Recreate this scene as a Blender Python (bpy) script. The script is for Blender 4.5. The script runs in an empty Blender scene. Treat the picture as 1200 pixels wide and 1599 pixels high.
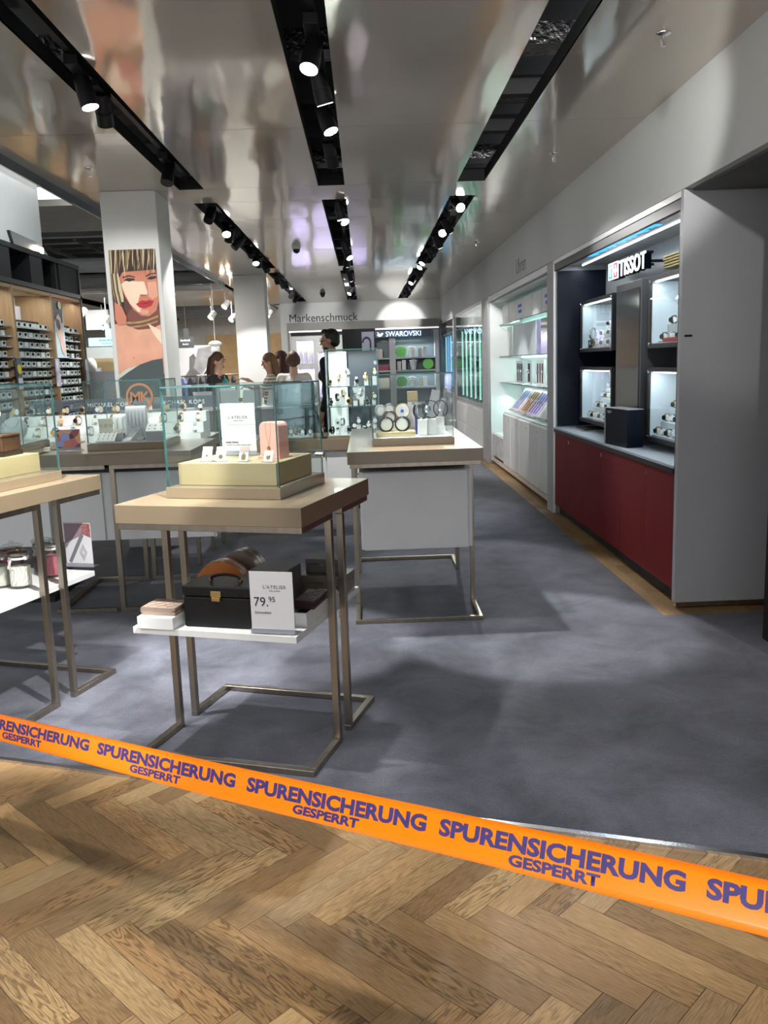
import bpy, bmesh, math, random
from mathutils import Vector, Matrix
random.seed(7)
S = bpy.context.scene
COL = S.collection
PI = math.pi
R = math.radians

# ------------------------------------------------------------------ camera
cam_data = bpy.data.cameras.new('camera')
cam = bpy.data.objects.new('camera', cam_data)
COL.objects.link(cam)
cam_data.sensor_fit = 'HORIZONTAL'
cam_data.sensor_width = 36.0
cam_data.lens = 36.0 * 1340 / 1200
cam_data.clip_start = 0.05
CX = Vector((0.99918039, -0.02279497, -0.03345049))
CY = Vector((0.03683097, 0.16912400, 0.98490637))
CZ = Vector((-0.01679363, -0.98533114, 0.16982495))
cam.matrix_world = Matrix(((CX.x, CY.x, CZ.x, 0.0), (CX.y, CY.y, CZ.y, 0.0), (CX.z, CY.z, CZ.z, 1.5), (0, 0, 0, 1)))
S.camera = cam

# ------------------------------------------------------------------ world, exposure
W = bpy.data.worlds.new('shop_ambient')
S.world = W
W.use_nodes = True
W.node_tree.nodes['Background'].inputs[0].default_value = (0.88, 0.91, 0.95, 1)
W.node_tree.nodes['Background'].inputs[1].default_value = 0.66
S.view_settings.view_transform = 'Standard'
S.view_settings.look = 'None'
S.view_settings.gamma = 1.0
S.view_settings.exposure = 1.25
S.cycles.transparent_max_bounces = 40
S.view_settings.use_curve_mapping = False
SPOT_W = 112.0       # strength of one ceiling track spot


# ------------------------------------------------------------------ materials
def lin(c):
    c = c / 255.0
    return c / 12.92 if c <= 0.04045 else ((c + 0.055) / 1.055) ** 2.4


def rgb(r, g, b):
    return (lin(r), lin(g), lin(b), 1.0)


MATS = {}


def mat(name, col, rough=0.5, metal=0.0, emit=0.0, var=0.06, scale=6.0, bump=0.0, bscale=60.0, alpha=1.0, coat=0.0, stretch=(1, 1, 1), ecol=None, spec=0.5):
    m = bpy.data.materials.new(name)
    m.use_nodes = True
    nt = m.node_tree
    N, L = nt.nodes, nt.links
    b = N['Principled BSDF']
    b.inputs['Roughness'].default_value = rough
    b.inputs['Metallic'].default_value = metal
    b.inputs['Coat Weight'].default_value = coat
    b.inputs['Specular IOR Level'].default_value = spec
    tc = N.new('ShaderNodeTexCoord')
    mp = N.new('ShaderNodeMapping')
    mp.inputs['Scale'].default_value = stretch
    L.new(tc.outputs['Object'], mp.inputs['Vector'])
    nz = N.new('ShaderNodeTexNoise')
    nz.inputs['Scale'].default_value = scale
    nz.inputs['Detail'].default_value = 4
    L.new(mp.outputs[0], nz.inputs['Vector'])
    rp = N.new('ShaderNodeValToRGB')
    k0, k1 = 1 - var, 1 + var
    rp.color_ramp.elements[0].position = 0.3
    rp.color_ramp.elements[1].position = 0.7
    rp.color_ramp.elements[0].color = (col[0] * k0, col[1] * k0, col[2] * k0, 1)
    rp.color_ramp.elements[1].color = (min(1, col[0] * k1), min(1, col[1] * k1), min(1, col[2] * k1), 1)
    L.new(nz.outputs[0], rp.inputs[0])
    L.new(rp.outputs[0], b.inputs['Base Color'])
    if emit:
        b.inputs['Emission Color'].default_value = ecol or col
        b.inputs['Emission Strength'].default_value = emit
    if alpha < 1:
        b.inputs['Alpha'].default_value = alpha
    if bump:
        n2 = N.new('ShaderNodeTexNoise')
        n2.inputs['Scale'].default_value = bscale
        n2.inputs['Detail'].default_value = 3
        L.new(mp.outputs[0], n2.inputs['Vector'])
        bp = N.new('ShaderNodeBump')
        bp.inputs['Strength'].default_value = bump
        bp.inputs['Distance'].default_value = 0.01
        L.new(n2.outputs[0], bp.inputs['Height'])
        L.new(bp.outputs[0], b.inputs['Normal'])
    MATS[name] = m
    return m


def glass_mat(name, tint, gloss_k=1.0, rough=0.0, base=0.03):
    m = bpy.data.materials.new(name)
    m.use_nodes = True
    nt = m.node_tree
    N, L = nt.nodes, nt.links
    N.remove(N['Principled BSDF'])
    out = N['Material Output']
    tr = N.new('ShaderNodeBsdfTransparent')
    tr.inputs[0].default_value = tint
    gl = N.new('ShaderNodeBsdfGlossy')
    gl.inputs['Roughness'].default_value = rough
    lw = N.new('ShaderNodeLayerWeight')
    lw.inputs[0].default_value = 0.5
    pw = N.new('ShaderNodeMath')
    pw.operation = 'POWER'
    pw.inputs[1].default_value = 5.0
    L.new(lw.outputs['Facing'], pw.inputs[0])
    mu = N.new('ShaderNodeMath')
    mu.operation = 'MULTIPLY_ADD'
    mu.inputs[1].default_value = gloss_k * 0.8
    mu.inputs[2].default_value = base
    mu.use_clamp = True
    L.new(pw.outputs[0], mu.inputs[0])
    mx = N.new('ShaderNodeMixShader')
    L.new(mu.outputs[0], mx.inputs[0])
    L.new(tr.outputs[0], mx.inputs[1])
    L.new(gl.outputs[0], mx.inputs[2])
    L.new(mx.outputs[0], out.inputs[0])
    MATS[name] = m
    return m


tan = mat('tan_lacquer', rgb(132, 117, 94), 0.28, var=0.03, coat=0.3)
tan_d = mat('tan_riser', rgb(172, 153, 116), 0.4, var=0.03)
steel = mat('brushed_bronze_steel', rgb(160, 150, 136), 0.3, 1.0, var=0.12, scale=30, stretch=(1, 1, 0.1))
white = mat('white_lacquer', rgb(226, 227, 226), 0.35, var=0.02)
matt_white = mat('white_paint', rgb(222, 222, 218), 0.75, var=0.02)
wall_w = mat('wall_paint', rgb(200, 202, 200), 0.8, var=0.03, scale=1.2)
grey_p = mat('grey_panel', rgb(168, 168, 170), 0.55, var=0.03, scale=2)
blackm = mat('black_metal', rgb(24, 24, 27), 0.45, 0.2)
blackp = mat('black_leather', rgb(13, 12, 13), 0.45, var=0.1, bump=0.2, bscale=180, spec=0.3)
black_d = mat('black_matt', rgb(14, 14, 15), 0.7)
navy = mat('navy_lacquer', rgb(9, 17, 33), 0.45, var=0.1, spec=0.2)
red_w = mat('red_wood_veneer', rgb(112, 3, 12), 0.55, var=0.16, scale=26, stretch=(1, 3, 0.06), spec=0.2)
gold = mat('gold_metal', rgb(214, 186, 130), 0.25, 1.0)
silver = mat('silver_metal', rgb(205, 205, 208), 0.22, 1.0)
chrome = mat('chrome', rgb(222, 222, 224), 0.1, 1.0)
pink = mat('pink_leather', rgb(226, 170, 158), 0.5, var=0.05)
paper = mat('white_paper', rgb(216, 216, 220), 0.65, var=0.01)
acryl = glass_mat('clear_acrylic', (0.95, 0.96, 0.97, 1), 1.2)
glass = glass_mat('pane_glass', (0.955, 0.985, 0.978, 1), 0.9, base=0.012)
glass_b = glass_mat('blue_tinted_glass', (0.62, 0.82, 0.90, 1), 1.2, base=0.12)
edge = mat('glass_edge', rgb(66, 108, 108), 0.15, var=0.2, scale=40)
ink = mat('dark_ink', rgb(38, 42, 52), 0.7)
ink_g = mat('grey_ink', rgb(120, 122, 128), 0.7)
led = mat('white_led', rgb(235, 245, 255), 0.5, emit=4.0)
led_c = mat('cyan_white_led', rgb(200, 255, 244), 0.5, emit=1.6, ecol=(0.62, 1.0, 0.93, 1))
led_g = mat('green_white_tube', rgb(190, 255, 235), 0.5, emit=0.62, ecol=(0.5, 1.0, 0.86, 1))
led_b = mat('blue_tube', rgb(80, 170, 255), 0.5, emit=1.0, ecol=(0.05, 0.38, 1.0, 1))
led_cy = mat('pale_cyan_tube', rgb(190, 240, 255), 0.5, emit=0.8, ecol=(0.36, 0.84, 1.0, 1))
lens = mat('lit_lens', rgb(255, 255, 255), 0.4, emit=14.0)
lens_w = mat('warm_lit_lens', rgb(255, 246, 215), 0.4, emit=8.0, ecol=(1.0, 0.9, 0.68, 1))
lens_off = mat('lens_rim', rgb(30, 32, 42), 0.35, 0.3)
oak = mat('light_oak', rgb(158, 130, 94), 0.5, var=0.14, scale=14, stretch=(4, 4, 0.4))
dark_band = mat('taupe_header', rgb(112, 110, 106), 0.5, var=0.03)
orange = mat('orange_tape', rgb(255, 122, 8), 0.35, var=0.02, spec=0.3)
purple = mat('purple_ink', rgb(52, 38, 98), 0.6, var=0.12, scale=60)
bluew = mat('blue_print', rgb(70, 110, 235), 0.6)
copper = mat('copper', rgb(205, 132, 92), 0.28, 1.0)
greenp = mat('green_print', rgb(112, 190, 96), 0.6)


# ------------------------------------------------------------------ mesh builder
class MB:
    def __init__(self):
        self.bm = bmesh.new()

    def _add(self, vs, fs, m=0, M=None):
        if M is not None:
            vs = [M @ Vector(v) for v in vs]
        bv = [self.bm.verts.new(v) for v in vs]
        out = []
        for f in fs:
            try:
                F = self.bm.faces.new([bv[i] for i in f])
            except ValueError:
                continue
            F.material_index = m
            out.append(F)
        return out

    def box(self, x0, x1, y0, y1, z0, z1, m=0, M=None):
        vs = [(x0, y0, z0), (x1, y0, z0), (x1, y1, z0), (x0, y1, z0), (x0, y0, z1), (x1, y0, z1), (x1, y1, z1), (x0, y1, z1)]
        return self._add(vs, [(0, 3, 2, 1), (4, 5, 6, 7), (0, 1, 5, 4), (1, 2, 6, 5), (2, 3, 7, 6), (3, 0, 4, 7)], m, M)

    def pane(self, x0, x1, y0, y1, z0, z1, M=None):
        fs = self.box(x0, x1, y0, y1, z0, z1, 0, M)
        d = sorted([(x1 - x0, 0), (y1 - y0, 1), (z1 - z0, 2)])[0][1]
        big = {2: (0, 1), 1: (2, 4), 0: (3, 5)}[d]
        for i, f in enumerate(fs):
            f.material_index = 0 if i in big else 1
        return self

    def cyl(self, p0, p1, r0, r1=None, n=16, m=0, M=None):
        r1 = r0 if r1 is None else r1
        p0, p1 = Vector(p0), Vector(p1)
        d = (p1 - p0)
        q = d.to_track_quat('Z', 'Y').to_matrix()
        vs = []
        for p, r in ((p0, r0), (p1, r1)):
            for i in range(n):
                a = 2 * PI * i / n
                vs.append(p + q @ Vector((r * math.cos(a), r * math.sin(a), 0)))
        fs = [(i, (i + 1) % n, n + (i + 1) % n, n + i) for i in range(n)]
        fs.append(tuple(range(n - 1, -1, -1)))
        fs.append(tuple(range(n, 2 * n)))
        return self._add(vs, fs, m, M)

    def lathe(self, prof, c=(0, 0, 0), m=0, n=24, M=None):
        vs, fs = [], []
        for r, z in prof:
            for i in range(n):
                a = 2 * PI * i / n
                vs.append((c[0] + r * math.cos(a), c[1] + r * math.sin(a), c[2] + z))
        for j in range(len(prof) - 1):
            for i in range(n):
                fs.append((j * n + i, j * n + (i + 1) % n, (j + 1) * n + (i + 1) % n, (j + 1) * n + i))
        fs.append(tuple(range(n - 1, -1, -1)))
        k = (len(prof) - 1) * n
        fs.append(tuple(range(k, k + n)))
        return self._add(vs, fs, m, M)

    def ell(self, c, rad, m=0, u=16, v=10, M=None):
        vs = [(c[0], c[1], c[2] - rad[2])]
        for j in range(1, v):
            t = -PI / 2 + PI * j / v
            for i in range(u):
                a = 2 * PI * i / u
                vs.append((c[0] + rad[0] * math.cos(t) * math.cos(a), c[1] + rad[1] * math.cos(t) * math.sin(a), c[2] + rad[2] * math.sin(t)))
        vs.append((c[0], c[1], c[2] + rad[2]))
        fs = [(0, 1 + (i + 1) % u, 1 + i) for i in range(u)]
        for j in range(v - 2):
            for i in range(u):
                a = 1 + j * u
                fs.append((a + i, a + (i + 1) % u, a + u + (i + 1) % u, a + u + i))
        t = len(vs) - 1
        a = 1 + (v - 2) * u
        fs += [(a + i, a + (i + 1) % u, t) for i in range(u)]
        return self._add(vs, fs, m, M)

    def band(self, c, R0, w, t, m=0, n=28, axis='X', sy=1.0, a0=0.0, a1=2 * PI):
        """flat hoop: radius R0, width w along its axis, thickness t"""
        c = Vector(c)
        closed = abs(a1 - a0 - 2 * PI) < 1e-4
        cnt = n if closed else n + 1
        vs = []
        for i in range(cnt):
            a = a0 + (a1 - a0) * i / n
            for rr, ww in ((R0, -w / 2), (R0, w / 2), (R0 + t, w / 2), (R0 + t, -w / 2)):
                p, q = rr * math.cos(a), rr * math.sin(a) * sy
                v = {'X': (ww, p, q), 'Y': (p, ww, q), 'Z': (p, q, ww)}[axis]
                vs.append(c + Vector(v))
        fs = []
        for i in range(n):
            j = (i + 1) % cnt
            for k in range(4):
                fs.append((i * 4 + k, i * 4 + (k + 1) % 4, j * 4 + (k + 1) % 4, j * 4 + k))
        if not closed:
            fs += [(0, 1, 2, 3), (n * 4 + 3, n * 4 + 2, n * 4 + 1, n * 4)]
        return self._add(vs, fs, m)

    def prism(self, pts, o, ux, uy, dep, m=0):
        o, ux, uy, dep = Vector(o), Vector(ux), Vector(uy), Vector(dep)
        n = len(pts)
        vs = [o + ux * a + uy * b for a, b in pts] + [o + ux * a + uy * b + dep for a, b in pts]
        fs = [tuple(range(n - 1, -1, -1)), tuple(range(n, 2 * n))] + [(i, (i + 1) % n, n + (i + 1) % n, n + i) for i in range(n)]
        return self._add(vs, fs, m)

    def poly(self, pts, m=0):
        return self._add(pts, [tuple(range(len(pts)))], m)

    def tube(self, pts, r, m=0, n=8):
        for a, b in zip(pts[:-1], pts[1:]):
            self.cyl(a, b, r, r, n, m)
        return self

    def build(self, name, mats, parent=None, bev=0.0, smooth=False, loc=None):
        me = bpy.data.meshes.new(name)
        bmesh.ops.recalc_face_normals(self.bm, faces=self.bm.faces)
        self.bm.to_mesh(me)
        self.bm.free()
        for m in (mats if isinstance(mats, (list, tuple)) else [mats]):
            me.materials.append(m)
        if smooth:
            for p in me.polygons:
                p.use_smooth = True
            me.set_sharp_from_angle(angle=R(38))
        o = bpy.data.objects.new(name, me)
        COL.objects.link(o)
        if parent is not None:
            o.parent = parent
        if loc:
            o.location = loc
        if bev:
            bm = o.modifiers.new('bevel', 'BEVEL')
            bm.width = bev
            bm.segments = 2
            bm.limit_method = 'ANGLE'
        return o


def tag(o, label=None, cat=None, group=None, kind=None):
    if label:
        o['label'] = label
    if cat:
        o['category'] = cat
    if group:
        o['group'] = group
    if kind:
        o['kind'] = kind
    return o


def thing(name, label, cat, loc=(0, 0, 0), rz=0.0, group=None, rot=None):
    o = bpy.data.objects.new(name, None)
    o.empty_display_size = 0.1
    COL.objects.link(o)
    o.location = loc
    o.rotation_euler = rot or (0, 0, rz)
    return tag(o, label, cat, group)


def struct(mb, name, mats, label=None, bev=0.0, parent=None):
    o = mb.build(name, mats, parent, bev)
    if parent is None:
        o['kind'] = 'structure'
    if label:
        o['label'] = label
    return o


KIDS = {}


def copy_tree(o, loc=None, rz=None, label=None, group=None):
    def rec(src, par):
        c = src.copy()
        COL.objects.link(c)
        c.parent = par
        for ch in list(src.children):
            rec(ch, c)
        return c
    c = rec(o, o.parent)
    if loc is not None:
        c.location = loc
    if rz is not None:
        c.rotation_euler = (0, 0, rz)
    if label:
        c['label'] = label
    if group:
        c['group'] = group
    return c


ORD = ['first', 'second', 'third', 'fourth', 'fifth', 'sixth', 'seventh', 'eighth', 'ninth', 'tenth', 'eleventh', 'twelfth', 'thirteenth', 'fourteenth', 'fifteenth', 'sixteenth', 'seventeenth', 'eighteenth', 'nineteenth', 'twentieth']


def nth(i, n, a='left', b='right'):
    """which one of n in a row, counted from a"""
    if n == 1:
        return 'only'
    if i == 0:
        return a + 'most'
    if i == n - 1:
        return b + 'most'
    return ORD[i] + ' from ' + a


def txt(s, size, m, parent, loc, rot, ext=0.0008, bold=0.0, align='LEFT', name='lettering', sx=1.0, sp=1.0):
    cu = bpy.data.curves.new('t', 'FONT')
    cu.body = s
    cu.size = size
    cu.extrude = ext
    cu.offset = bold
    cu.align_x = align
    cu.space_character = sp
    cu.resolution_u = 4
    t = bpy.data.objects.new('t', cu)
    COL.objects.link(t)
    bpy.context.view_layer.update()
    me = bpy.data.meshes.new_from_object(t.evaluated_get(bpy.context.evaluated_depsgraph_get()))
    bpy.data.objects.remove(t)
    bpy.data.curves.remove(cu)
    me.materials.clear()
    me.materials.append(m)
    for v in me.vertices:
        v.co.x *= sx
    o = bpy.data.objects.new(name, me)
    COL.objects.link(o)
    if parent is not None:
        o.parent = parent
    o.location = loc
    o.rotation_euler = rot
    return o


FACE_CAM = (PI / 2, 0, 0)          # lettering that faces -Y
FACE_LEFT = (PI / 2, 0, -PI / 2)   # lettering that faces -X


def area(name, parent, loc, rot, sx, sy, watts, col=(1, 1, 1)):
    d = bpy.data.lights.new(name, 'AREA')
    d.shape = 'RECTANGLE'
    d.size, d.size_y, d.energy, d.color = sx, sy, watts, col
    o = bpy.data.objects.new(name, d)
    COL.objects.link(o)
    o.parent = parent
    o.location = loc
    o.rotation_euler = rot
    return o
# ================================================================== STRUCTURE
# --- oak herringbone floor: one mesh, planks as faces with their own tone and grain direction
def floor_material():
    m = bpy.data.materials.new('oak_herringbone')
    m.use_nodes = True
    N, L = m.node_tree.nodes, m.node_tree.links
    b = N['Principled BSDF']
    b.inputs['Roughness'].default_value = 0.42
    b.inputs['Specular IOR Level'].default_value = 0.35
    uv = N.new('ShaderNodeUVMap')
    uv.uv_map = 'grain'
    at = N.new('ShaderNodeAttribute')
    at.attribute_name = 'plank_tone'
    mp = N.new('ShaderNodeMapping')
    mp.inputs['Scale'].default_value = (1.0, 7.0, 1)
    L.new(uv.outputs[0], mp.inputs[0])
    n1 = N.new('ShaderNodeTexNoise')
    n1.inputs['Scale'].default_value = 2.2
    n1.inputs['Detail'].default_value = 3
    n1.inputs['Distortion'].default_value = 0.6
    L.new(mp.outputs[0], n1.inputs['Vector'])
    # cathedral grain: bands of a noise field
    mul = N.new('ShaderNodeMath')
    mul.operation = 'MULTIPLY'
    mul.inputs[1].default_value = 16.0
    L.new(n1.outputs[0], mul.inputs[0])
    sn = N.new('ShaderNodeMath')
    sn.operation = 'SINE'
    mul2 = N.new('ShaderNodeMath')
    mul2.operation = 'MULTIPLY'
    mul2.inputs[1].default_value = 3.2
    L.new(mul.outputs[0], mul2.inputs[0])
    L.new(mul2.outputs[0], sn.inputs[0])
    mp2 = N.new('ShaderNodeMapping')
    mp2.inputs['Scale'].default_value = (3.0, 90.0, 1)
    L.new(uv.outputs[0], mp2.inputs[0])
    n2 = N.new('ShaderNodeTexNoise')
    n2.inputs['Scale'].default_value = 3.0
    n2.inputs['Detail'].default_value = 5
    L.new(mp2.outputs[0], n2.inputs['Vector'])
    r1 = N.new('ShaderNodeValToRGB')
    r1.color_ramp.elements[0].position = 0.0
    r1.color_ramp.elements[0].color = (0.42, 0.39, 0.35, 1)
    r1.color_ramp.elements[1].position = 0.55
    r1.color_ramp.elements[1].color = (1.08, 1.06, 1.02, 1)
    mr = N.new('ShaderNodeMapRange')
    mr.inputs['From Min'].default_value = -1
    mr.inputs['From Max'].default_value = 1
    L.new(sn.outputs[0], mr.inputs['Value'])
    L.new(mr.outputs[0], r1.inputs[0])
    r2 = N.new('ShaderNodeValToRGB')
    r2.color_ramp.elements[0].position = 0.32
    r2.color_ramp.elements[0].color = (0.60, 0.57, 0.52, 1)
    r2.color_ramp.elements[1].position = 0.62
    r2.color_ramp.elements[1].color = (1.12, 1.1, 1.05, 1)
    L.new(n2.outputs[0], r2.inputs[0])
    m1 = N.new('ShaderNodeMix')
    m1.data_type = 'RGBA'
    m1.blend_type = 'MULTIPLY'
    m1.inputs[0].default_value = 1.0
    L.new(at.outputs['Color'], m1.inputs['A'])
    L.new(r2.outputs[0], m1.inputs['B'])
    m2 = N.new('ShaderNodeMix')
    m2.data_type = 'RGBA'
    m2.blend_type = 'MULTIPLY'
    L.new(at.outputs['Alpha'], m2.inputs[0])
    L.new(m1.outputs['Result'], m2.inputs['A'])
    L.new(r1.outputs[0], m2.inputs['B'])
    L.new(m2.outputs['Result'], b.inputs['Base Color'])
    bp = N.new('ShaderNodeBump')
    bp.inputs['Strength'].default_value = 0.12
    bp.inputs['Distance'].default_value = 0.004
    L.new(n2.outputs[0], bp.inputs['Height'])
    L.new(bp.outputs[0], b.inputs['Normal'])
    return m


def build_floor():
    w, Lp, gap = 0.088, 0.5, 0.0007
    bm = bmesh.new()
    uvl = bm.loops.layers.uv.new('grain')
    cl = bm.loops.layers.float_color.new('plank_tone')
    rnd = random.Random(3)
    tones = [(166, 135, 95), (158, 127, 88), (148, 118, 82), (173, 144, 104), (154, 126, 90), (163, 133, 94), (142, 114, 80), (168, 141, 103)]
    s2 = math.sqrt(0.5)

    def plank(x0, x1, y0, y1, horiz):
        pts = [(x0 + gap, y0 + gap), (x1 - gap, y0 + gap), (x1 - gap, y1 - gap), (x0 + gap, y1 - gap)]
        cx = (x0 + x1) / 2
        cy = (y0 + y1) / 2
        X = (cx + cy) * s2 - 1.019
        Y = (cy - cx) * s2 + 2.11
        if not (-3.3 < X < 3.0 and -0.6 < Y < 3.9):
            return
        t = tones[rnd.randrange(len(tones))]
        k = rnd.uniform(0.88, 1.08)
        c = rgb(t[0] * k, t[1] * k, t[2] * k)
        strong = rnd.choice((0.1, 0.25, 0.4, 0.8))
        ou, ov = rnd.uniform(0, 50), rnd.uniform(0, 50)
        vs = [bm.verts.new(((a + b) * s2 - 1.019, (b - a) * s2 + 2.11, 0.0)) for a, b in pts]
        f = bm.faces.new(vs)
        for lp, (a, b) in zip(f.loops, pts):
            u, v = (a - x0, b - y0) if horiz else (b - y0, a - x0)
            lp[uvl].uv = (u * 2 + ou, v * 2 + ov)
            lp[cl] = (c[0], c[1], c[2], strong)

    for col in range(-10, 11):
        for k in range(-70, 71):
            ox, oy = k * w + col * Lp, k * w - col * Lp
            plank(ox, ox + Lp, oy, oy + w, True)
            plank(ox + Lp, ox + Lp + w, oy + w - Lp, oy + w, False)
    # block parquet margin under and in front of the wall cabinets
    for i in range(0, 70):
        x0 = 1.55
        for j in range(4):
            t = tones[rnd.randrange(len(tones))]
            c = rgb(*t)
            y0 = 4.3 + i * 0.25
            px = x0 + j * 0.22
            ou, ov = rnd.uniform(0, 50), rnd.uniform(0, 50)
            pts = [(px, y0), (px + 0.219, y0), (px + 0.219, y0 + 0.249), (px, y0 + 0.249)]
            f = bm.faces.new([bm.verts.new((a, b, 0.0)) for a, b in pts])
            for lp, (a, b) in zip(f.loops, pts):
                lp[uvl].uv = ((a - px) * 2 + ou, (b - y0) * 2 + ov) if (i + j) % 2 else ((b - y0) * 2 + ov, (a - px) * 2 + ou)
                lp[cl] = (c[0], c[1], c[2], 0.2)
    me = bpy.data.meshes.new('floor')
    bm.to_mesh(me)
    bm.free()
    me.materials.append(floor_material())
    o = bpy.data.objects.new('floor', me)
    COL.objects.link(o)
    o['kind'] = 'structure'
    o['label'] = 'oak herringbone parquet floor in front of the carpet'
    return o


build_floor()
m = MB()
m.box(-12, 6, -3, 27, -0.1, -0.004, 0)
struct(m, 'floor', [mat('subfloor', rgb(70, 64, 60), 0.8)], 'dark sub floor beneath parquet and carpet')


# --- carpet
def carpet_material():
    m = bpy.data.materials.new('blue_grey_carpet')
    m.use_nodes = True
    N, L = m.node_tree.nodes, m.node_tree.links
    b = N['Principled BSDF']
    b.inputs['Roughness'].default_value = 0.95
    b.inputs['Specular IOR Level'].default_value = 0.15
    b.inputs['Sheen Weight'].default_value = 0.25
    tc = N.new('ShaderNodeTexCoord')
    n1 = N.new('ShaderNodeTexNoise')
    n1.inputs['Scale'].default_value = 3.0
    n1.inputs['Detail'].default_value = 9
    n1.inputs['Roughness'].default_value = 0.68
    n1.inputs['Distortion'].default_value = 0.4
    L.new(tc.outputs['Object'], n1.inputs['Vector'])
    n2 = N.new('ShaderNodeTexNoise')
    n2.inputs['Scale'].default_value = 170.0
    n2.inputs['Detail'].default_value = 2
    L.new(tc.outputs['Object'], n2.inputs['Vector'])
    r1 = N.new('ShaderNodeValToRGB')
    e = r1.color_ramp.elements
    e[0].position, e[0].color = 0.34, rgb(50, 52, 62)
    e[1].position, e[1].color = 0.68, rgb(92, 93, 104)
    L.new(n1.outputs[0], r1.inputs[0])
    r2 = N.new('ShaderNodeValToRGB')
    r2.color_ramp.elements[0].position, r2.color_ramp.elements[0].color = 0.3, (0.62, 0.62, 0.63, 1)
    r2.color_ramp.elements[1].position, r2.color_ramp.elements[1].color = 0.7, (1.25, 1.25, 1.25, 1)
    L.new(n2.outputs[0], r2.inputs[0])
    mx = N.new('ShaderNodeMix')
    mx.data_type = 'RGBA'
    mx.blend_type = 'MULTIPLY'
    mx.inputs[0].default_value = 0.8
    L.new(r1.outputs[0], mx.inputs['A'])
    L.new(r2.outputs[0], mx.inputs['B'])
    L.new(mx.outputs['Result'], b.inputs['Base Color'])
    bp = N.new('ShaderNodeBump')
    bp.inputs['Strength'].default_value = 0.5
    bp.inputs['Distance'].default_value = 0.004
    L.new(n2.outputs[0], bp.inputs['Height'])
    L.new(bp.outputs[0], b.inputs['Normal'])
    return m


carp = carpet_material()
SL = -0.3384                      # slope of the carpet's front edge


def fe(x):
    return 3.233 + SL * (x + 1.507) - 0.012 * 0


m = MB()
m.prism([(-11, fe(-11)), (3.2, fe(3.2)), (3.2, 4.775), (1.687, 4.775), (1.70, 20.4), (-11, 20.4)], (0, 0, -0.002), (1, 0, 0), (0, 1, 0), (0, 0, 0.009))
struct(m, 'floor_carpet', [carp], 'blue grey mottled carpet of the jewellery department')
m = MB()
d = Vector((1, SL, 0)).normalized()
nrm = Vector((-d.y, d.x, 0))
p = Vector((-3.2, fe(-3.2), 0))
m.prism([(0, -0.012), (6.4, -0.012), (6.4, 0.010), (0, 0.010)], p, d, nrm, (0, 0, 0.010))
struct(m, 'trim_1', [silver], 'thin metal trim strip between parquet and carpet')

# --- ceiling: glossy bronze panels with three rows of slots
H = 2.95


def ceiling_material():
    m = bpy.data.materials.new('glossy_bronze_ceiling')
    m.use_nodes = True
    N, L = m.node_tree.nodes, m.node_tree.links
    out = N['Material Output']
    b = N['Principled BSDF']
    b.inputs['Base Color'].default_value = (0.68, 0.615, 0.54, 1)
    b.inputs['Metallic'].default_value = 1.0
    b.inputs['Roughness'].default_value = 0.09
    df = N.new('ShaderNodeBsdfDiffuse')
    df.inputs[0].default_value = (0.74, 0.67, 0.59, 1)
    mx = N.new('ShaderNodeMixShader')
    mx.inputs[0].default_value = 0.36
    L.new(b.outputs[0], mx.inputs[1])
    L.new(df.outputs[0], mx.inputs[2])
    L.new(mx.outputs[0], out.inputs[0])
    tc = N.new('ShaderNodeTexCoord')
    mp = N.new('ShaderNodeMapping')
    mp.inputs['Scale'].default_value = (3.2, 0.8, 1)
    L.new(tc.outputs['Object'], mp.inputs[0])
    nz = N.new('ShaderNodeTexNoise')
    nz.inputs['Scale'].default_value = 1.6
    nz.inputs['Detail'].default_value = 1.5
    L.new(mp.outputs[0], nz.inputs['Vector'])
    bp = N.new('ShaderNodeBump')
    bp.inputs['Strength'].default_value = 0.10
    bp.inputs['Distance'].default_value = 0.05
    L.new(nz.outputs[0], bp.inputs['Height'])
    L.new(bp.outputs[0], b.inputs['Normal'])
    return m


ceil_m = ceiling_material()
SLOTS = [(-1.452, -1.250), (-0.322, -0.106), (0.815, 1.042)]
ROWS = [(-0.5, 7.36), (7.96, 13.15), (13.75, 19.9)]
xs = sorted([-2.34, 1.81] + [v for s in SLOTS for v in s])
ys = sorted([-1.2, 20.45, 5.615, 8.90, 9.45, 1.6, 11.2, 13.45, 16.8] + [v for r_ in ROWS for v in r_])
m = MB()
g = 0.002
for xa, xb in zip(xs[:-1], xs[1:]):
    slot = any(abs(xa - a) < 1e-6 for a, _ in SLOTS)
    for ya, yb in zip(ys[:-1], ys[1:]):
        if slot and any(ya >= r0 - 1e-6 and yb <= r1 + 1e-6 for r0, r1 in ROWS):
            continue
        m.box(xa, xb, ya + g, yb - g, H, H + 0.012)
struct(m, 'ceiling', [ceil_m], 'glossy bronze mirror ceiling with lighting slots')
# void above the slots
m = MB()
for a, b_ in SLOTS:
    for r0, r1 in ROWS:
        for x in (a - 0.006, b_):
            m.box(x, x + 0.006, r0 - 0.006, r1 + 0.006, H + 0.001, H + 0.09, 0)
        for y in (r0 - 0.006, r1):
            m.box(a, b_, y, y + 0.006, H + 0.001, H + 0.09, 0)
m.box(-2.34, 1.85, -1.2, 20.45, 3.75, 3.8, 1)
for i in range(44):
    y = -0.3 + i * 0.47
    m.box(-2.3, 1.8, y, y + (0.10 if i % 3 else 0.2), 3.30 + 0.12 * (i % 2), 3.42 + 0.1 * (i % 2), 2 if i % 3 == 0 else 1)
m.box(-1.46, -1.40, -0.4, 19.9, 3.2, 3.25, 2)
m.box(-1.31, -1.29, -0.4, 19.9, 3.24, 3.27, 2)
m.box(0.86, 0.875, -0.4, 19.9, 3.06, 3.09, 2)
foil = mat('foil_ducting', rgb(120, 120, 122), 0.25, 1.0, bump=1.0, bscale=26)
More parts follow.
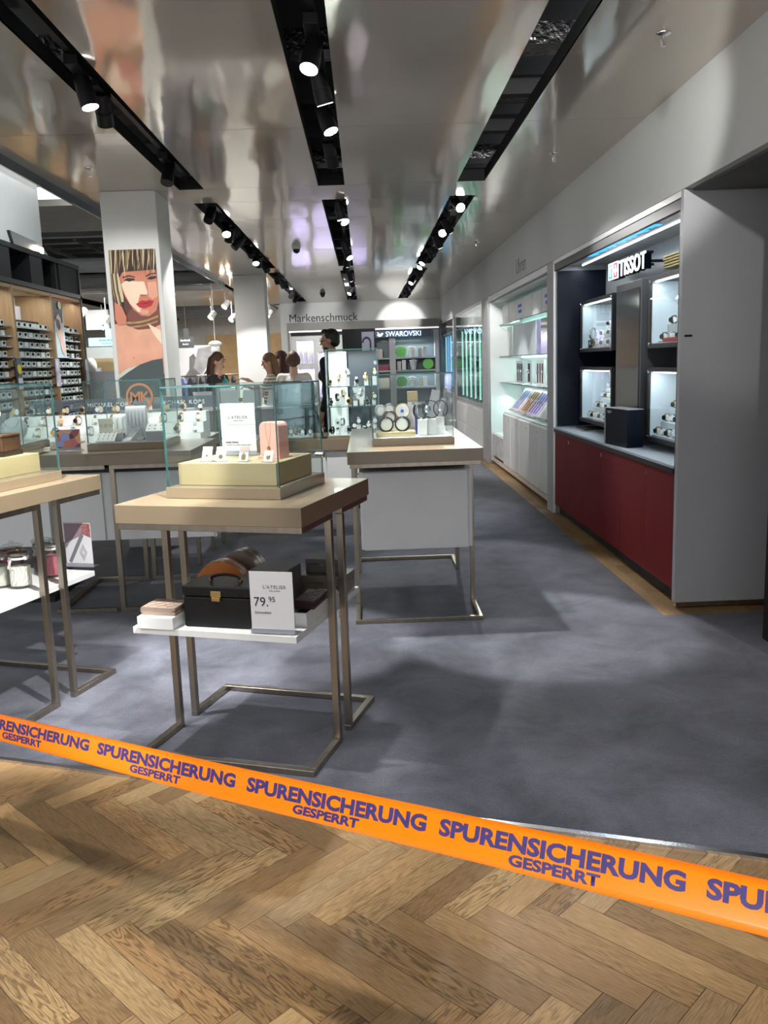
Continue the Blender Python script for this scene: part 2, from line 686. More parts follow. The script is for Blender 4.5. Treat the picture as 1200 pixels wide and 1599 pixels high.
struct(m, 'ceiling_void', [black_d, mat('void_dark', rgb(58, 58, 60), 0.7), foil], 'dark ceiling void with foil ducts above the slots')
m = MB()
m.box(-2.352, -2.340, -1.2, 14.6, 2.885, H + 0.35, 0)
struct(m, 'trim_2', [mat('blue_grey_edge', rgb(74, 90, 108), 0.12, 0.4)], 'blue grey reflective edge fascia along the left ceiling edge')

# --- right wall: bulkhead, wall behind the units
m = MB()
m.box(1.802, 3.2, -1.2, 18.3, 2.40, 3.3, 0)
m.box(1.806, 3.2, 18.3, 20.5, 2.405, 3.0, 0)
struct(m, 'wall_right', [wall_w], 'pale grey bulkhead wall above the cabinets on the right')
m = MB()
m.box(2.50, 2.6, -1.2, 20.5, 0, 2.40, 0)
struct(m, 'wall_right', [mat('back_wall_dark', rgb(120, 120, 122), 0.8)], 'wall behind the right hand cabinets')
m = MB()
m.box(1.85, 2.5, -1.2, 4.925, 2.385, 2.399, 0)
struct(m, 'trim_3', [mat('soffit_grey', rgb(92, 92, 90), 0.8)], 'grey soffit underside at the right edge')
m = MB()
m.box(-1.905, 3.2, 20.42, 20.6, 0, 3.3, 0)
struct(m, 'wall_back', [wall_w], 'pale back wall behind the brand cabinets')
# --- left: upper white wall above the watch wall, outer ceilings, far walls
m = MB()
m.box(-3.75, -3.62, -1.0, 10.25, 2.30, 4.4, 0)
struct(m, 'wall_left', [matt_white], 'white upper wall above the black framed watch wall')
m = MB()
m.box(-12, -3.76, -1.0, 11.5, 3.85, 3.9, 0)
m.box(-3.42, -2.352, 7.6, 11.5, 3.5, 3.6, 0)
struct(m, 'ceiling', [mat('cream_ceiling', rgb(196, 192, 176), 0.9)], 'cream upper ceiling beyond the mirror ceiling on the left')
m = MB()
m.box(-12, -2.36, 11.5, 26.0, 3.62, 3.7, 0)
for i in range(26):
    y = 11.7 + i * 0.55
    m.box(-12, -2.36, y, y + 0.05, 3.28, 3.33, 1)
for i in range(16):
    x = -11.5 + i * 0.6
    m.box(x, x + 0.04, 11.6, 25.9, 3.2, 3.24, 1)
for y, zz, rr in ((12.2, 3.02, 0.10), (14.6, 3.0, 0.16), (18.0, 3.02, 0.12), (22.0, 3.0, 0.18)):
    m.cyl((-12, y, zz), (-2.36, y + 0.6, zz), rr, rr, 14, 2)
m.box(-5.6, -5.2, 11.6, 25, 2.9, 3.1, 3)
struct(m, 'ceiling', [mat('outer_ceiling', rgb(206, 202, 190), 0.9), mat('grid_bars', rgb(52, 52, 52), 0.7), mat('duct_grey', rgb(165, 165, 162), 0.6), black_d], 'open service ceiling with grid bars and ducts over the clothing area')
m = MB()
m.box(-12, -1.9, 25.9, 26.1, 0, 4, 0)
m.box(-12.1, -12, -1, 26, 0, 4, 0)
struct(m, 'wall_back', [mat('far_wall', rgb(196, 190, 178), 0.85)], 'far wall of the clothing department')
m = MB()
m.box(-4.6, -1.92, 25.80, 25.89, 1.2, 2.5, 0)
struct(m, 'trim_4', [mat('tan_far_panel', rgb(196, 160, 112), 0.7)], 'tan wall panel at the far end of the clothing department')
m = MB()
m.box(-7.5, -2.4, 14.9, 19.5, 2.90, 2.93, 0)
struct(m, 'ceiling', [ceil_m], 'second mirrored ceiling section over the clothing area')


def column(x0, x1, y0, y1, i):
    m = MB()
    m.box(x0, x1, y0, y1, 0.008, H - 0.001, 0)
    struct(m, 'wall_column', [matt_white], i, bev=0.006)


column(-2.091, -1.640, 7.318, 7.80, 'white square column carrying the tall portrait poster')
column(-2.015, -1.530, 13.98, 14.4, 'white square column behind the shoppers')
# ================================================================== TABLES AND SHOWCASES
A18 = R(-18.0)


def local_thing(par_loc, rz):
    M = Matrix.Translation(Vector(par_loc)) @ Matrix.Rotation(rz, 4, 'Z')
    return lambda x, y, z: tuple(M @ Vector((x, y, z)))


def frame_half(root, w, yo, yi, s, zt=0.922):
    """C frame: outer bar at yo, legs at yi; s = tube width"""
    sg = 1 if yi > yo else -1
    a, b = (yo, yo + sg * s)
    y0, y1 = min(a, b), max(a, b)
    ya, yb = min(yo + sg * s, yi), max(yo + sg * s, yi)
    for z in (0.008, zt):
        m = MB()
        h = s if z > 0.5 else s * 0.85
        m.box(-w, w, y0, y1, z, z + h)
        for x in (-w, w - s):
            m.box(x, x + s, ya, yb, z, z + h)
        o = m.build('top_frame' if z > 0.5 else 'floor_frame', steel, root, 0.0015)
    for x in (-w, w - s):
        m = MB()
        m.box(x, x + s, min(yi, yi - sg * s), max(yi, yi - sg * s), 0.0085 + s * 0.85, zt - 0.0005)
        m.build('leg', steel, root, 0.0015)
    return o


def table(label, loc, rz, w=0.37, d0=-0.375, d1=0.375, li=-0.06, l2=0.045, top=(0.375, -0.385, 0.385), group=None):
    t = thing('display_table', label, 'table', loc, rz, group)
    m = MB()
    m.box(-top[0], top[0], top[1], top[2], 0.946, 1.017)
    m.build('tabletop', tan, t, 0.002)
    frame_half(t, w, d0, li, 0.027)
    frame_half(t, w, d1, l2, 0.027)
    return t


T1 = (-0.476, 3.426, 0)
T2 = (-1.743 - 0.05 * 0.951 + 0.04 * 0.309, 3.872 + 0.05 * 0.309 + 0.04 * 0.951, 0)
t1 = table('tan topped display table on steel frames nearest the camera, behind the orange tape', T1, A18, group=None)
t2 = table('tan topped display table on steel frames at left edge, with candle jars below', T2, A18)
for t in (t1, t2):
    m = MB()
    m.box(-0.335, 0.335, -0.39, 0.325, 0.524, 0.55)
    m.build('shelf', white, t, 0.0015)
L1 = local_thing(T1, A18)
L2 = local_thing(T2, A18)


def showcase(label, loc, rz, x0, x1, y0, y1, z0, zp, zt, backm=None, lockpos=None, shelves=(), pl=True, floor_white=False, openback=False):
    """glass showcase: tan plinth z0..zp and glass walls to zt"""
    t = thing('glass_showcase', label, 'showcase', loc, rz)
    if pl:
        m = MB()
        m.box(x0, x1, y0, y1, z0, zp)
        m.build('plinth', tan, t, 0.0015)
    if floor_white:
        m = MB()
        m.box(x0 + 0.01, x1 - 0.01, y0 + 0.01, y1 - 0.01, zp + 0.0005, zp + 0.006)
        m.build('base_plate', white, t)
    k, e = 0.006, 0.004
    X0, X1, Y0, Y1 = x0 + e, x1 - e, y0 + e, y1 - e
    z = zp + 0.0005 if not floor_white else zp + 0.0065
    for (a, b_, c, d) in ((X0, X1, Y0, Y0 + k), (X0, X1, Y1 - k, Y1), (X0, X0 + k, Y0 + k, Y1 - k), (X1 - k, X1, Y0 + k, Y1 - k)):
        MB().pane(a, b_, c, d, z, zt - k).build('glass_pane', [backm if (backm and abs(d - Y1) < 1e-6 and abs(c - (Y1 - k)) < 1e-6) else glass, edge], t)
    MB().pane(X0, X1, Y0, Y1, zt - k + 0.0004, zt).build('glass_top', [glass, edge], t)
    for zz in shelves:
        MB().pane(X0 + k + 0.001, X1 - k - 0.001, Y0 + k + 0.012, Y1 - 0.05, zz - 0.006, zz).build('glass_shelf', [glass, edge], t)
    if lockpos:
        m = MB()
        lx, ly, lz = lockpos
        m.cyl((lx - 0.012, ly, lz), (lx + 0.02, ly, lz), 0.011, 0.011, 14)
        m.cyl((lx - 0.018, ly, lz), (lx - 0.012, ly, lz), 0.007, 0.007, 10)
        m.build('lock', silver, t, smooth=True)
    return t


# ---- near table showcase
s1 = showcase('glass showcase with pink stand and white sign on the nearest tan table', T1, A18, -0.25, 0.228, -0.22, 0.245, 1.0175, 1.06, 1.443, lockpos=(0.222, 0.21, 1.14))
m = MB()
m.box(-0.222, 0.192, -0.165, 0.195, 1.0605, 1.147)
tag(m.build('display_riser', tan_d, None, 0.002, loc=T1), 'tan block riser inside the showcase on the nearest table', 'riser').rotation_euler = (0, 0, A18)


def acrylic_sign(name, label, loc, rz, w, h, lean=0.0, tint=paper):
    """printed card in a clear L-shaped acrylic holder; faces local -Y"""
    t = thing(name, label, 'sign', loc, rz)
    Ml = Matrix.Rotation(-lean, 4, 'X')
    m = MB()
    m.box(-w / 2 - 0.002, w / 2 + 0.002, -0.012, 0.055, 0, 0.003)
    m.box(-w / 2 - 0.002, w / 2 + 0.002, 0.0062, 0.0082, 0.003, h + 0.003, 0, Ml)
    m.build('acrylic_holder', acryl, t)
    m = MB()
    m.box(-w / 2, w / 2, 0.004, 0.006, 0.006, h, 0, Ml)
    m.build('card', tint, t)
    m = MB()
    m.box(-w / 2 - 0.002, w / 2 + 0.002, -0.001, 0.0035, 0.0035, 0.02)
    m.build('holder_lip', mat_lip, t)
    return t


mat_lip = mat('acrylic_lip_grey', rgb(172, 174, 180), 0.2, alpha=0.75)


def fine_print(parent, x, y, z, words, h, mm):
    """a line of print too small to read: one thin broken bar per word"""
    m = MB()
    for w in words:
        n = max(2, int(w / (h * 0.7)))
        for i in range(n):
            m.box(x + w * i / n, x + w * (i + 0.72) / n, y, y + 0.0004, z, z + h * (0.75 + 0.25 * ((i * 7) % 3 == 0)))
        x += w + h * 0.8
    return m.build('fine_print', mm, parent)


sg = acrylic_sign('counter_sign', 'white engraving offer sign in acrylic holder inside the nearest showcase', L1(-0.088, 0.10, 1.1472), A18, 0.155, 0.215, 0.0)
txt("L'ATELIER", 0.0165, ink_g, sg, (0, 0.0036, 0.152), FACE_CAM, 0.0003, 0.0002, 'CENTER', sp=1.25)
fine_print(sg, -0.019, 0.0034, 0.142, (0.017, 0.004, 0.017), 0.0032, ink_g)
txt("Gratis Gravur", 0.0105, ink, sg, (-0.062, 0.0036, 0.052), FACE_CAM, 0.0003, 0.0003)
fine_print(sg, -0.062, 0.0034, 0.042, (0.032, 0.009, 0.02, 0.021, 0.02), 0.0045, ink_g)
m = MB()
m.box(-0.078, 0.078, 0.0034, 0.0039, 0.127, 0.1275)
m.build('printed_line', ink_g, sg)

# pink stand with necklace
ps = thing('necklace_stand', 'pink leather upright stand holding a thin gold pendant necklace', 'jewellery stand', L1(0.098, 0.04, 1.1472), A18 - 0.35)
m = MB()
pr = []
wv, hv, rr = 0.052, 0.143, 0.026
pr = [(-wv, 0), (wv, 0)] + [(wv - rr + rr * math.cos(a), hv - rr + rr * math.sin(a)) for a in [i * PI / 12 for i in range(7)]] + [(-wv + rr + rr * math.cos(a), hv - rr + rr * math.sin(a)) for a in [PI / 2 + i * PI / 12 for i in range(7)]]
m.prism(pr, (0, -0.03, 0.0), (1, 0, 0), (0, 0, 1), (0, 0.06, 0))
m.build('body', pink, ps, 0.004, True)
m = MB()
m.box(-0.06, 0.06, -0.036, 0.036, -0.0002, 0.006)
m.build('base', pink, ps, 0.001)
nk = thing('pendant_necklace', 'fine gold necklace with round pendant hung on the pink stand', 'necklace', L1(0.098, 0.04, 1.1472), A18 - 0.35)
m = MB()
m.tube([(-0.014, -0.0315, 0.144), (-0.012, -0.032, 0.10), (0.0, -0.032, 0.048), (0.012, -0.032, 0.10), (0.014, -0.0315, 0.144), (0.008, 0.0, 0.1445), (-0.008, 0.0, 0.1445), (-0.014, -0.0315, 0.144)], 0.0005, 0, 5)
m.build('chain', gold, nk)
m = MB()
m.cyl((0, -0.034, 0.039), (0, -0.031, 0.039), 0.0085, 0.0085, 18)
m.build('pendant', gold, nk)


def pendant_card(label, loc, rz, shape, pinkbk):
    t = thing('pendant_card', label, 'jewellery card', loc, rz)
    M = Matrix.Rotation(R(-22), 4, 'X')
    m = MB()
    m.box(-0.02, 0.02, -0.001, 0.001, 0.003, 0.046, 0, M)
    m.build('card', paper, t)
    m = MB()
    m.box(-0.026, 0.026, -0.012, 0.03, 0, 0.0025)
    m.box(-0.026, 0.026, 0.012, 0.0135, 0.0025, 0.03)
    m.build('acrylic_foot', acryl, t)
    if pinkbk:
        m = MB()
        m.box(-0.02, 0.02, 0.0015, 0.003, 0.003, 0.062, 0, M)
        m.build('backing', pink, t)
    m = MB()
    if shape == 'round':
        m.cyl((0, -0.0015, 0.02), (0, -0.003, 0.02), 0.009, 0.009, 16, 0, M)
    elif shape == 'dot':
        m.cyl((0, -0.0015, 0.024), (0, -0.003, 0.024), 0.005, 0.005, 12, 0, M)
    elif shape == 'tag':
        m.box(-0.008, 0.008, -0.003, -0.0015, 0.008, 0.029, 0, M)
        m.cyl((0, -0.0015, 0.033), (0, -0.003, 0.033), 0.0025, 0.0025, 10, 0, M)
    else:
        m.ell((0, -0.003, 0.02), (0.008, 0.002, 0.011), 0, 12, 8, M)
    m.build('pendant', gold, t)
    return t


pendant_card('white card with tiny gold dot pendant, leftmost on the near riser', L1(-0.122, -0.12, 1.1474), A18 + 0.1, 'dot', True)
pendant_card('white card with round gold medallion, second from left on the near riser', L1(-0.062, -0.12, 1.1474), A18 + 0.1, 'round', True)
pendant_card('white card with rectangular gold tag and pink back, on the near riser', L1(0.035, -0.12, 1.1474), A18, 'tag', True)
pendant_card('white card with oval gold pendant in front of pink stand', L1(0.145, -0.135, 1.1474), A18 - 0.1, 'oval', False)

# ---- near table lower shelf
Z1 = 0.5502
m = MB()
m.box(-0.075, 0.075, -0.07, 0.07, 0, 0.046)
tag(m.build('gift_box', white, None, 0.002, loc=L1(-0.23, -0.335, Z1)), 'flat white box under the beige pouch, left on the near lower shelf', 'box').rotation_euler = (0, 0, A18 + 0.03)
quilt = mat('beige_quilted_satin', rgb(150, 130, 116), 0.42, var=0.05, bump=0.15, bscale=120)


def quilted_pouch(label, loc, rz, m0, seam, w=0.145, dd=0.11, h=0.034):
    t = thing('jewellery_pouch', label, 'pouch', loc, rz)
    m = MB()
    n = 12
    prof = []
    for i in range(n + 1):          # folded edge at -x side: rounded
        a = PI / 2 + PI * i / n
        prof.append((-w / 2 + h / 2 + h / 2 * math.cos(a), h / 2 + h / 2 * math.sin(a)))
    bot = [(w / 2, 0.0), (w / 2, 0.012), (w / 2 - 0.01, 0.015), (w / 2, 0.018), (w / 2, h * 0.92)]
    m.prism(prof + bot, (0, -dd / 2, 0), (1, 0, 0), (0, 0, 1), (0, dd, 0))
    m.build('body', m0, t, 0.004, True)
    m = MB()
    for k in range(-2, 4):
        for s in (1, -1):
            pts = []
            x0, y0 = k * 0.04, -dd / 2 + 0.002
            for j in range(9):
                y = y0 + (dd - 0.004) * j / 8
                x = (x0 + (y - y0) * 0.7) * s
                if -w / 2 + 0.014 < x < w / 2 - 0.003:
                    pts.append((x, y, h + 0.0002 + (0 if x < w / 2 - .02 else -0.0008)))
            if len(pts) > 1:
                m.tube([pts[0], pts[-1]], 0.0007, 0, 5)
    m.build('quilting_seams', seam, t)
    return t


quilted_pouch('folded beige quilted satin pouch lying on a flat white box', L1(-0.232, -0.325, Z1 + 0.0465), A18 + 0.05, quilt, mat('beige_seam', rgb(112, 94, 82), 0.6))

vc = thing('vanity_case', 'black leather jewellery case with handle and gold clasp on near lower shelf', 'jewellery case', L1(0.0, -0.26, Z1), A18 + 0.03)
m = MB()
m.box(-0.138, 0.138, -0.085, 0.085, 0, 0.118)
m.build('case_body', blackp, vc, 0.006)
m = MB()
m.box(-0.140, 0.140, -0.087, 0.087, 0.1195, 0.160)
m.build('lid', blackp, vc, 0.007)
m = MB()
pts = [(-0.062, 0, 0.160), (-0.055, 0, 0.174)] + [(-0.045 + 0.09 * i / 8, 0, 0.178 + 0.006 * math.sin(PI * i / 8)) for i in range(9)] + [(0.055, 0, 0.174), (0.062, 0, 0.160)]
m.tube(pts, 0.0055, 0, 8)
m.build('handle', blackp, vc, 0, True)
m = MB()
for x in (-0.062, 0.062):
    m.cyl((x, 0, 0.1595), (x, 0, 0.166), 0.0075, 0.0075, 12)
m.build('handle_studs', gold, vc)
m = MB()
m.box(-0.021, 0.021, -0.0915, -0.0875, 0.119, 0.142)
m.box(-0.017, 0.017, -0.0935, -0.0875, 0.104, 0.118)
m.build('clasp', gold, vc, 0.0015)

ps2 = acrylic_sign('price_sign', 'white 79.95 price sign in acrylic holder, front right of near lower shelf', L1(0.24, -0.378, Z1), A18 + 0.05, 0.165, 0.232, 0.0)
txt("L'ATELIER", 0.0175, ink_g, ps2, (0.012, 0.0036, 0.170), FACE_CAM, 0.0003, 0.0002, 'CENTER', sp=1.2)
fine_print(ps2, -0.008, 0.0034, 0.160, (0.016, 0.004, 0.017), 0.0033, ink_g)
txt("79.", 0.048, ink, ps2, (-0.071, 0.0036, 0.104), FACE_CAM, 0.0003, 0.0)
txt("95", 0.027, ink, ps2, (-0.013, 0.0036, 0.121), FACE_CAM, 0.0003, 0.0)
txt("Schmucketui", 0.0125, ink, ps2, (-0.068, 0.0036, 0.076), FACE_CAM, 0.0003, 0.0)


def dome_case(label, loc, rz, mm, w, h, dd):
    t = thing('domed_jewellery_box', label, 'jewellery box', loc, rz)
    m = MB()
    pr = [(-w, 0), (w, 0), (w, h * 0.3)] + [(w * math.cos(a), h * 0.3 + h * 0.7 * math.sin(a)) for a in [PI * i / 14 for i in range(1, 14)]] + [(-w, h * 0.3)]
    m.prism(pr, (0, -dd / 2, 0), (1, 0, 0), (0, 0, 1), (0, dd, 0))
    m.build('body', mm, t, 0.003, True)
    m = MB()
    pr2 = [(a * 1.015, b * 1.012) for a, b in pr]
    m.prism(pr2, (0, -0.004, 0.0), (1, 0, 0), (0, 0, 1), (0, 0.008, 0))
    m.build('zip_band', steel, t)
    return t


cognac = mat('cognac_leather', rgb(176, 98, 34), 0.3, var=0.08)
taupe_l = mat('taupe_metallic_leather', rgb(128, 116, 104), 0.3, 0.3, var=0.06)
dome_case('cognac brown domed jewellery box behind the black case', L1(-0.145, 0.0, Z1), A18 + 0.1, cognac, 0.115, 0.178, 0.07)
dome_case('taupe domed jewellery box behind the cognac one on near lower shelf', L1(-0.115, 0.13, Z1), A18 - 0.1, taupe_l, 0.105, 0.195, 0.08)
grey_l = mat('dark_grey_leather', rgb(84, 80, 78), 0.5, var=0.06, bump=0.15, bscale=200)


def lid_box(label, loc, rz, w, dd, h, mm):
    t = thing('jewellery_box', label, 'jewellery box', loc, rz)
    m = MB()
    m.box(-w / 2, w / 2, -dd / 2, dd / 2, 0, h * 0.62)
    m.build('body', mm, t, 0.003)
    m = MB()
    m.box(-w / 2 - 0.001, w / 2 + 0.001, -dd / 2 - 0.001, dd / 2 + 0.001, h * 0.62 + 0.0012, h)
    m.build('lid', mm, t, 0.003)
    m = MB()
    m.box(-0.012, 0.012, -dd / 2 - 0.004, -dd / 2, h * 0.54, h * 0.7)
    m.build('clasp', steel, t)
    return t


lid_box('tall dark grey jewellery box standing behind the price sign', L1(0.09, 0.0, Z1), A18, 0.16, 0.15, 0.158, grey_l)
lid_box('wide taupe grey jewellery box at back right of near lower shelf', L1(0.225, 0.225, Z1), A18, 0.20, 0.15, 0.085, taupe_l)
lid_box('small grey jewellery box stacked on the wide taupe box', L1(0.215, 0.245, Z1 + 0.086), A18 + 0.05, 0.15, 0.10, 0.06, grey_l)
quilted_pouch('dark burgundy quilted pouch in white tray beside the price sign', L1(0.292, -0.14, Z1 + 0.0525), A18 + 0.05, mat('burgundy_satin', rgb(44, 18, 22), 0.42, var=0.2), mat('burgundy_seam', rgb(110, 48, 52), 0.6), 0.09, 0.17, 0.034)
wt = thing('open_gift_box', 'low open white tray box along right edge of near lower shelf', 'box', L1(0.288, -0.10, Z1), A18)
m = MB()
m.box(-0.04, 0.04, -0.17, 0.17, 0, 0.004)
for a in ((-0.04, 0.04, -0.17, -0.167), (-0.04, 0.04, 0.167, 0.17), (-0.04, -0.037, -0.167, 0.167), (0.037, 0.04, -0.167, 0.167)):
    m.box(a[0], a[1], a[2], a[3], 0.004, 0.052)
m.build('tray', white, wt)
m = MB()
m.box(-0.034, 0.034, -0.15, 0.15, 0.0042, 0.029)
m.build('cushion', grey_l, wt, 0.003)
m = MB()
m.tube([(0.043, 0.168, 0.045), (0.050, 0.15, 0.02), (0.050, 0.165, -0.03), (0.050, 0.15, -0.06)], 0.0022, 0, 6)
m.tube([(0.043, 0.168, 0.045), (0.050, 0.20, 0.01), (0.050, 0.205, -0.05)], 0.0022, 0, 6)
m.build('ribbon', white, wt)

# ---- left table: candle jars and sign on the lower shelf
jar_g = glass_mat('jar_glass', (0.90, 0.93, 0.92, 1), 1.0, base=0.03)


def candle_jar(label, loc, wax, ribbon, lab=None, s=1.0):
    t = thing('candle_jar', label, 'candle jar', loc, random.uniform(0, 1))
    m = MB()
    m.lathe([(0.040 * s, 0), (0.047 * s, 0.004), (0.047 * s, 0.125 * s), (0.040 * s, 0.145 * s), (0.041 * s, 0.155 * s)], n=28)
    m.build('jar', jar_g, t, 0, True)
    m = MB()
    m.lathe([(0.043 * s, 0.012), (0.0445 * s, 0.016), (0.0445 * s, 0.10 * s), (0.0, 0.102 * s)], n=28)
    m.build('wax', wax, t, 0, True)
    m = MB()
    m.lathe([(0.046 * s, 0.1555 * s), (0.048 * s, 0.158 * s), (0.048 * s, 0.166 * s), (0.036 * s, 0.172 * s), (0.012 * s, 0.174 * s), (0.012 * s, 0.182 * s), (0.004 * s, 0.188 * s)], n=28)
    m.build('lid', jar_g if lab is None else steel, t, 0, True)
    m = MB()
    m.band((0, 0, 0.140 * s), 0.0425 * s, 0.010, 0.0015, 0, 28, 'Z')
    for a in (-0.5, 0.4):
        M = Matrix.Rotation(-0.9 + a * 0.4, 4, 'Z') @ Matrix.Translation((0, -0.049 * s, 0.136 * s)) @ Matrix.Rotation(a, 4, 'Y')
        m.box(-0.006, 0.006, -0.001, 0.001, -0.045, 0, 0, M)
    m.ell((0.03 * s, -0.036 * s, 0.14 * s), (0.012, 0.008, 0.009), 0, 10, 6)
    m.build('ribbon', ribbon, t)
    if lab is not None:
        m = MB()
        m.band((0, 0, 0.06 * s), 0.0475 * s, 0.085 * s, 0.0004, 0, 20, 'Z', 1.0, -2.6, -0.2)
        m.build('paper_label', lab, t)
    return t


wax_r = mat('crimson_wax', rgb(118, 8, 40), 0.45, var=0.08)
wax_p = mat('dusky_pink_wax', rgb(196, 106, 122), 0.5, var=0.08)
wax_w = mat('ivory_wax', rgb(214, 208, 196), 0.5, var=0.04)
wax_l = mat('mauve_wax', rgb(128, 100, 104), 0.5)
rib_w = mat('white_ribbon', rgb(236, 234, 230), 0.4)
rib_m = mat('magenta_ribbon', rgb(196, 20, 112), 0.45)
rib_g = mat('grey_ribbon', rgb(178, 172, 168), 0.45)


def label_material():
    m = mat('pattern_paper', rgb(228, 226, 222), 0.6)
    N, L = m.node_tree.nodes, m.node_tree.links
    wv = N.new('ShaderNodeTexWave')
    wv.inputs['Scale'].default_value = 16
    wv.inputs['Distortion'].default_value = 14
    wv.inputs['Detail'].default_value = 1
    tc = N.new('ShaderNodeTexCoord')
    L.new(tc.outputs['Object'], wv.inputs['Vector'])
    rp = N.new('ShaderNodeValToRGB')
    rp.color_ramp.elements[0].position, rp.color_ramp.elements[0].color = 0.04, rgb(170, 172, 120)
    rp.color_ramp.elements[1].position, rp.color_ramp.elements[1].color = 0.14, rgb(228, 226, 222)
    L.new(wv.outputs[0], rp.inputs[0])
    L.new(rp.outputs[0], N['Principled BSDF'].inputs['Base Color'])
    return m


lab_m = label_material()
candle_jar('white candle jar with patterned paper label, frontmost on the left lower shelf', L2(0.19, -0.02, Z1), wax_w, rib_w, lab_m)
candle_jar('pink candle jar with white ribbon between the two steel legs', L2(0.205, 0.19, Z1), wax_p, rib_w)
candle_jar('crimson candle jar with magenta ribbon behind the patterned jar', L2(0.055, 0.10, Z1), wax_r, rib_m)
candle_jar('ivory candle jar with grey ribbon at left frame edge', L2(0.085, -0.03, Z1), wax_w, rib_g)
candle_jar('mauve candle jar standing behind the crimson one', L2(0.11, 0.24, Z1), wax_l, rib_g)


def collage_material(name, cols, scale=14.0):
    m = mat(name, rgb(*cols[0]), 0.4)
    N, L = m.node_tree.nodes, m.node_tree.links
    tc = N.new('ShaderNodeTexCoord')
    vo = N.new('ShaderNodeTexVoronoi')
    vo.inputs['Scale'].default_value = scale
    L.new(tc.outputs['Object'], vo.inputs['Vector'])
    sp = N.new('ShaderNodeSeparateColor')
    L.new(vo.outputs['Color'], sp.inputs[0])
    rp = N.new('ShaderNodeValToRGB')
    rp.color_ramp.interpolation = 'CONSTANT'
    el = rp.color_ramp.elements
    while len(el) < len(cols):
        el.new(0.5)
    for i, c in enumerate(cols):
        el[i].position = i / len(cols)
        el[i].color = rgb(*c)
    L.new(sp.outputs[0], rp.inputs[0])
    L.new(rp.outputs[0], N['Principled BSDF'].inputs['Base Color'])
    return m


cs = acrylic_sign('leaflet_stand', 'leaflet with pink photo in acrylic stand on the left lower shelf', L2(0.215, 0.375, Z1), A18 + 0.05, 0.15, 0.225, 0.0)
lp = mat('lilac_paper', rgb(214, 208, 220), 0.6)
m = MB()
yy = 0.0018
m.prism([(-0.073, 0.12), (0.03, 0.165), (0.03, 0.222), (-0.073, 0.222)], (0, yy + 0.0018, 0), (1, 0, 0), (0, 0, 1), (0, 0.0004, 0), 0)
m.prism([(0.025, 0.17), (0.073, 0.15), (0.073, 0.222), (0.025, 0.222)], (0, yy + 0.0014, 0), (1, 0, 0), (0, 0, 1), (0, 0.0004, 0), 1)
m.prism([(-0.06, 0.03), (-0.045, 0.02), (0.035, 0.16), (0.02, 0.175)], (0, yy + 0.001, 0), (1, 0, 0), (0, 0, 1), (0, 0.0004, 0), 2)
for i in range(4):
    r0 = 0.012 + i * 0.006
    pts = [(0.025 + r0 * math.cos(a) * 0.7, 0.075 + r0 * math.sin(a) * 1.4) for a in [k * PI / 2 for k in range(4)]]
    for a, b_ in zip(pts, pts[1:] + pts[:1]):
        m.cyl((a[0], 0.0034, a[1]), (b_[0], 0.0034, b_[1]), 0.0007, 0.0007, 4, 2)
m.build('printed_picture', [mat('mauve_print', rgb(150, 128, 140), 0.5), mat('dusky_red_print', rgb(150, 96, 96), 0.5, var=0.4, scale=60), ink_g], cs)

# ---- left table showcase
s2 = showcase('glass showcase with wooden box and watch at the left frame edge', T2, A18, -0.22, 0.285, -0.25, 0.215, 1.0175, 1.06, 1.463, lockpos=(0.279, 0.14, 1.165))
m = MB()
m.box(-0.18, 0.205, -0.215, 0.17, 1.0605, 1.147)
tag(m.build('display_riser', tan_d, None, 0.002, loc=T2), 'tan block riser inside the showcase at the left frame edge', 'riser').rotation_euler = (0, 0, A18)
wb = thing('wooden_box', 'dark brown glossy wooden box with drawer under the big gold watch', 'box', L2(0.055, 0.035, 1.1473), A18 + 0.15)
m = MB()
m.box(-0.11, 0.11, -0.08, 0.08, 0, 0.022)
m.build('base', mat('ebony_wood', rgb(44, 28, 20), 0.3, var=0.2, scale=20, stretch=(1, 4, 4)), wb, 0.002)
walnut = mat('walnut_gloss', rgb(92, 62, 42), 0.25, var=0.25, scale=20, stretch=(0.6, 4, 6))
m = MB()
m.box(-0.105, 0.105, -0.075, 0.075, 0.0222, 0.085)
m.build('body', walnut, wb, 0.003)
m = MB()
m.box(-0.107, 0.107, -0.077, 0.077, 0.0855, 0.098)
m.build('lid', walnut, wb, 0.003)
m = MB()
m.tube([(0.03, -0.078, 0.06), (0.03, -0.09, 0.06), (0.03, -0.09, 0.01), (0.085, -0.09, 0.01), (0.085, -0.09, 0.06), (0.085, -0.078, 0.06)], 0.003, 0, 6)
m.build('drawer_pull', blackm, wb)

# ------------------------------------------------------------------ watches
straps = [mat('strap_black', rgb(26, 26, 28), 0.5), mat('strap_steel', rgb(190, 190, 192), 0.25, 1.0, bump=0.6, bscale=300), mat('strap_gold', rgb(208, 164, 92), 0.25, 1.0, bump=0.6, bscale=300), mat('strap_rose', rgb(210, 150, 125), 0.28, 1.0), mat('strap_brown', rgb(96, 62, 44), 0.5), mat('strap_white', rgb(214, 212, 210), 0.4)]
dials = [mat('dial_white', rgb(236, 236, 232), 0.3), mat('dial_black', rgb(24, 26, 30), 0.25), mat('dial_gold', rgb(226, 196, 132), 0.3, 0.5), mat('dial_blue', rgb(40, 60, 110), 0.3)]


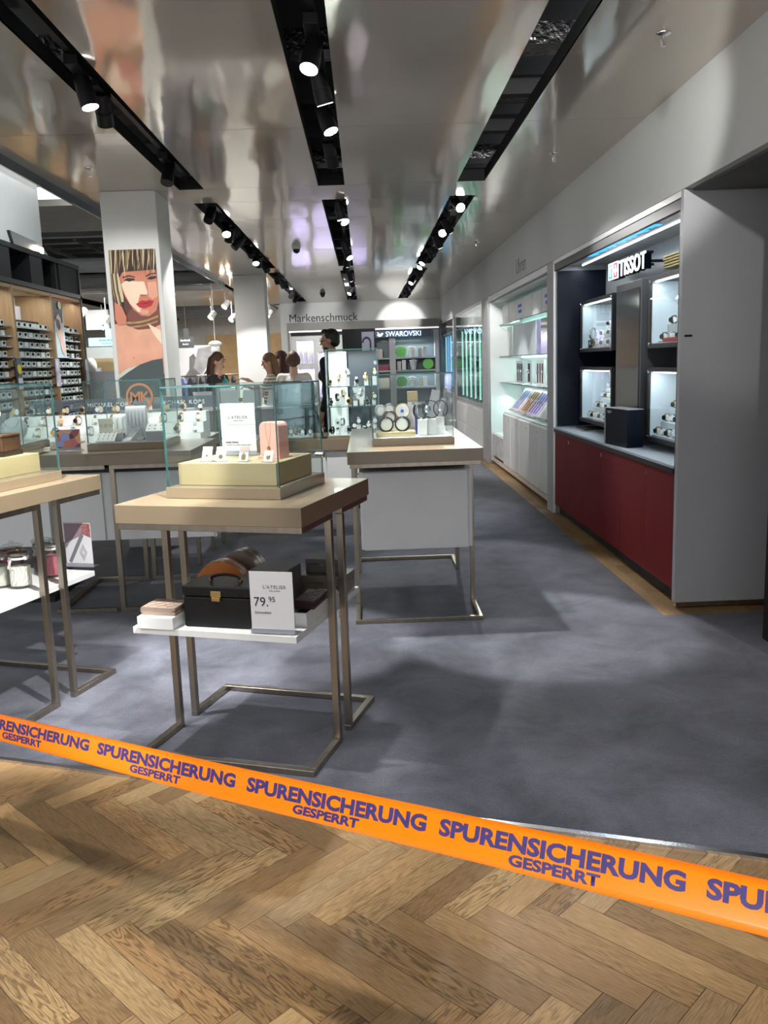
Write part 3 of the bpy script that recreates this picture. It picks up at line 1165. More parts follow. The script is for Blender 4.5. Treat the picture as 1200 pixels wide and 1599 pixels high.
def watch(label, loc, rz, si, di, Rw=0.032, tilt=0.0, group=None, name='wristwatch', cushion=None, sy=1.15, parts=True):
    """watch loop standing on its strap, axis along local X turned so dial faces local -Y"""
    if not parts:
        m = MB()
        m.band((0, 0, (Rw + 0.003) * sy), Rw, 0.018, 0.0025, 0, 18, 'X', sy)
        m.cyl((0, -Rw - 0.001, Rw * sy * 1.1), (0, -Rw - 0.009, Rw * sy * 1.1), 0.017, 0.017, 14, 1)
        if cushion is not None:
            m.cyl((-0.011, 0, (Rw + 0.003) * sy), (0.011, 0, (Rw + 0.003) * sy), Rw * 0.8, Rw * 0.8, 14, 2)
        o = m.build(name, [straps[si], dials[di]] + ([cushion] if cushion is not None else []), None, loc=loc)
        o.rotation_euler = (tilt, 0, rz)
        return tag(o, label, 'watch', group)
    t = thing(name, label, 'watch', loc, 0, group, rot=(tilt, 0, rz))
    m = MB()
    m.band((0, 0, (Rw + 0.0032) * sy), Rw, 0.018, 0.003, 0, 30, 'X', sy)
    m.build('strap', straps[si], t, 0, True)
    m = MB()
    m.cyl((0, -Rw - 0.0005, Rw * sy * 1.1), (0, -Rw - 0.010, Rw * sy * 1.1), 0.0185, 0.018, 22)
    m.build('watch_case', gold if si in (2, 3) else silver, t, 0, True)
    m = MB()
    m.cyl((0, -Rw - 0.0102, Rw * sy * 1.1), (0, -Rw - 0.0112, Rw * sy * 1.1), 0.0155, 0.0155, 22)
    m.build('dial', dials[di], t)
    m = MB()
    m.box(-0.0006, 0.0006, -Rw - 0.0118, -Rw - 0.0113, Rw * sy * 1.1, Rw * sy * 1.1 + 0.011)
    m.box(0, 0.008, -Rw - 0.0118, -Rw - 0.0113, Rw * sy * 1.1 - 0.0006, Rw * sy * 1.1 + 0.0006)
    m.build('hands', ink, t)
    m = MB()
    m.cyl((0.018, -Rw - 0.006, Rw * sy * 1.1), (0.0215, -Rw - 0.006, Rw * sy * 1.1), 0.0025, 0.0025, 8)
    m.build('crown', gold if si in (2, 3) else silver, t)
    return t


# big watch on top of the wooden box, on a steel foot
bw = thing('wristwatch', 'large gold watch with black strap on steel foot atop the wooden box', 'watch', L2(0.085, 0.03, 1.2456), A18 + 0.9)
m = MB()
m.cyl((0, 0, 0), (0, 0, 0.006), 0.022, 0.022, 18)
m.cyl((0, 0, 0.006), (0, 0, 0.032), 0.005, 0.005, 10)
m.build('display_foot', steel, bw, 0, True)
m = MB()
m.band((0, 0, 0.095), 0.058, 0.03, 0.006, 0, 36, 'X', 1.08, R(70), R(330))
m.build('strap', straps[0], bw, 0, True)
m = MB()
m.band((0, 0, 0.095), 0.058, 0.028, 0.007, 0, 24, 'X', 1.08, R(-30), R(70))
m.build('bracelet', gold, bw, 0, True)
m = MB()
m.cyl((0, -0.06, 0.095), (0, -0.072, 0.095), 0.030, 0.029, 24)
m.build('watch_case', gold, bw, 0, True)
m = MB()
m.cyl((0, -0.0722, 0.095), (0, -0.0735, 0.095), 0.025, 0.025, 24)
m.build('dial', dials[0], bw)
# ================================================================== WHITE DRAWER COUNTER (right of centre) AND ITS SHOWCASE
T3 = (0.27, 5.66, 0)
t3 = table('tan topped counter with white drawer box on steel legs, right of centre', T3, 0.0, w=0.373, d0=-0.83, d1=0.83, li=-0.435, l2=0.435, top=(0.385, -0.845, 0.95))
m = MB()
m.box(-0.325, 0.345, -0.60, 0.55, 0.40, 0.872)
m.build('drawer_box', white, t3, 0.002)
m = MB()
m.box(-0.305, 0.318, -0.622, -0.601, 0.40, 0.868)
m.build('drawer_front', white, t3, 0.002)
m = MB()
m.box(-0.30, 0.32, -0.45, 0.5, 0.8725, 0.9215)
m.build('shadow_gap_rail', blackm, t3)
m = MB()
m.box(-0.335, -0.3255, -0.605, -0.54, 0.845, 0.86)
m.build('drawer_lock', silver, t3)

s3 = showcase('glass showcase of watches on the counter right of centre', (0, 0, 0), 0, 0.03, 0.522, 5.10, 5.57, 1.0175, 1.058, 1.440, lockpos=(0.514, 5.13, 1.16), floor_white=True)
ZS3 = 1.0645
m = MB()
m.box(0.058, 0.295, 5.17, 5.36, ZS3 + 0.0005, ZS3 + 0.03)
tag(m.build('watch_tray', tan_d, None, 0.002), 'tan display tray under the round watch cuffs in the right showcase', 'display tray')


def cuff_watch(label, loc, rz, si, di, Rw, parts=True):
    """white round cushion with watch strap around it, seen face on"""
    t = thing('cuff_watch', label, 'watch', loc, rz)
    m = MB()
    m.cyl((0, -0.014, Rw + 0.001), (0, 0.014, Rw + 0.001), Rw * 0.9, Rw * 0.9, 28)
    m.build('cushion', white, t, 0.003, True)
    m = MB()
    m.band((0, 0, Rw + 0.001), Rw * 0.91, 0.034, 0.0075, 0, 32, 'Y', 1.0, R(100), R(440))
    m.build('strap', straps[si], t, 0, True)
    m = MB()
    m.cyl((0, 0, 2 * Rw - 0.004), (0, 0, 2 * Rw + 0.004), 0.016, 0.016, 18)
    m.build('watch_case', gold if si in (2, 3) else silver, t, 0, True)
    m = MB()
    m.cyl((0, 0, 2 * Rw + 0.0042), (0, 0, 2 * Rw + 0.005), 0.013, 0.013, 18)
    m.build('dial', dials[di], t)
    return t


cuff_watch('white round cuff with black strap watch, front left on the tan tray', (0.118, 5.222, ZS3 + 0.031), 0.25, 0, 1, 0.042)
cuff_watch('white round cuff with dark bracelet, front right on the tan tray', (0.220, 5.215, ZS3 + 0.031), -0.3, 0, 1, 0.042)
cuff_watch('brown strapped watch on raised cushion, middle of the right showcase tray', (0.142, 5.30, ZS3 + 0.075), 0.3, 4, 0, 0.036)
cuff_watch('pale dial watch cuff, upper left behind the tan tray', (0.09, 5.42, ZS3 + 0.12), 0.0, 5, 0, 0.03)
cuff_watch('grey cuff with silver watch, upper second behind the tan tray', (0.148, 5.44, ZS3 + 0.125), 0.0, 1, 0, 0.03)
m = MB()
m.box(0.055, 0.26, 5.39, 5.47, ZS3 + 0.0005, ZS3 + 0.119)
tag(m.build('display_block', acryl, None, loc=(0, 0, 0)), 'clear acrylic block behind the tan tray in the right showcase', 'display block')
m = MB()
m.box(0.10, 0.185, 5.27, 5.335, ZS3 + 0.0305, ZS3 + 0.0745)
tag(m.build('display_block', white, None, 0.002), 'small white block lifting the brown strapped watch', 'display block')
cl = thing('wall_clock', 'small round white and gold clock with blue centre in the right showcase', 'clock', (0.225, 5.33, ZS3 + 0.031), -0.15)
m = MB()
m.cyl((0, 0, 0.115), (0, 0.02, 0.115), 0.047, 0.047, 30)
m.build('clock_case', gold, cl, 0, True)
m = MB()
m.cyl((0, -0.002, 0.115), (0, -0.0005, 0.115), 0.041, 0.041, 30)
m.build('dial', dials[0], cl)
m = MB()
m.cyl((0, -0.0035, 0.115), (0, -0.0022, 0.115), 0.011, 0.011, 16)
m.build('dial_centre', bluew, cl)
m = MB()
m.box(-0.03, 0.03, -0.005, 0.035, 0, 0.004)
m.box(-0.012, 0.012, 0.004, 0.016, 0.004, 0.07)
m.build('stand', acryl, cl)
tb = thing('carton', 'tall slim white carton with tan top in the right showcase', 'box', (0.293, 5.39, ZS3 + 0.0005), 0)
m = MB()
m.box(-0.03, 0.03, -0.03, 0.03, 0, 0.2)
m.build('body', paper, tb, 0.001)
m = MB()
m.box(-0.0315, 0.0315, -0.0315, 0.0315, 0.2005, 0.262)
m.build('lid', tan_d, tb, 0.001)
m = MB()
m.box(0.300, 0.337, 5.285, 5.34, ZS3 + 0.0005, ZS3 + 0.11)
tag(m.build('carton', mat('violet_card', rgb(74, 66, 150), 0.5), None, 0.001), 'small violet carton beside the tall white one', 'box')
big = ((0.340, 'left'), (0.398, 'middle'), (0.450, 'right'))
for i, (x, nm) in enumerate(big):
    m = MB()
    hh = (0.098, 0.098, 0.104)[i]
    m.box(x - 0.027, x + 0.027, 5.20 + 0.03 * i, 5.26 + 0.03 * i, ZS3 + 0.0005, ZS3 + hh)
    tag(m.build('display_block', white, None, 0.0015), nm + ' white block of the three carrying large bracelets', 'display block', None)
    t = thing('bracelet_watch', ('pile of black and steel watch loops on the left white block', 'large black and steel bracelet watch on the middle white block', 'thin black hoop bracelet on the right white block')[i], 'watch', (x + 0.01 * (i - 1), 5.235 + 0.03 * i, ZS3 + hh + 0.0005), (0.9, 1.25, 1.0)[i])
    m = MB()
    rr = (0.046, 0.05, 0.046)[i]
    m.band((0, 0, rr * 1.08), rr, (0.018, 0.016, 0.008)[i], 0.004, 0, 36, 'X', 1.05)
    m.build('strap', straps[0], t, 0, True)
    if i < 2:
        m = MB()
        m.band((0.016, 0, rr * 1.12), rr * 0.92, 0.012, 0.004, 0, 36, 'X', 1.1)
        m.build('bracelet', straps[1], t, 0, True)
        m = MB()
        m.cyl((0.004, -rr - 0.004, rr * 1.3), (0.004, -rr - 0.014, rr * 1.3), 0.024, 0.022, 22)
        m.build('watch_case', silver, t, 0, True)
    if i == 0:
        m = MB()
        m.band((-0.01, 0.004, rr * 2.1), rr * 0.9, 0.014, 0.004, 0, 30, 'Z', 0.8)
        m.build('loose_strap', straps[1], t, 0, True)
for i, (x, z, rz, w) in enumerate(((0.385, 0.17, 0.25, 0.055), (0.432, 0.12, 0.5, 0.03))):
    m = MB()
    M = Matrix.Translation((x, (5.48, 5.43)[i], ZS3 + 0.001)) @ Matrix.Rotation(R((14, 16)[i]), 4, 'Y')
    m.box(-w / 2, w / 2, -0.008, 0.008, 0.01, (0.27, 0.22)[i], 0, M)
    tag(m.build('display_plate', grey_p, None, 0.001), ('wide leaning grey display plate', 'narrow steeply leaning grey display plate')[i] + ' at back of right showcase', 'display plate')

# ================================================================== COUNTER WITH JEWELLERY SHOWCASE (left of centre)
T4 = (-1.55, 5.72, 0)
t4 = thing('display_counter', 'tan topped counter with white drawer box behind the two front tables', 'counter', T4)
m = MB()
m.box(-0.47, 0.47, -0.45, 0.45, 0.945, 1.02)
m.build('tabletop', tan, t4, 0.002)
m = MB()
m.box(-0.44, 0.56, -0.26, 0.36, 0.44, 0.885)
m.build('drawer_box', white, t4, 0.002)
m = MB()
m.box(-0.425, -0.15, -0.275, -0.261, 0.445, 0.88)
m.build('drawer_front', white, t4, 0.001)
m = MB()
m.box(-0.13, 0.545, -0.275, -0.261, 0.445, 0.88)
m.build('drawer_front', white, t4, 0.001)
for sgn in (1, -1):
    xa, xb = (-0.045, 0.45) if sgn > 0 else (-0.45, -0.072)
    for z in (0.008, 0.918):
        m = MB()
        for y in (-0.43, 0.40):
            m.box(xa, xb, y, y + 0.03, z, z + 0.026)
        xe = xb - 0.03 if sgn > 0 else xa
        m.box(xe, xe + 0.03, -0.40, 0.40, z, z + 0.026)
        m.build('top_frame' if z > 0.5 else 'floor_frame', steel, t4, 0.001)
for x, y in ((-0.045, -0.43), (-0.045, 0.40), (-0.10, 0.40), (-0.10, -0.43)):
    if (x, y) == (-0.10, -0.43):
        continue
    m = MB()
    m.box(x, x + 0.03, y, y + 0.03, 0.0345, 0.9175)
    m.build('leg', steel, t4, 0.001)
m = MB()
m.box(-0.40, 0.40, -0.3, 0.3, 0.8855, 0.917)
m.build('shadow_gap_rail', blackm, t4)
# low dark plinth of the neighbouring counter
t5 = thing('display_counter', 'tan topped counter at the left edge behind the wooden box showcase', 'counter', (-2.62, 5.9, 0))
m = MB()
m.box(-0.55, 0.55, -0.45, 0.45, 0.945, 1.02)
m.build('tabletop', tan, t5, 0.002)
m = MB()
m.box(-0.5, 0.54, -0.36, 0.4, 0.40, 0.93)
m.build('drawer_box', white, t5, 0.002)
m = MB()
m.box(-0.48, 0.5, -0.3, 0.36, 0.008, 0.05)
for x in (-0.44, 0.4):
    for y in (-0.26, 0.26):
        m.box(x, x + 0.03, y, y + 0.03, 0.05, 0.40)
m.build('frame', blackm, t5)

s4 = showcase('glass showcase of necklaces and rings on the counter left of centre', (0, 0, 0), 0, -1.765, -1.275, 5.44, 5.90, 1.0205, 1.064, 1.455, floor_white=True)
Z4 = 1.0715


def ramp(name, label, cat, loc, rz, w, dd, h0, h1, mm, items=None):
    t = thing(name, label, cat, loc, rz)
    m = MB()
    m.prism([(-dd / 2, 0), (dd / 2, 0), (dd / 2, h1), (-dd / 2, h0)], (-w / 2, 0, 0), (0, 1, 0), (0, 0, 1), (w, 0, 0))
    m.build('cushion', mm, t, 0.002)
    if items:
        items(t, w, dd, h0, h1)
    return t


def ring_items(t, w, dd, h0, h1):
    for r_ in range(3):
        for c in range(4):
            m = MB()
            f = (r_ + 0.5) / 3
            x, y, z = -w / 2 + w * (c + 0.5) / 4, -dd / 2 + dd * f, h0 + (h1 - h0) * f
            m.band((x, y, z + 0.002), 0.0045, 0.002, 0.0016, 0, 12, 'X')
            m.ell((x, y, z + 0.009), (0.003, 0.003, 0.003), 0, 8, 5)
            m.build('ring', gold if (r_ + c) % 2 else silver, t)


ramp('ring_tray', 'slanted white ring tray with three rows of rings, front left', 'ring tray', (-1.655, 5.50, Z4), 0.0, 0.115, 0.09, 0.008, 0.055, white, ring_items)


def chain_items(t, w, dd, h0, h1):
    for c in range(3):
        m = MB()
        x = -w / 2 + w * (c + 0.5) / 3
        m.tube([(x - 0.006, dd / 2 - 0.004, h1), (x, -dd / 4, h0 + (h1 - h0) * 0.25 + 0.002), (x + 0.006, dd / 2 - 0.004, h1)], 0.0008, 0, 5)
        m.ell((x, -dd / 4, h0 + (h1 - h0) * 0.25 + 0.003), (0.005, 0.004, 0.003), 0, 8, 5)
        m.build('necklace', silver, t)


ramp('earring_tray', 'slanted white necklace tray leaning at the middle of the left showcase', 'jewellery tray', (-1.505, 5.535, Z4), -0.5, 0.07, 0.11, 0.006, 0.085, white, chain_items)


def bust(label, loc, rz, w, h, chains, mm):
    """white necklace board: curved upright with hanging chains"""
    t = thing('necklace_bust', label, 'necklace stand', loc, rz)
    m = MB()
    n = 10
    vs = []
    prof = []
    for i in range(n + 1):
        a = PI * 0.5 * i / n
        prof.append((0.03 - 0.03 * math.sin(a), h - 0.03 + 0.03 * math.cos(a) if i else h))
    prof = [(0.05, 0), (0.05, h - 0.02), (0.035, h)] + [(0.015 - 0.02 * math.sin(PI / 2 * i / n), h - 0.02 + 0.02 * math.cos(PI / 2 * i / n)) for i in range(n + 1)] + [(-0.012, 0)]
    m.prism(prof, (-w / 2, 0, 0), (0, 1, 0), (0, 0, 1), (w, 0, 0))
    m.build('board', mm, t, 0, True)
    for c in range(chains):
        x = -w / 2 + w * (c + 0.7) / (chains + 0.4)
        ln = h * (0.5 + 0.18 * ((c * 5) % 4) / 3)
        m = MB()
        m.tube([(x - 0.006, 0.02, h + 0.001), (x - 0.005, -0.012, h - 0.03), (x, -0.0155, h - ln), (x + 0.005, -0.012, h - 0.03), (x + 0.006, 0.02, h + 0.001)], 0.0008, 0, 5)
        m.ell((x, -0.0165, h - ln - 0.006), (0.005, 0.002, 0.007), 0, 8, 6)
        m.build('necklace', silver, t)
    return t


bust('tall white necklace board with five silver chains in the left showcase', (-1.492, 5.62, Z4), 0.0, 0.128, 0.215, 5, paper)
bust('lower white necklace board behind the ring tray', (-1.60, 5.70, Z4), 0.1, 0.12, 0.16, 3, white)
ec = thing('earring_card', 'cream card with two rows of earrings standing behind ring tray', 'jewellery card', (-1.69, 5.62, Z4), 0.1)
m = MB()
m.box(-0.045, 0.045, 0, 0.006, 0, 0.14)
m.build('card', mat('cream_card', rgb(228, 224, 206), 0.6), ec)
for i in range(6):
    m = MB()
    x, z = -0.03 + 0.03 * (i % 3), 0.045 + 0.05 * (i // 3)
    m.band((x, -0.002, z), 0.007, 0.002, 0.002, 0, 12, 'Y')
    m.build('earring', silver if i % 2 else gold, ec)
for i, (x, y, w, h, lb) in enumerate(((-1.572, 5.53, 0.045, 0.05, 'grey block holding a single ring before the tall necklace board'), (-1.438, 5.50, 0.04, 0.02, 'tiny grey block with hoop earring beside the white jewel box'))):
    t = thing('ring_holder', lb, 'ring holder', (x, y, Z4))
    m = MB()
    m.box(-w / 2, w / 2, -0.02, 0.02, 0, h)
    m.build('block', grey_p, t, 0.001)
    m = MB()
    m.band((0, 0, h + 0.013), 0.011, 0.003, 0.002, 0, 18, 'Y')
    m.build('ring', silver, t)
jb = thing('jewel_box', 'white slanted box of earrings at right end of the left showcase', 'jewellery tray', (-1.352, 5.54, Z4), 0.1)
m = MB()
m.box(-0.055, 0.055, -0.05, 0.05, 0, 0.052)
m.build('base', grey_p, jb, 0.001)
m = MB()
m.prism([(-0.05, 0.0525), (0.05, 0.0525), (0.05, 0.10), (-0.05, 0.06)], (-0.055, 0, 0), (0, 1, 0), (0, 0, 1), (0.11, 0, 0))
m.build('cushion', white, jb)
for i in range(6):
    m = MB()
    x, y = -0.036 + 0.036 * (i % 3), -0.025 + 0.045 * (i // 3)
    m.ell((x, y, 0.072 + 0.4 * y + 0.008), (0.005, 0.004, 0.005), 0, 8, 6)
    m.build('earring', gold if i % 2 else silver, jb)

s5 = showcase('glass showcase with white necklace bust at left behind the wooden box', (0, 0, 0), 0, -2.62, -2.20, 5.55, 6.0, 1.0205, 1.064, 1.455, floor_white=True)
hb = thing('necklace_bust', 'round white necklace cushion with thin chain, behind the wooden box', 'necklace stand', (-2.325, 5.70, Z4 + 0.014), 0.2)
m = MB()
m.ell((0, 0.02, 0.085), (0.085, 0.03, 0.085), 0, 24, 14, Matrix.Rotation(R(-25), 4, 'X'))
m.build('cushion', white, hb, 0, True)
m = MB()
m.tube([(-0.05, -0.015, 0.13), (-0.03, -0.035, 0.095), (0.0, -0.045, 0.08), (0.03, -0.035, 0.095), (0.05, -0.015, 0.13)], 0.0015, 0, 6)
m.build('necklace', silver, hb)
bust('grey upright earring board in the showcase behind the wooden box', (-2.46, 5.80, Z4), 0.05, 0.12, 0.19, 2, grey_p)
for i, (x, y, h) in enumerate(((-2.50, 5.64, 0.10), (-2.42, 5.70, 0.15), (-2.38, 5.63, 0.10))):
    t = thing('earring_stand', nth(i, 3) + ' of three clear T-shaped earring stands behind the wooden box', 'earring stand', (x, y, Z4))
    m = MB()
    m.box(-0.02, 0.02, -0.015, 0.015, 0, 0.004)
    m.box(-0.003, 0.003, -0.002, 0.002, 0.004, h)
    m.box(-0.032, 0.032, -0.002, 0.002, h, h + 0.004)
    m.build('stand', mat_lip, t)
    for s_ in (-1, 1):
        m = MB()
        m.tube([(0.027 * s_, -0.003, h), (0.027 * s_, -0.003, h - 0.05)], 0.0012, 0, 5)
        m.ell((0.027 * s_, -0.003, h - 0.055), (0.003, 0.003, 0.006), 0, 8, 5)
        m.build('earring', silver, t)
pc = acrylic_sign('photo_stand', 'colourful portrait photo card in acrylic block between the left showcases', (-1.905, 5.52, 1.0205), 0.05, 0.145, 0.135, 0.05, collage_material('portrait_collage', [(120, 60, 90), (206, 120, 76), (60, 52, 66), (150, 160, 210), (190, 110, 120), (220, 160, 110), (150, 70, 70)], 24.0))

# ================================================================== BRAND WATCH COUNTER behind: rows of watches, brand bars, copper ring emblem
C6 = thing('display_counter', 'long taupe counter carrying rows of fashion watches, left background', 'counter', (-1.95, 6.85, 0))
m = MB()
m.box(-0.95, 0.72, -0.42, 0.42, 0.90, 0.985)
m.build('tabletop', mat('taupe_top', rgb(120, 112, 104), 0.35), C6, 0.002)
m = MB()
m.box(-0.9, 0.68, -0.36, 0.36, 0.48, 0.8995)
m.build('cabinet_body', mat('grey_lacquer', rgb(112, 112, 116), 0.5), C6)
for x in (-0.85, 0.60):
    for y in (-0.32, 0.29):
        m = MB()
        m.box(x, x + 0.03, y, y + 0.03, 0.008, 0.4795)
        m.build('leg', steel, C6, 0.001)
# three stepped ledges
st = thing('watch_steps', 'white stepped display ledges under the fashion watches', 'display steps', (-1.95, 6.85, 0.9855))
m = MB()
for i in range(3):
    m.box(-0.85, 0.70, -0.36 + 0.14 * i, -0.22 + 0.14 * i, 0, 0.05 + 0.075 * i)
m.build('steps', white, st)
fsi = [2, 1, 2, 3, 1, 0, 2, 1]
k = 0
for r_ in range(3):
    nrow = 12
    for c in range(nrow):
        k += 1
        x = -1.95 - 0.80 + 1.45 * c / (nrow - 1)
        y = 6.85 - 0.29 + 0.14 * r_
        z = 0.9855 + 0.05 + 0.075 * r_ + 0.0005
        if r_ == 1 and abs(x + 1.735) < 0.09:
            continue
        si = fsi[(c * 3 + r_ * 2) % 8]
        watch('%s watch on cushion, %s in the %s ledge row, left background' % (['black strap', 'silver', 'gold', 'rose gold', 'brown strap', 'white strap'][si], nth(c, nrow), ['front', 'middle', 'back'][r_]), (x, y, z), random.uniform(-0.4, 0.4), si, (k * 5) % 3, 0.03, 0.0, 'watches on the fashion counter ledges', cushion=white, parts=False)
hdr = thing('brand_bar', 'clear header bar with designer brand lettering above the fashion watches', 'sign', (-1.95, 6.83, 1.2))
m = MB()
m.box(-0.82, 0.72, 0.33, 0.338, 0.0, 0.095)
m.build('panel', mat('smoky_bar', rgb(86, 96, 106), 0.2, alpha=0.55), hdr)
m = MB()
for x in (-0.8, 0.0, 0.7):
    m.cyl((x, 0.345, -0.21), (x, 0.345, 0.0), 0.006, 0.006, 8)
m.build('posts', steel, hdr)
txt('MICHAEL KORS', 0.048, paper, hdr, (-0.34, 0.3285, 0.03), FACE_CAM, 0.001, 0.0004, sp=1.12)
txt('MICHAEL KORS', 0.048, paper, hdr, (0.26, 0.3285, 0.03), FACE_CAM, 0.001, 0.0004, sp=1.12)
em = thing('brand_emblem', 'copper ring emblem with letters MK above the fashion watches', 'emblem', (-1.735, 6.70, 1.0995))
m = MB()
m.band((0, 0, 0.215), 0.088, 0.02, 0.016, 0, 40, 'Y')
m.build('ring', copper, em, 0, True)
txt('MK', 0.11, copper, em, (-0.077, 0.0, 0.178), FACE_CAM, 0.006, 0.002, sp=0.9)
m = MB()
m.cyl((0, 0, 0.02), (0, 0, 0.113), 0.008, 0.008, 10)
m.box(-0.03, 0.03, -0.02, 0.02, 0.012, 0.022)
m.build('stand', copper, em)

# ================================================================== LONG LOW COUNTER behind, tall showcase, blue backed showcase
C5 = thing('display_counter', 'long tan topped counter with white drawers behind the centre showcases', 'counter', (-0.6, 7.65, 0))
m = MB()
m.box(-0.78, 0.78, -0.35, 0.4, 0.79, 0.888)
m.build('tabletop', tan, C5, 0.002)
m = MB()
m.box(-0.74, 0.74, -0.30, 0.36, 0.36, 0.7895)
m.build('drawer_box', white, C5, 0.002)
for i in range(3):
    m = MB()
    m.box(-0.73 + i * 0.49, -0.25 + i * 0.49, -0.316, -0.301, 0.365, 0.775)
    m.build('drawer_front', white, C5, 0.0015)
for x in (-0.70, 0.67):
    for y in (-0.27, 0.30):
        m = MB()
        m.box(x, x + 0.03, y, y + 0.03, 0.008, 0.3595)
        m.build('leg', steel, C5, 0.001)
s6 = showcase('tall lit glass showcase with three shelves of watches, centre background', (0, 0, 0), 0, -0.335, 0.122, 7.34, 7.74, 0.8885, 0.905, 1.635, shelves=(1.325, 1.155), floor_white=True)
area('showcase_light', s6, (-0.1, 7.5, 1.615), (0, 0, 0), 0.40, 0.03, 2.0, (0.92, 1.0, 0.97))
m = MB()
m.box(0.08, 0.105, 7.345, 7.355, 1.50, 1.53)
m.build('hinge', silver, s6)
wp = thing('backdrop_board', 'white upright back panel inside the tall lit showcase', 'display panel', (-0.24, 7.70, 0.9123))
m = MB()
m.box(-0.075, 0.085, 0, 0.008, 0, 0.71)
m.build('panel', white, wp)
dp = thing('backdrop_board', 'dark upright back panel with grey photo inside the tall lit showcase', 'display panel', (0.0, 7.70, 0.9123))
m = MB()
m.box(-0.14, 0.105, 0, 0.008, 0, 0.71)
m.build('panel', mat('slate_panel', rgb(50, 56, 64), 0.5), dp)
m = MB()
m.prism([(-0.115, 0.40), (0.0, 0.405), (-0.005, 0.28), (-0.085, 0.285)], (0, -0.003, 0), (1, 0, 0), (0, 0, 1), (0, 0.002, 0))
m.build('photo', mat('grey_photo', rgb(150, 152, 156), 0.4, var=0.4, scale=18), dp)
ni = 0
for zz, nm, n in ((1.3255, 'top', 6), (1.1555, 'middle', 8), (0.9120, 'bottom', 9)):
    for c in range(n):
        x = -0.295 + (0.365) * c / (n - 1)
        if nm == 'top' and c > 3:
            x += 0.015
        si = {'top': [2, 2, 1, 1, 2, 2], 'middle': [0, 0, 2, 2, 1, 1, 0, 2], 'bottom': [0, 0, 1, 1, 0, 1, 1, 1, 1]}[nm][c]
        hh = 0.006 + 0.035 * (c % 3)
        m = MB()
        m.box(-0.018, 0.018, -0.018, 0.018, 0, hh)
        y = 7.44 + 0.06 * (c % 2)
        tag(m.build('display_block', white, None, loc=(x, y, zz + 0.0004)), 'small white block, %s on the %s shelf of the tall showcase' % (nth(c, n), nm), 'display block', 'blocks in the tall showcase')
        watch('%s watch, %s on %s shelf of the tall lit showcase' % (['black strap', 'silver', 'gold'][si], nth(c, n), nm), (x, y, zz + hh + 0.001), random.uniform(-0.6, 0.6), si, 0 if c % 3 else 1, 0.026, 0, 'watches in the tall lit showcase', parts=(nm != 'bottom'))
s7 = showcase('glass showcase with pale blue back behind the pink stand', (0, 0, 0), 0, -0.79, -0.45, 7.36, 7.74, 0.8885, 0.90, 1.375, backm=glass_b, shelves=(1.18,), floor_white=True)
for i in range(7):
    x = -0.735 + 0.04 * i
    watch('steel watch, %s on floor of the pale blue showcase' % nth(i, 7), (x, 7.50 + 0.05 * (i % 2), 0.908), random.uniform(-0.7, 0.7), (1, 0, 1, 2, 1, 0, 1)[i], i % 2, 0.028 + 0.006 * (i == 2), 0, 'watches in the pale blue showcase', parts=False)
tp = thing('tablet_stand', 'black leaning tablet on the long counter beside the pale blue showcase', 'tablet', (-0.378, 7.42, 0.8885), 0.1)
m = MB()
M = Matrix.Rotation(R(-11), 4, 'Y')
m.box(-0.006, 0.006, -0.1, 0.1, 0.014, 0.24, 0, M)
m.build('screen', blackm, tp, 0.002)
m = MB()
m.box(-0.03, 0.03, -0.06, 0.06, 0, 0.01)
m.build('base', blackm, tp)
s8 = showcase('low glass showcase with dark base at left end of the long counter', (0, 0, 0), 0, -1.30, -0.93, 7.36, 7.74, 0.8885, 0.90, 1.36, shelves=(1.15,))
for i in range(6):
    watch('watch on the floor of the low dark showcase, %s of six' % nth(i, 6), (-1.25 + 0.05 * i, 7.48 + 0.04 * (i % 2), 0.9015), random.uniform(-0.6, 0.6), (0, 1, 2, 0, 1, 1)[i], 1, 0.03, 0, 'watches in the low dark showcase', parts=False)
m = MB()
m.box(-1.26, -1.17, 7.5, 7.6, 1.151, 1.21)
tag(m.build('gift_box', bluew, None, 0.001), 'blue gift box on glass shelf of the low dark showcase', 'box')
m = MB()
m.prism([(-0.04, 0), (0.04, 0), (0, 0.035)], (-1.0, 7.45, 1.151), (1, 0, 0), (0, 0, 1), (0, 0.04, 0))
tag(m.build('ring_stand', oak, None, 0.001), 'small wooden wedge stand on shelf beside the blue gift box', 'display stand')
# ================================================================== RIGHT WALL: RED WATCH CABINET
tc = thing('watch_cabinet', 'built-in watch cabinet with red doors, dark blue niche and lit sign', 'cabinet', (1.802, 4.93, 0))


def P(f, name, mm, parent, bev=0.0, smooth=False):
    m = MB()
    f(m)
    return m.build(name, mm, parent, bev, smooth)


def B(*bx):
    return lambda m: [m.box(*b) for b in bx]


P(B((0.0, 0.60, 0.0, 0.045, 0.035, 2.397)), 'side_panel', grey_p, tc, 0.002)
P(B((0.012, 0.60, 0.002, 0.043, 0.009, 0.0345)), 'panel_foot', steel, tc)
P(B((0.001, 0.02, 0.0455, 3.34, 2.362, 2.397), (0.001, 0.02, 3.318, 3.34, 0.009, 2.3615)), 'white_trim', white, tc)
P(B((0.008, 0.035, 0.0455, 3.317, 2.30, 2.3615), (0.008, 0.035, 0.0455, 0.075, 0.10, 2.2995)), 'black_frame', blackm, tc)
P(B((0.5, 0.515, 0.046, 3.318, 0.86, 2.36)), 'back_panel', navy, tc)
P(B((0.036, 0.499, 3.30, 3.317, 0.86, 2.30)), 'end_wall', navy, tc)
P(B((0.036, 0.499, 0.076, 3.30, 2.345, 2.361)), 'niche_ceiling', mat('niche_ceiling_grey', rgb(176, 180, 182), 0.25), tc)
P(B((0.488, 0.4995, 0.08, 3.298, 1.99, 2.344)), 'sign_board', mat('pale_stone_board', rgb(158, 162, 162), 0.5, var=0.06, scale=3), tc)
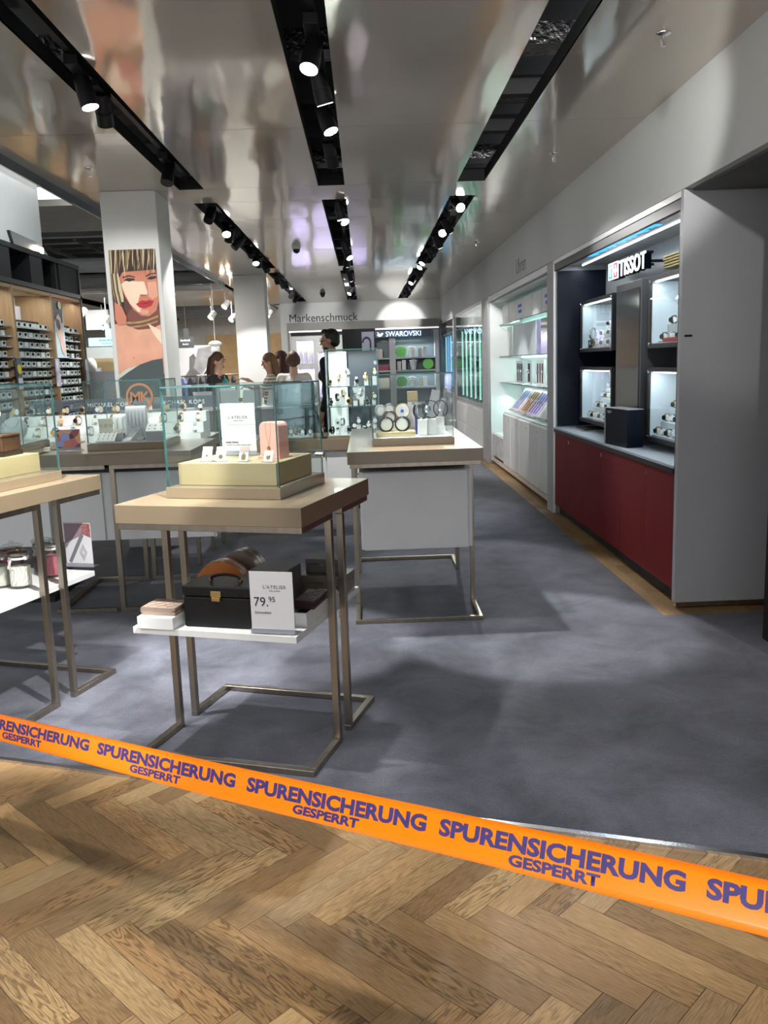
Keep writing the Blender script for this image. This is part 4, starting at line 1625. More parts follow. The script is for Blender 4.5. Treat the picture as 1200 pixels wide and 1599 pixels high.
P(B((0.03, 0.47, 0.05, 3.31, 0.10, 0.815)), 'carcass', black_d, tc)
P(B((0.06, 0.4, 0.05, 3.31, 0.009, 0.10)), 'plinth', black_d, tc)
for i in range(6):
    y0 = 0.082 + i * 0.537
    dr = P(B((0.012, 0.0295, y0, y0 + 0.534, 0.098, 0.800)), 'door', red_w, tc, 0.001)
    if i % 2 == 0:
        P(B((0.006, 0.0115, y0 + 0.49, y0 + 0.508, 0.735, 0.765)), 'door_lock', silver, dr)
P(B((0.002, 0.03, 0.076, 3.317, 0.802, 0.832)), 'worktop_edge', blackm, tc)
P(B((0.004, 0.499, 0.076, 3.317, 0.8325, 0.848)), 'worktop', mat('pale_blue_grey_top', rgb(188, 196, 206), 0.35, var=0.03), tc)
P(B((0.262, 0.270, 0.5, 3.29, 2.338, 2.3435)), 'led_strip', led, tc)
bl = P(lambda m: [m.box(0.05 + 0.02 * (i % 2), 0.19 - 0.015 * (i % 3), 0.9 + 0.085 * i, 0.975 + 0.085 * i, 2.3415, 2.3445) for i in range(20)], 'blue_reflection_patches', mat('blue_reflection_glow', rgb(40, 130, 255), 0.5, emit=0.8, ecol=(0.04, 0.36, 1, 1)), tc)  # glowing patches imitate a blue reflection on the niche ceiling, no lamp
area('niche_light', tc, (0.267, 1.9, 2.326), (0, R(14), 0), 0.012, 2.7, 3.6, (0.9, 0.96, 1.0))


def lit_box(y0, y1, z0, z1):
    """lit white display box with glass front, in cabinet coordinates"""
    b_ = P(B((0.20, 0.487, y0, y0 + 0.03, z0, z1), (0.20, 0.487, y1 - 0.03, y1, z0, z1), (0.20, 0.487, y0 + 0.03, y1 - 0.03, z0, z0 + 0.03), (0.20, 0.487, y0 + 0.03, y1 - 0.03, z1 - 0.03, z1)), 'display_box', blackm, tc, 0.001)
    P(B((0.462, 0.486, y0 + 0.031, y1 - 0.031, z0 + 0.031, z1 - 0.031), (0.215, 0.461, y0 + 0.031, y0 + 0.036, z0 + 0.031, z1 - 0.031), (0.215, 0.461, y1 - 0.036, y1 - 0.031, z0 + 0.031, z1 - 0.031), (0.215, 0.461, y0 + 0.037, y1 - 0.037, z0 + 0.031, z0 + 0.036)), 'white_lining', mat_lining, b_)
    P(B((0.225, 0.24, y0 + 0.06, y1 - 0.06, z1 - 0.04, z1 - 0.0305)), 'led_strip', led, b_)
    MB().pane(0.202, 0.207, y0 + 0.012, y1 - 0.012, z0 + 0.012, z1 - 0.012).build('glass_front', [glass, edge], b_)
    for yy in (y0 + 0.03, y1 - 0.03):
        for zz in (z0 + 0.03, z1 - 0.03):
            P(lambda m: m.cyl((0.194, yy, zz), (0.2015, yy, zz), 0.012, 0.012, 12), 'glass_clip', silver, b_)
    area('box_light', tc, (0.2325, (y0 + y1) / 2, z1 - 0.042), (0, R(-8), 0), 0.014, y1 - y0 - 0.14, 1.15, (0.86, 0.95, 1.0))
    return b_


mat_lining = mat('white_lining', rgb(204, 214, 222), 0.6, var=0.01)
BX = [(2.07, 3.11, 1.545, 2.0), (0.13, 1.18, 1.545, 2.03), (2.07, 3.11, 0.915, 1.415), (0.13, 1.18, 0.90, 1.415)]
for b_ in BX:
    lit_box(*b_)
mp_ = P(B((0.20, 0.487, 1.33, 1.96, 0.90, 2.04)), 'mirror_frame', mat('graphite_frame', rgb(74, 76, 78), 0.4), tc, 0.002)
P(B((0.194, 0.1995, 1.37, 1.92, 0.955, 1.985)), 'mirror', mat('dark_mirror', rgb(74, 84, 92), 0.07, 0.25), mp_)

# lit sign: logo squares plus letters
ts = thing('illuminated_sign', 'white illuminated watch brand lettering with T and red plus logo squares', 'sign', (2.10, 7.46, 2.135))
sgn = mat('lit_white_letters', rgb(255, 255, 255), 0.4, emit=0.6)
sgr = mat('lit_red_letters', rgb(255, 60, 80), 0.4, emit=0.5, ecol=(1.0, 0.06, 0.1, 1))
sgt = mat('lit_teal_letters', rgb(60, 160, 170), 0.4, emit=0.3, ecol=(0.05, 0.35, 0.4, 1))
txt('TISSOT', 0.178, sgn, ts, (0.0, -0.305, 0.0), FACE_LEFT, 0.004, 0.001, sx=1.10, sp=1.07)
tb_ = txt('TISSOT', 0.178, navy, ts, (0.032, -0.305, 0.0), FACE_LEFT, 0.027, 0.001, name='letter_body', sx=1.10, sp=1.07)


def sq(m, y0, y1, z0, z1, t, x0=-0.004, x1=0.004):
    for q in ((y0, y1, z0, z0 + t), (y0, y1, z1 - t, z1), (y0, y0 + t, z0 + t, z1 - t), (y1 - t, y1, z0 + t, z1 - t)):
        m.box(x0, x1, q[0], q[1], q[2], q[3])


P(lambda m: sq(m, -0.13, 0.0, -0.005, 0.13, 0.010), 'logo_t_square', sgn, ts)
P(B((-0.003, 0.003, -0.12, -0.01, 0.005, 0.12)), 'logo_t_field', sgt, ts)
P(B((-0.006, -0.0035, -0.105, -0.025, 0.085, 0.103), (-0.006, -0.0035, -0.076, -0.054, 0.02, 0.085)), 'logo_t', sgn, ts)
P(lambda m: sq(m, -0.27, -0.14, -0.005, 0.13, 0.010), 'logo_plus_square', sgn, ts)
P(B((-0.003, 0.003, -0.26, -0.15, 0.005, 0.12)), 'logo_plus_field', sgr, ts)
P(B((-0.006, -0.0035, -0.247, -0.163, 0.05, 0.075), (-0.006, -0.0035, -0.217, -0.193, 0.075, 0.104), (-0.006, -0.0035, -0.217, -0.193, 0.021, 0.05)), 'logo_plus', sgn, ts)
P(B((0.005, 0.06, -0.27, 0.0, -0.005, 0.13)), 'logo_body', navy, ts)
P(B((0.06, 0.185, -0.6, -0.58, 0.05, 0.07), (0.06, 0.185, -0.85, -0.83, 0.05, 0.07), (0.06, 0.185, -0.1, -0.08, 0.05, 0.07)), 'brackets', blackm, ts)
gs = mat('gold_slats', rgb(196, 178, 118), 0.4, 0.2)
sl = thing('slatted_shelf', 'row of thin golden slats mounted right of the illuminated sign', 'shelf', (2.26, 6.45, 2.12))
P(B(*[(-0.03, 0.028, -0.55, 0.05, 0.02 * i, 0.02 * i + 0.012) for i in range(5)]), 'slats', gs, sl)

# things in the lit boxes
card_r = mat('red_card', rgb(226, 40, 62), 0.5)
C0 = (1.802, 4.93, 0)


def wrow(bi, n, z, y0, y1, x, lab, sis, rw=0.0225, stand=True):
    for c in range(n):
        y = y0 + (y1 - y0) * c / max(1, n - 1)
        watch('%s watch, %s on %s' % (['black strap', 'steel', 'gold', 'rose gold', 'brown strap', 'pale strap'][sis[c % len(sis)]], nth(n - 1 - c, n), lab), (1.802 + x, 4.93 + y, z), -PI / 2 + 0.35, sis[c % len(sis)], c % 2, rw, 0, 'watches on ' + lab, cushion=white, parts=False)


def steps(label, y0, y1, z, n, rise, dd=0.05, xb=0.455):
    t = thing('watch_steps', label, 'display steps', (1.802, 4.93, 0))
    m = MB()
    for i in range(n):
        x1 = xb - dd * (n - 1 - i)
        m.box(x1 - dd, x1, y0, y1, z, z + 0.01 + rise * i)
    m.build('steps', mat_lining, t)
    return t


UL = 'upper left lit box'
z0 = 1.5815
steps('clear white stepped stand in the upper left lit box', 2.14, 2.75, z0, 3, 0.085, 0.06, 0.40)
for i in range(3):
    wrow(0, 6, z0 + 0.01 + 0.085 * i + 0.0006, 2.18, 2.72, 0.40 - 0.06 * (2 - i) - 0.03, 'step %s of the upper left lit box' % ['one', 'two', 'three'][i], [1, 1, 5, 1])
rc = thing('display_card', 'red and blue upright display card in the upper left lit box', 'display card', (2.20, 7.42, z0))
P(B((0.005, 0.012, -0.10, 0.12, 0, 0.30)), 'card', mat('slate_frame', rgb(70, 76, 92), 0.5), rc)
P(B((0.003, 0.0048, -0.02, 0.06, 0.03, 0.28)), 'red_print', card_r, rc)
P(B((0.0028, 0.0029, -0.08, -0.03, 0.08, 0.24)), 'blue_print', bluew, rc)
dkb = P(B((-0.03, 0.03, -0.04, 0.04, 0, 0.07)), 'watch_block', black_d, None)
dkb.location = (2.08, 7.885, z0)
tag(dkb, 'small black block under a pair of large watches, upper left lit box', 'display block')
watch('large steel watch loop standing on the black block, upper left lit box', (2.08, 7.885, z0 + 0.0705), -PI / 2 + 0.7, 1, 0, 0.045)
watch('black strap watch on floor right of the black block, upper left lit box', (2.07, 7.80, z0 + 0.0006), -PI / 2 + 0.3, 0, 0, 0.032)
watch('gold watch on floor of the upper left lit box near glass', (2.066, 7.722, z0 + 0.0006), -PI / 2 + 0.1, 2, 1, 0.032)

UR = 'upper right lit box'
steps('white stepped stand with red cards in the upper right lit box', 0.5, 1.02, z0, 3, 0.11, 0.06, 0.40)
for i in range(3):
    wrow(1, 4, z0 + 0.01 + 0.11 * i + 0.0006, 0.54, 0.98, 0.40 - 0.06 * (2 - i) - 0.03, 'step %s of the upper right lit box' % ['one', 'two', 'three'][i], [1, 0, 1, 0])
for i in range(3):
    c = P(B((0.0, 0.0025, -0.16, 0.16, 0, 0.028)), 'label_card', card_r, None)
    c.location = (1.802 + 0.40 - 0.06 * (3 - i) - 0.004, 4.93 + 0.76, z0 + 0.0006 + (0 if i == 0 else 0.01 + 0.11 * (i - 1)))
    tag(c, 'red label strip on step %s of the upper right lit box' % ['one', 'two', 'three'][i], 'card')

z2 = 0.9515
steps('white stepped watch stand in the lower left lit box', 2.13, 2.92, z2, 4, 0.085, 0.06, 0.455)
for i in range(4):
    wrow(2, 7, z2 + 0.01 + 0.085 * i + 0.0006, 2.18, 2.88, 0.455 - 0.06 * (3 - i) - 0.03, 'step %s of the lower left lit box' % ['one', 'two', 'three', 'four'][i], [1, 1, 0, 1, 5, 2, 1])
z3 = 0.9365
steps('white stepped watch stand in the lower right lit box', 0.48, 1.10, z3, 4, 0.09, 0.06, 0.455)
for i in range(4):
    wrow(3, 6, z3 + 0.01 + 0.09 * i + 0.0006, 0.52, 1.06, 0.455 - 0.06 * (3 - i) - 0.03, 'step %s of the lower right lit box' % ['one', 'two', 'three', 'four'][i], [1, 5, 1, 0, 1, 2])
bk = thing('book_stand', 'dark blue upright catalogue box on the worktop below right lit box', 'catalogue', (1.895, 6.30, 0.8485), 0.12)
P(B((-0.06, 0.06, -0.20, 0.19, 0, 0.27)), 'body', navy, bk, 0.001)
P(B((-0.064, 0.064, 0.1905, 0.205, 0, 0.275), (-0.064, 0.064, -0.2, 0.19, 0.2705, 0.275)), 'pale_edge', grey_p, bk)
txt('TISSOT', 0.025, paper, bk, (-0.0612, 0.16, 0.235), FACE_LEFT, 0.0003, 0.0003)
for i in range(2):
    o = P(B((-0.10, 0.10, -0.15, 0.15, 0, 0.012)), 'catalogue', (grey_p, blackm)[i], None, 0.001)
    o.location = (2.02 + 0.01 * i, 7.75 - 0.02 * i, 0.8485 + 0.0125 * i)
    tag(o, ('grey catalogue lying at bottom of the small worktop stack', 'dark catalogue lying on top of the small worktop stack')[i], 'catalogue')
o = P(B((1.79, 1.801, 4.955, 4.972, 1.50, 1.515)), 'panel_lock', navy, None)
bpost = P(B((2.045, 2.36, 4.22, 4.30, 0.009, 2.384)), 'wall_frame', black_d, None, 0.002)
bpost['kind'] = 'structure'
bpost['label'] = 'black upright frame at the right picture edge'
bpost.name = 'trim_5'
bpy.data.objects.remove(o)
o = P(B((-0.022, 0.022, -0.004, 0, -0.006, 0.006)), 'label_holder', navy, None)
o.location = (1.845, 4.9298, 1.60)
tag(o, 'tiny dark label holder on the grey cabinet end panel', 'label holder')

# ================================================================== RIGHT WALL: WHITE WATCH UNIT
def post(y0, y1, lab):
    m = MB()
    m.box(1.803, 2.42, y0, y1, 0.0, 2.398)
    struct(m, 'wall_pier', [grey_p], lab, bev=0.002)


post(8.275, 8.545, 'grey pier between red cabinet and white watch unit')
post(12.62, 13.25, 'white grey pier between white unit and green lit unit')
post(17.12, 17.55, 'grey pier between green lit and blue lit units')
wu = thing('watch_cabinet', 'white wall unit with glowing shelves and tall white doors', 'cabinet', (1.802, 8.55, 0))
P(B((0.49, 0.51, 0.0, 4.065, 0.05, 2.397)), 'back_panel', white, wu)
P(B((0.03, 0.489, 4.04, 4.064, 0.05, 2.397)), 'end_panel', white, wu)
P(B((0.005, 0.05, 0.0, 4.064, 2.33, 2.397)), 'top_trim', white, wu, 0.006)
P(B((0.06, 0.489, 0.0, 4.03, 2.30, 2.33)), 'top_panel', white, wu)
P(B((0.07, 0.486, 0.0, 3.1, 0.10, 0.80)), 'base_carcass', white, wu)
P(B((0.07, 0.486, 3.12, 4.02, 0.12, 0.46)), 'low_base_carcass', white, wu)
P(B((0.045, 0.069, 0.0, 4.03, 0.045, 0.095)), 'bottom_rail', mat('warm_rail', rgb(206, 196, 182), 0.5), wu)
for i in range(5):
    y0 = 0.03 + i * 0.612
    d_ = P(B((0.045, 0.0685, y0, y0 + 0.575, 0.10, 0.79)), 'door', white, wu, 0.012)
    P(lambda m: m.cyl((0.036, y0 + 0.08, 0.72), (0.0445, y0 + 0.08, 0.72), 0.008, 0.008, 10), 'door_lock', silver, d_)
for i in range(2):
    y0 = 3.14 + i * 0.44
    P(B((0.045, 0.0685, y0, y0 + 0.42, 0.13, 0.45)), 'low_door', mat('scuffed_white', rgb(206, 204, 206), 0.4, var=0.2, scale=9), wu, 0.01)
P(B((0.07, 0.486, 0.0, 3.1, 0.8005, 0.812)), 'ledge', white, wu)
for zz, t_ in ((1.185, 0.012), (1.555, 0.014), (2.0, 0.012)):
    MB().pane(0.16, 0.488, 0.0, 4.03, zz - t_, zz).build('glass_shelf', [mat_lip if zz == 1.185 else glass, edge], wu)
    P(B((0.470, 0.486, 0.05, 4.0, zz - t_ - 0.014, zz - t_ - 0.001)), 'led_strip', led_c, wu)
    area('shelf_light', wu, (0.33, 2.0, zz - 0.02), (0, R(12), 0), 0.03, 3.8, 2.6, (0.66, 1.0, 0.94))
area('ledge_light', wu, (0.30, 3.6, 0.98), (0, R(15), 0), 0.03, 0.8, 0.9, (0.66, 1.0, 0.94))
# slanted trays of watches above the doors
traycols = [(212, 196, 204), (188, 160, 140), (198, 186, 216), (222, 224, 220), (226, 224, 220)]
for i in range(5):
    yl = 8.60 + (4 - i) * 0.60
    t = thing('watch_tray', nth(i, 5) + ' of five slanted watch trays above the tall white doors', 'watch tray', (1.93, yl + 0.27, 0.8285))
    M = Matrix.Rotation(R(38), 4, 'Y')
    m = MB()
    m.box(-0.008, 0.008, -0.27, 0.27, 0.02, 0.36, 0, M)
    m.build('board', mat('tray_tone_%d' % i, rgb(*traycols[i]), 0.35, var=0.08), t, 0.001)
    m = MB()
    m.box(-0.02, 0.02, -0.275, 0.275, 0.0, 0.022, 0, M)
    m.build('lip', mat_lip, t)
    for c in range((3, 3, 4, 1, 3)[i]):
        m = MB()
        y = -0.18 + 0.13 * c
        sm = [(90, 120, 190), (120, 90, 70), (96, 86, 160), (210, 214, 210), (120, 120, 124)][i]
        m.box(-0.016, -0.0085, y, y + 0.022, 0.05, 0.33, 0, M)
        m.cyl(M @ Vector((-0.0165, y + 0.011, 0.2)), M @ Vector((-0.024, y + 0.011, 0.2)), 0.024, 0.024, 14, 1)
        w_ = m.build('strap_watch', [MATS.get('stw%d' % i) or mat('stw%d' % i, rgb(*sm), 0.4), silver], None, loc=(1.93, yl + 0.27, 0.8285))
        tag(w_, 'flat watch, %s on the slanted tray %s of five' % (nth(c, (3, 3, 4, 1, 3)[i], 'right', 'left'), nth(i, 5)), 'watch', 'watches on the slanted trays')
lt = thing('watch_tray', 'lone slanted white tray above the two low doors', 'watch tray', (1.95, 12.1, 0.466))
m = MB()
m.box(-0.008, 0.008, -0.38, 0.36, 0.02, 0.42, 0, Matrix.Rotation(R(38), 4, 'Y'))
m.build('board', white, lt, 0.001)
# middle niche: watch racks
for i in range(5):
    y = 8.9 + 0.68 * i
    kind = (2, 2, 1, 0, 0)[i]
    t = thing('watch_rack', nth(4 - i, 5) + ' of five white watch racks in the glowing middle niche', 'watch rack', (2.08, y, 1.1855), -0.12 * (i % 2))
    P(B((0.0, 0.02, -0.24, 0.24, 0, 0.30)), 'board', (mat_lip, white, paper)[kind], t, 0.001)
    P(B((-0.09, 0.02, -0.24, 0.24, -0.0002, 0.006)), 'foot', white, t)
    for c in range(3):
        w_ = P(lambda m: (m.box(-0.008, -0.0005, -0.17 + 0.14 * c, -0.145 + 0.14 * c, 0.03, 0.26), m.cyl((-0.009, -0.157 + 0.14 * c, 0.16), (-0.018, -0.157 + 0.14 * c, 0.16), 0.024, 0.024, 14, 1)), 'strap_watch', [straps[(c + i) % 2 * 4], silver], None)
        w_.location = t.location
        w_.rotation_euler = t.rotation_euler
        tag(w_, 'watch %s of three on the %s white rack, glowing middle niche' % (nth(c, 3, 'right', 'left'), nth(4 - i, 5)), 'watch', 'watches on the middle niche racks')
# upper niche: tall panels and mirror
pan = [('frosted pale panel', 8.62, 9.35, mat('pale_green_panel', rgb(206, 214, 196), 0.4)), ('mirror panel', 9.4, 10.1, mat('bright_mirror', rgb(224, 222, 216), 0.08, 0.9)), ('slim violet print panel', 10.14, 10.36, mat('violet_print', rgb(150, 150, 190), 0.4, var=0.4, scale=9)), ('broad frosted white panel', 10.4, 12.0, mat('frosted_white', rgb(204, 218, 218), 0.4)), ('white narrow carton', 12.06, 12.45, white)]
for nm, y0, y1, mm in pan:
    o = P(B((0, 0.02 if 'carton' not in nm else 0.12, 0, y1 - y0, 0, 0.40)), 'backdrop_board', mm, None, 0.002)
    o.location = (2.06, y0, 1.5555)
    tag(o, nm + ' standing on the second glass shelf of white wall unit', 'display panel')
for i in range(7):
    y0 = 8.62 + i * 0.555
    o = P(B((0, 0.16, 0, 0.50, 0, 0.25)), 'display_carton', white, None, 0.003)
    o.location = (1.99, y0, 2.0005)
    tag(o, nth(6 - i, 7) + ' of seven white cartons on the top shelf of white wall unit', 'box')
    if i in (1, 4):
        for r_ in range(2):
            P(lambda m: [m.box(-0.0015, -0.0003, 0.10 + 0.04 * c, 0.127 + 0.04 * c, 0.15 - 0.07 * r_, 0.185 - 0.07 * r_) for c in range(7 - r_)], 'blue_print', bluew, o)

# ================================================================== RIGHT WALL: GREEN AND BLUE LIT UNITS
def tube_unit(name, label, y0, y1, tubes, tm, backm, zb, topboxes, frontprint=None):
    t = thing(name, label, 'cabinet', (1.802, y0, 0))
    Ln = y1 - y0
    P(B((0.45, 0.47, 0, Ln, 0.05, 2.397)), 'back_panel', backm, t)
    P(B((0.004, 0.03, 0, Ln, 2.36, 2.397), (0.004, 0.03, 0, 0.02, zb, 2.359), (0.004, 0.03, Ln - 0.02, Ln, zb, 2.359)), 'white_trim', white, t)
    P(B((0.02, 0.449, 0, Ln, 0.05, zb - 0.06)), 'base_carcass', white, t)
    n = 3
    for i in range(n):
        for r_ in range(2):
            h_ = (zb - 0.16) / 2
            P(B((0.004, 0.0195, 0.03 + i * (Ln - 0.06) / n, 0.01 + (i + 1) * (Ln - 0.06) / n, 0.06 + r_ * h_, 0.05 + (r_ + 1) * h_)), 'drawer_front', white, t, 0.002)
    P(B((0.0, 0.449, 0, Ln, zb - 0.0595, zb - 0.005)), 'sill', grey_p, t, 0.002)
    for i in range(tubes):
        y = Ln * (i + 0.6) / (tubes + 0.2)
        P(lambda m: (m.cyl((0.10, y, zb + 0.02), (0.10, y, 2.06), 0.016, 0.016, 10),), 'light_tube', tm[i % len(tm)], t, 0, True)
        P(lambda m: (m.cyl((0.10, y, zb - 0.0045), (0.10, y, zb + 0.0195), 0.028, 0.022, 10), m.cyl((0.10, y, 2.0605), (0.10, y, 2.09), 0.026, 0.026, 10)), 'tube_socket', silver, t, 0, True)
    P(B((0.02, 0.449, 0.021, Ln - 0.021, 2.0905, 2.11)), 'top_shelf', white, t)
    MB().pane(0.012, 0.018, 0.022, Ln - 0.022, zb, 2.358).build('glass_door', [glass, edge], t)
    for zz in (1.2, 1.5, 1.8):
        P(B((0.20, 0.449, 0.021, Ln - 0.021, zz, zz + 0.01)), 'shelf', mat_lip, t)
    return t


gu = tube_unit('jewellery_cabinet', 'wall unit with six green white light tubes behind glass', 13.26, 17.11, 6, [led_g], mat('pale_green_back', rgb(150, 196, 178), 0.5), 0.84, True)
for i in range(6):
    o = P(B((0, 0.10, 0, 0.58, 0, 0.21)), 'display_carton', white, None, 0.002)
    o.location = (1.90, 13.32 + 0.63 * i, 2.1105)
    tag(o, nth(5 - i, 6) + ' of six white cartons along the top of green lit unit', 'box')
bu = tube_unit('jewellery_cabinet', 'wall unit with tall blue light tubes behind glass at far right', 17.56, 20.38, 5, [led_cy, led_b, led_cy, led_b, led_cy], mat('deep_blue_back', rgb(40, 110, 190), 0.5), 0.95, False)
P(B((0.02, 0.04, 0.03, 2.78, 2.115, 2.355)), 'brown_fascia', mat('rose_brown_fascia', rgb(120, 96, 90), 0.4), bu)
for un, yy, Ln, zb, lab in ((gu, 13.26, 3.85, 0.84, 'green lit unit'), (bu, 17.56, 2.82, 0.95, 'blue lit unit')):
    for zz, nm in ((1.2105, 'lowest'), (1.5105, 'middle'), (1.8105, 'upper')):
        for c in range(7):
            y = yy + 0.25 + (Ln - 0.5) * c / 6
            hh = 0.09 + 0.05 * ((c * 3 + int(zz * 10)) % 3)
            o = P(lambda m: (m.lathe([(0.05, 0), (0.05, 0.01), (0.025, 0.02), (0.03, hh * 0.6), (0.055, hh * 0.8), (0.02, hh)], n=12),), 'jewellery_stand', (matt_white, matt_white, greenp if c == 2 and lab[0] == 'g' else matt_white)[c % 3], None, 0, True)
            o.location = (2.1, y, zz)
            tag(o, 'small jewellery stand, %s on %s shelf of the %s' % (nth(6 - c, 7), nm, lab), 'jewellery stand', 'stands in the ' + lab)
# lettering on the bulkhead
u = thing('wall_lettering', 'grey word on the bulkhead above the white watch unit', 'lettering', (1.8015, 10.25, 2.47))
txt('Uhren', 0.24, ink_g, u, (0, 0, 0), FACE_LEFT, 0.001, 0.0, sx=1.0)
sps = []
for i, (x, y) in enumerate(((1.427, 4.213), (1.422, 6.484), (1.45, 11.0), (-1.911, 6.509))):
    t = thing('sprinkler', ('ceiling sprinkler at upper right, nearest the camera', 'second ceiling sprinkler along the right ceiling edge', 'third and farthest ceiling sprinkler along the right edge', 'ceiling sprinkler left of the poster column')[i], 'sprinkler', (x, y, 2.9495))
    P(lambda m: m.lathe([(0.035, 0.0), (0.034, -0.004), (0.018, -0.010), (0.007, -0.012), (0.007, -0.03)], n=18), 'escutcheon', chrome, t, 0, True)
    P(lambda m: (m.cyl((-0.014, 0, -0.028), (-0.006, 0, -0.055), 0.002, 0.002, 6), m.cyl((0.014, 0, -0.028), (0.006, 0, -0.055), 0.002, 0.002, 6), m.cyl((0, 0, -0.03), (0, 0, -0.052), 0.003, 0.003, 6), m.cyl((0, 0, -0.055), (0, 0, -0.057), 0.014, 0.014, 14)), 'deflector', chrome, t)
for i, (x, y) in enumerate(((-0.774, 10.88), (-0.784, 17.8))):
    t = thing('dome_camera', ('black dome camera on the ceiling before the brand reflections', 'black dome camera on the ceiling near the back wall')[i], 'security camera', (x, y, 2.9495))
    P(lambda m: m.lathe([(0.055, 0), (0.055, -0.02), (0.048, -0.035)], n=20), 'base', white if i == 0 else blackm, t, 0, True)
    P(lambda m: m.ell((0, 0, -0.04), (0.045, 0.045, 0.045), 0, 18, 10), 'dome', mat('dome_black', rgb(16, 16, 18), 0.1), t, 0, True)
# ================================================================== BACK WALL CABINETS
YB = 20.36
ml = thing('wall_lettering', 'dark department lettering high on the pale back wall', 'lettering', (-1.71, 20.4185, 2.525))
txt('Markenschmuck', 0.262, ink, ml, (0, 0, 0), FACE_CAM, 0.002, 0.0, sx=0.93)
bc = thing('brand_cabinet', 'white cabinet of lilac lit niches on the left of back wall', 'cabinet', (-1.72, 19.9, 0))
hd = thing('header_board', 'long taupe header board with lit white lower edge on the back wall', 'header board', (-1.72, 19.9, 0))
P(B((0.0, 3.45, 0.03, 0.50, 2.3055, 2.485)), 'board', dark_band, hd)
P(B((0.04, 3.45, 0.02, 0.06, 2.27, 2.3045)), 'lit_trim', mat('lit_white_trim', rgb(240, 240, 240), 0.5, emit=0.3), hd)
P(B((0.0, 0.06, 0.062, 0.50, 0.0, 2.304)), 'side_panel', dark_band, bc)
P(B((0.061, 0.075, 0.015, 0.06, 0.0, 2.2685)), 'white_edge', white, bc)
P(B((0.08, 1.98, 0.02, 0.06, 2.19, 2.262)), 'shadow_band', black_d, bc)
P(B((0.08, 1.98, 0.30, 0.50, 0.0, 2.19)), 'back_panel', mat('lilac_lit_back', rgb(196, 192, 226), 0.6), bc)
fr = mat('cabinet_white_grey', rgb(196, 196, 194), 0.5)
P(B((0.08, 0.20, 0.04, 0.299, 0, 2.19), (0.58, 0.68, 0.04, 0.299, 0, 2.19), (1.16, 1.30, 0.04, 0.299, 0, 2.19), (1.86, 1.98, 0.04, 0.299, 0, 2.19)), 'stiles', fr, bc)
P(B((0.2, 0.58, 0.04, 0.299, 2.10, 2.19), (0.2, 0.58, 0.04, 0.299, 1.46, 1.57), (0.2, 0.58, 0.04, 0.299, 0.85, 0.98), (0.68, 1.16, 0.04, 0.299, 1.82, 2.19), (0.68, 1.16, 0.04, 0.299, 1.24, 1.36), (0.68, 1.16, 0.04, 0.299, 0.70, 0.80), (1.3, 1.86, 0.04, 0.299, 2.10, 2.19), (1.3, 1.86, 0.04, 0.299, 1.2, 1.3), (0.2, 0.58, 0.04, 0.299, 0.0, 0.3), (0.68, 1.16, 0.04, 0.299, 0.0, 0.3), (1.3, 1.86, 0.04, 0.299, 0, 0.5)), 'rails', fr, bc)
txt('PANDORA', 0.085, mat('lit_white_text', rgb(245, 250, 250), 0.5, emit=0.9), bc, (0.72, 0.038, 1.97), FACE_CAM, 0.001, 0.002, sp=1.05)
for x, z, w in ((0.39, 2.09, 0.36), (0.39, 1.45, 0.36), (0.92, 1.81, 0.44), (0.92, 1.23, 0.44), (1.58, 2.09, 0.5)):
    area('niche_light', bc, (x, 0.17, z), (0, 0, 0), w, 0.03, 1.5, (0.86, 0.82, 1.0))
nb = 0
for x, z, n in ((0.39, 1.571, 3), (0.39, 0.981, 2), (0.92, 1.361, 2), (0.92, 0.801, 2), (1.58, 1.301, 3)):
    for c in range(n):
        nb += 1
        h_ = 0.28 if (x < 0.5 and z > 1.5) else 0.12
        o = P(lambda m: (m.lathe([(0.04, 0), (0.044, 0.01), (0.025, h_ * 0.5), (0.048, h_ * 0.85), (0.036, h_), (0.001, h_ + 0.005)], n=14),), 'jewellery_stand', white, None, 0, True)
        o.location = (-1.72 + x + (c - (n - 1) / 2) * 0.115, 20.05, z + 0.0005)
        tag(o, 'white jewellery stand, %s in the %s lilac niche' % (nth(c, n), ['tall left', 'low left', 'middle', 'low middle', 'right'][[0.39, 0.39, 0.92, 0.92, 1.58].index(x) if z > 1.3 or x > 1.5 else (1 if x < 0.5 else 3)] if not (x == 0.92 and z > 1.3) else 'middle'), 'jewellery stand', 'stands in the lilac niches')

sw = thing('crystal_cabinet', 'grey shelf cabinet under the lit crystal brand sign on back wall', 'cabinet', (0.26, 19.9, 0))
P(B((0.0, 1.42, 0.45, 0.50, 0, 2.25)), 'back_panel', mat('steel_grey_back', rgb(92, 104, 110), 0.4), sw)
P(B((0.0, 1.42, 0.02, 0.449, 0, 0.45)), 'base_cabinet', mat('grey_base', rgb(150, 156, 158), 0.5), sw)
P(B((0.33, 0.47, 0.10, 0.449, 0.451, 2.08)), 'divider', grey_p, sw)
P(B((1.38, 1.46, 0.02, 0.449, 0.451, 2.24)), 'divider', grey_p, sw)
for zz in (1.64, 1.35, 0.96):
    P(B((0.47, 1.379, 0.12, 0.449, zz - 0.035, zz), (0.0, 0.329, 0.12, 0.449, zz - 0.035, zz)), 'shelf', mat('shelf_grey', rgb(158, 166, 168), 0.4), sw)
    area('shelf_light', sw, (0.92, 0.30, zz + 0.30), (0, 0, 0), 0.9, 0.03, 1.8, (0.85, 0.96, 1.0))
bs = thing('illuminated_sign', 'navy sign panel with glowing white swan and crystal brand lettering', 'sign', (0.26, 19.9, 2.09))
P(B((0.0, 1.30, 0.0, 0.03, 0, 0.155)), 'panel', mat('sign_navy', rgb(16, 40, 84), 0.3), bs)
glow = mat('lit_sign_letters', rgb(230, 245, 255), 0.5, emit=0.9, ecol=(0.55, 0.84, 1, 1))
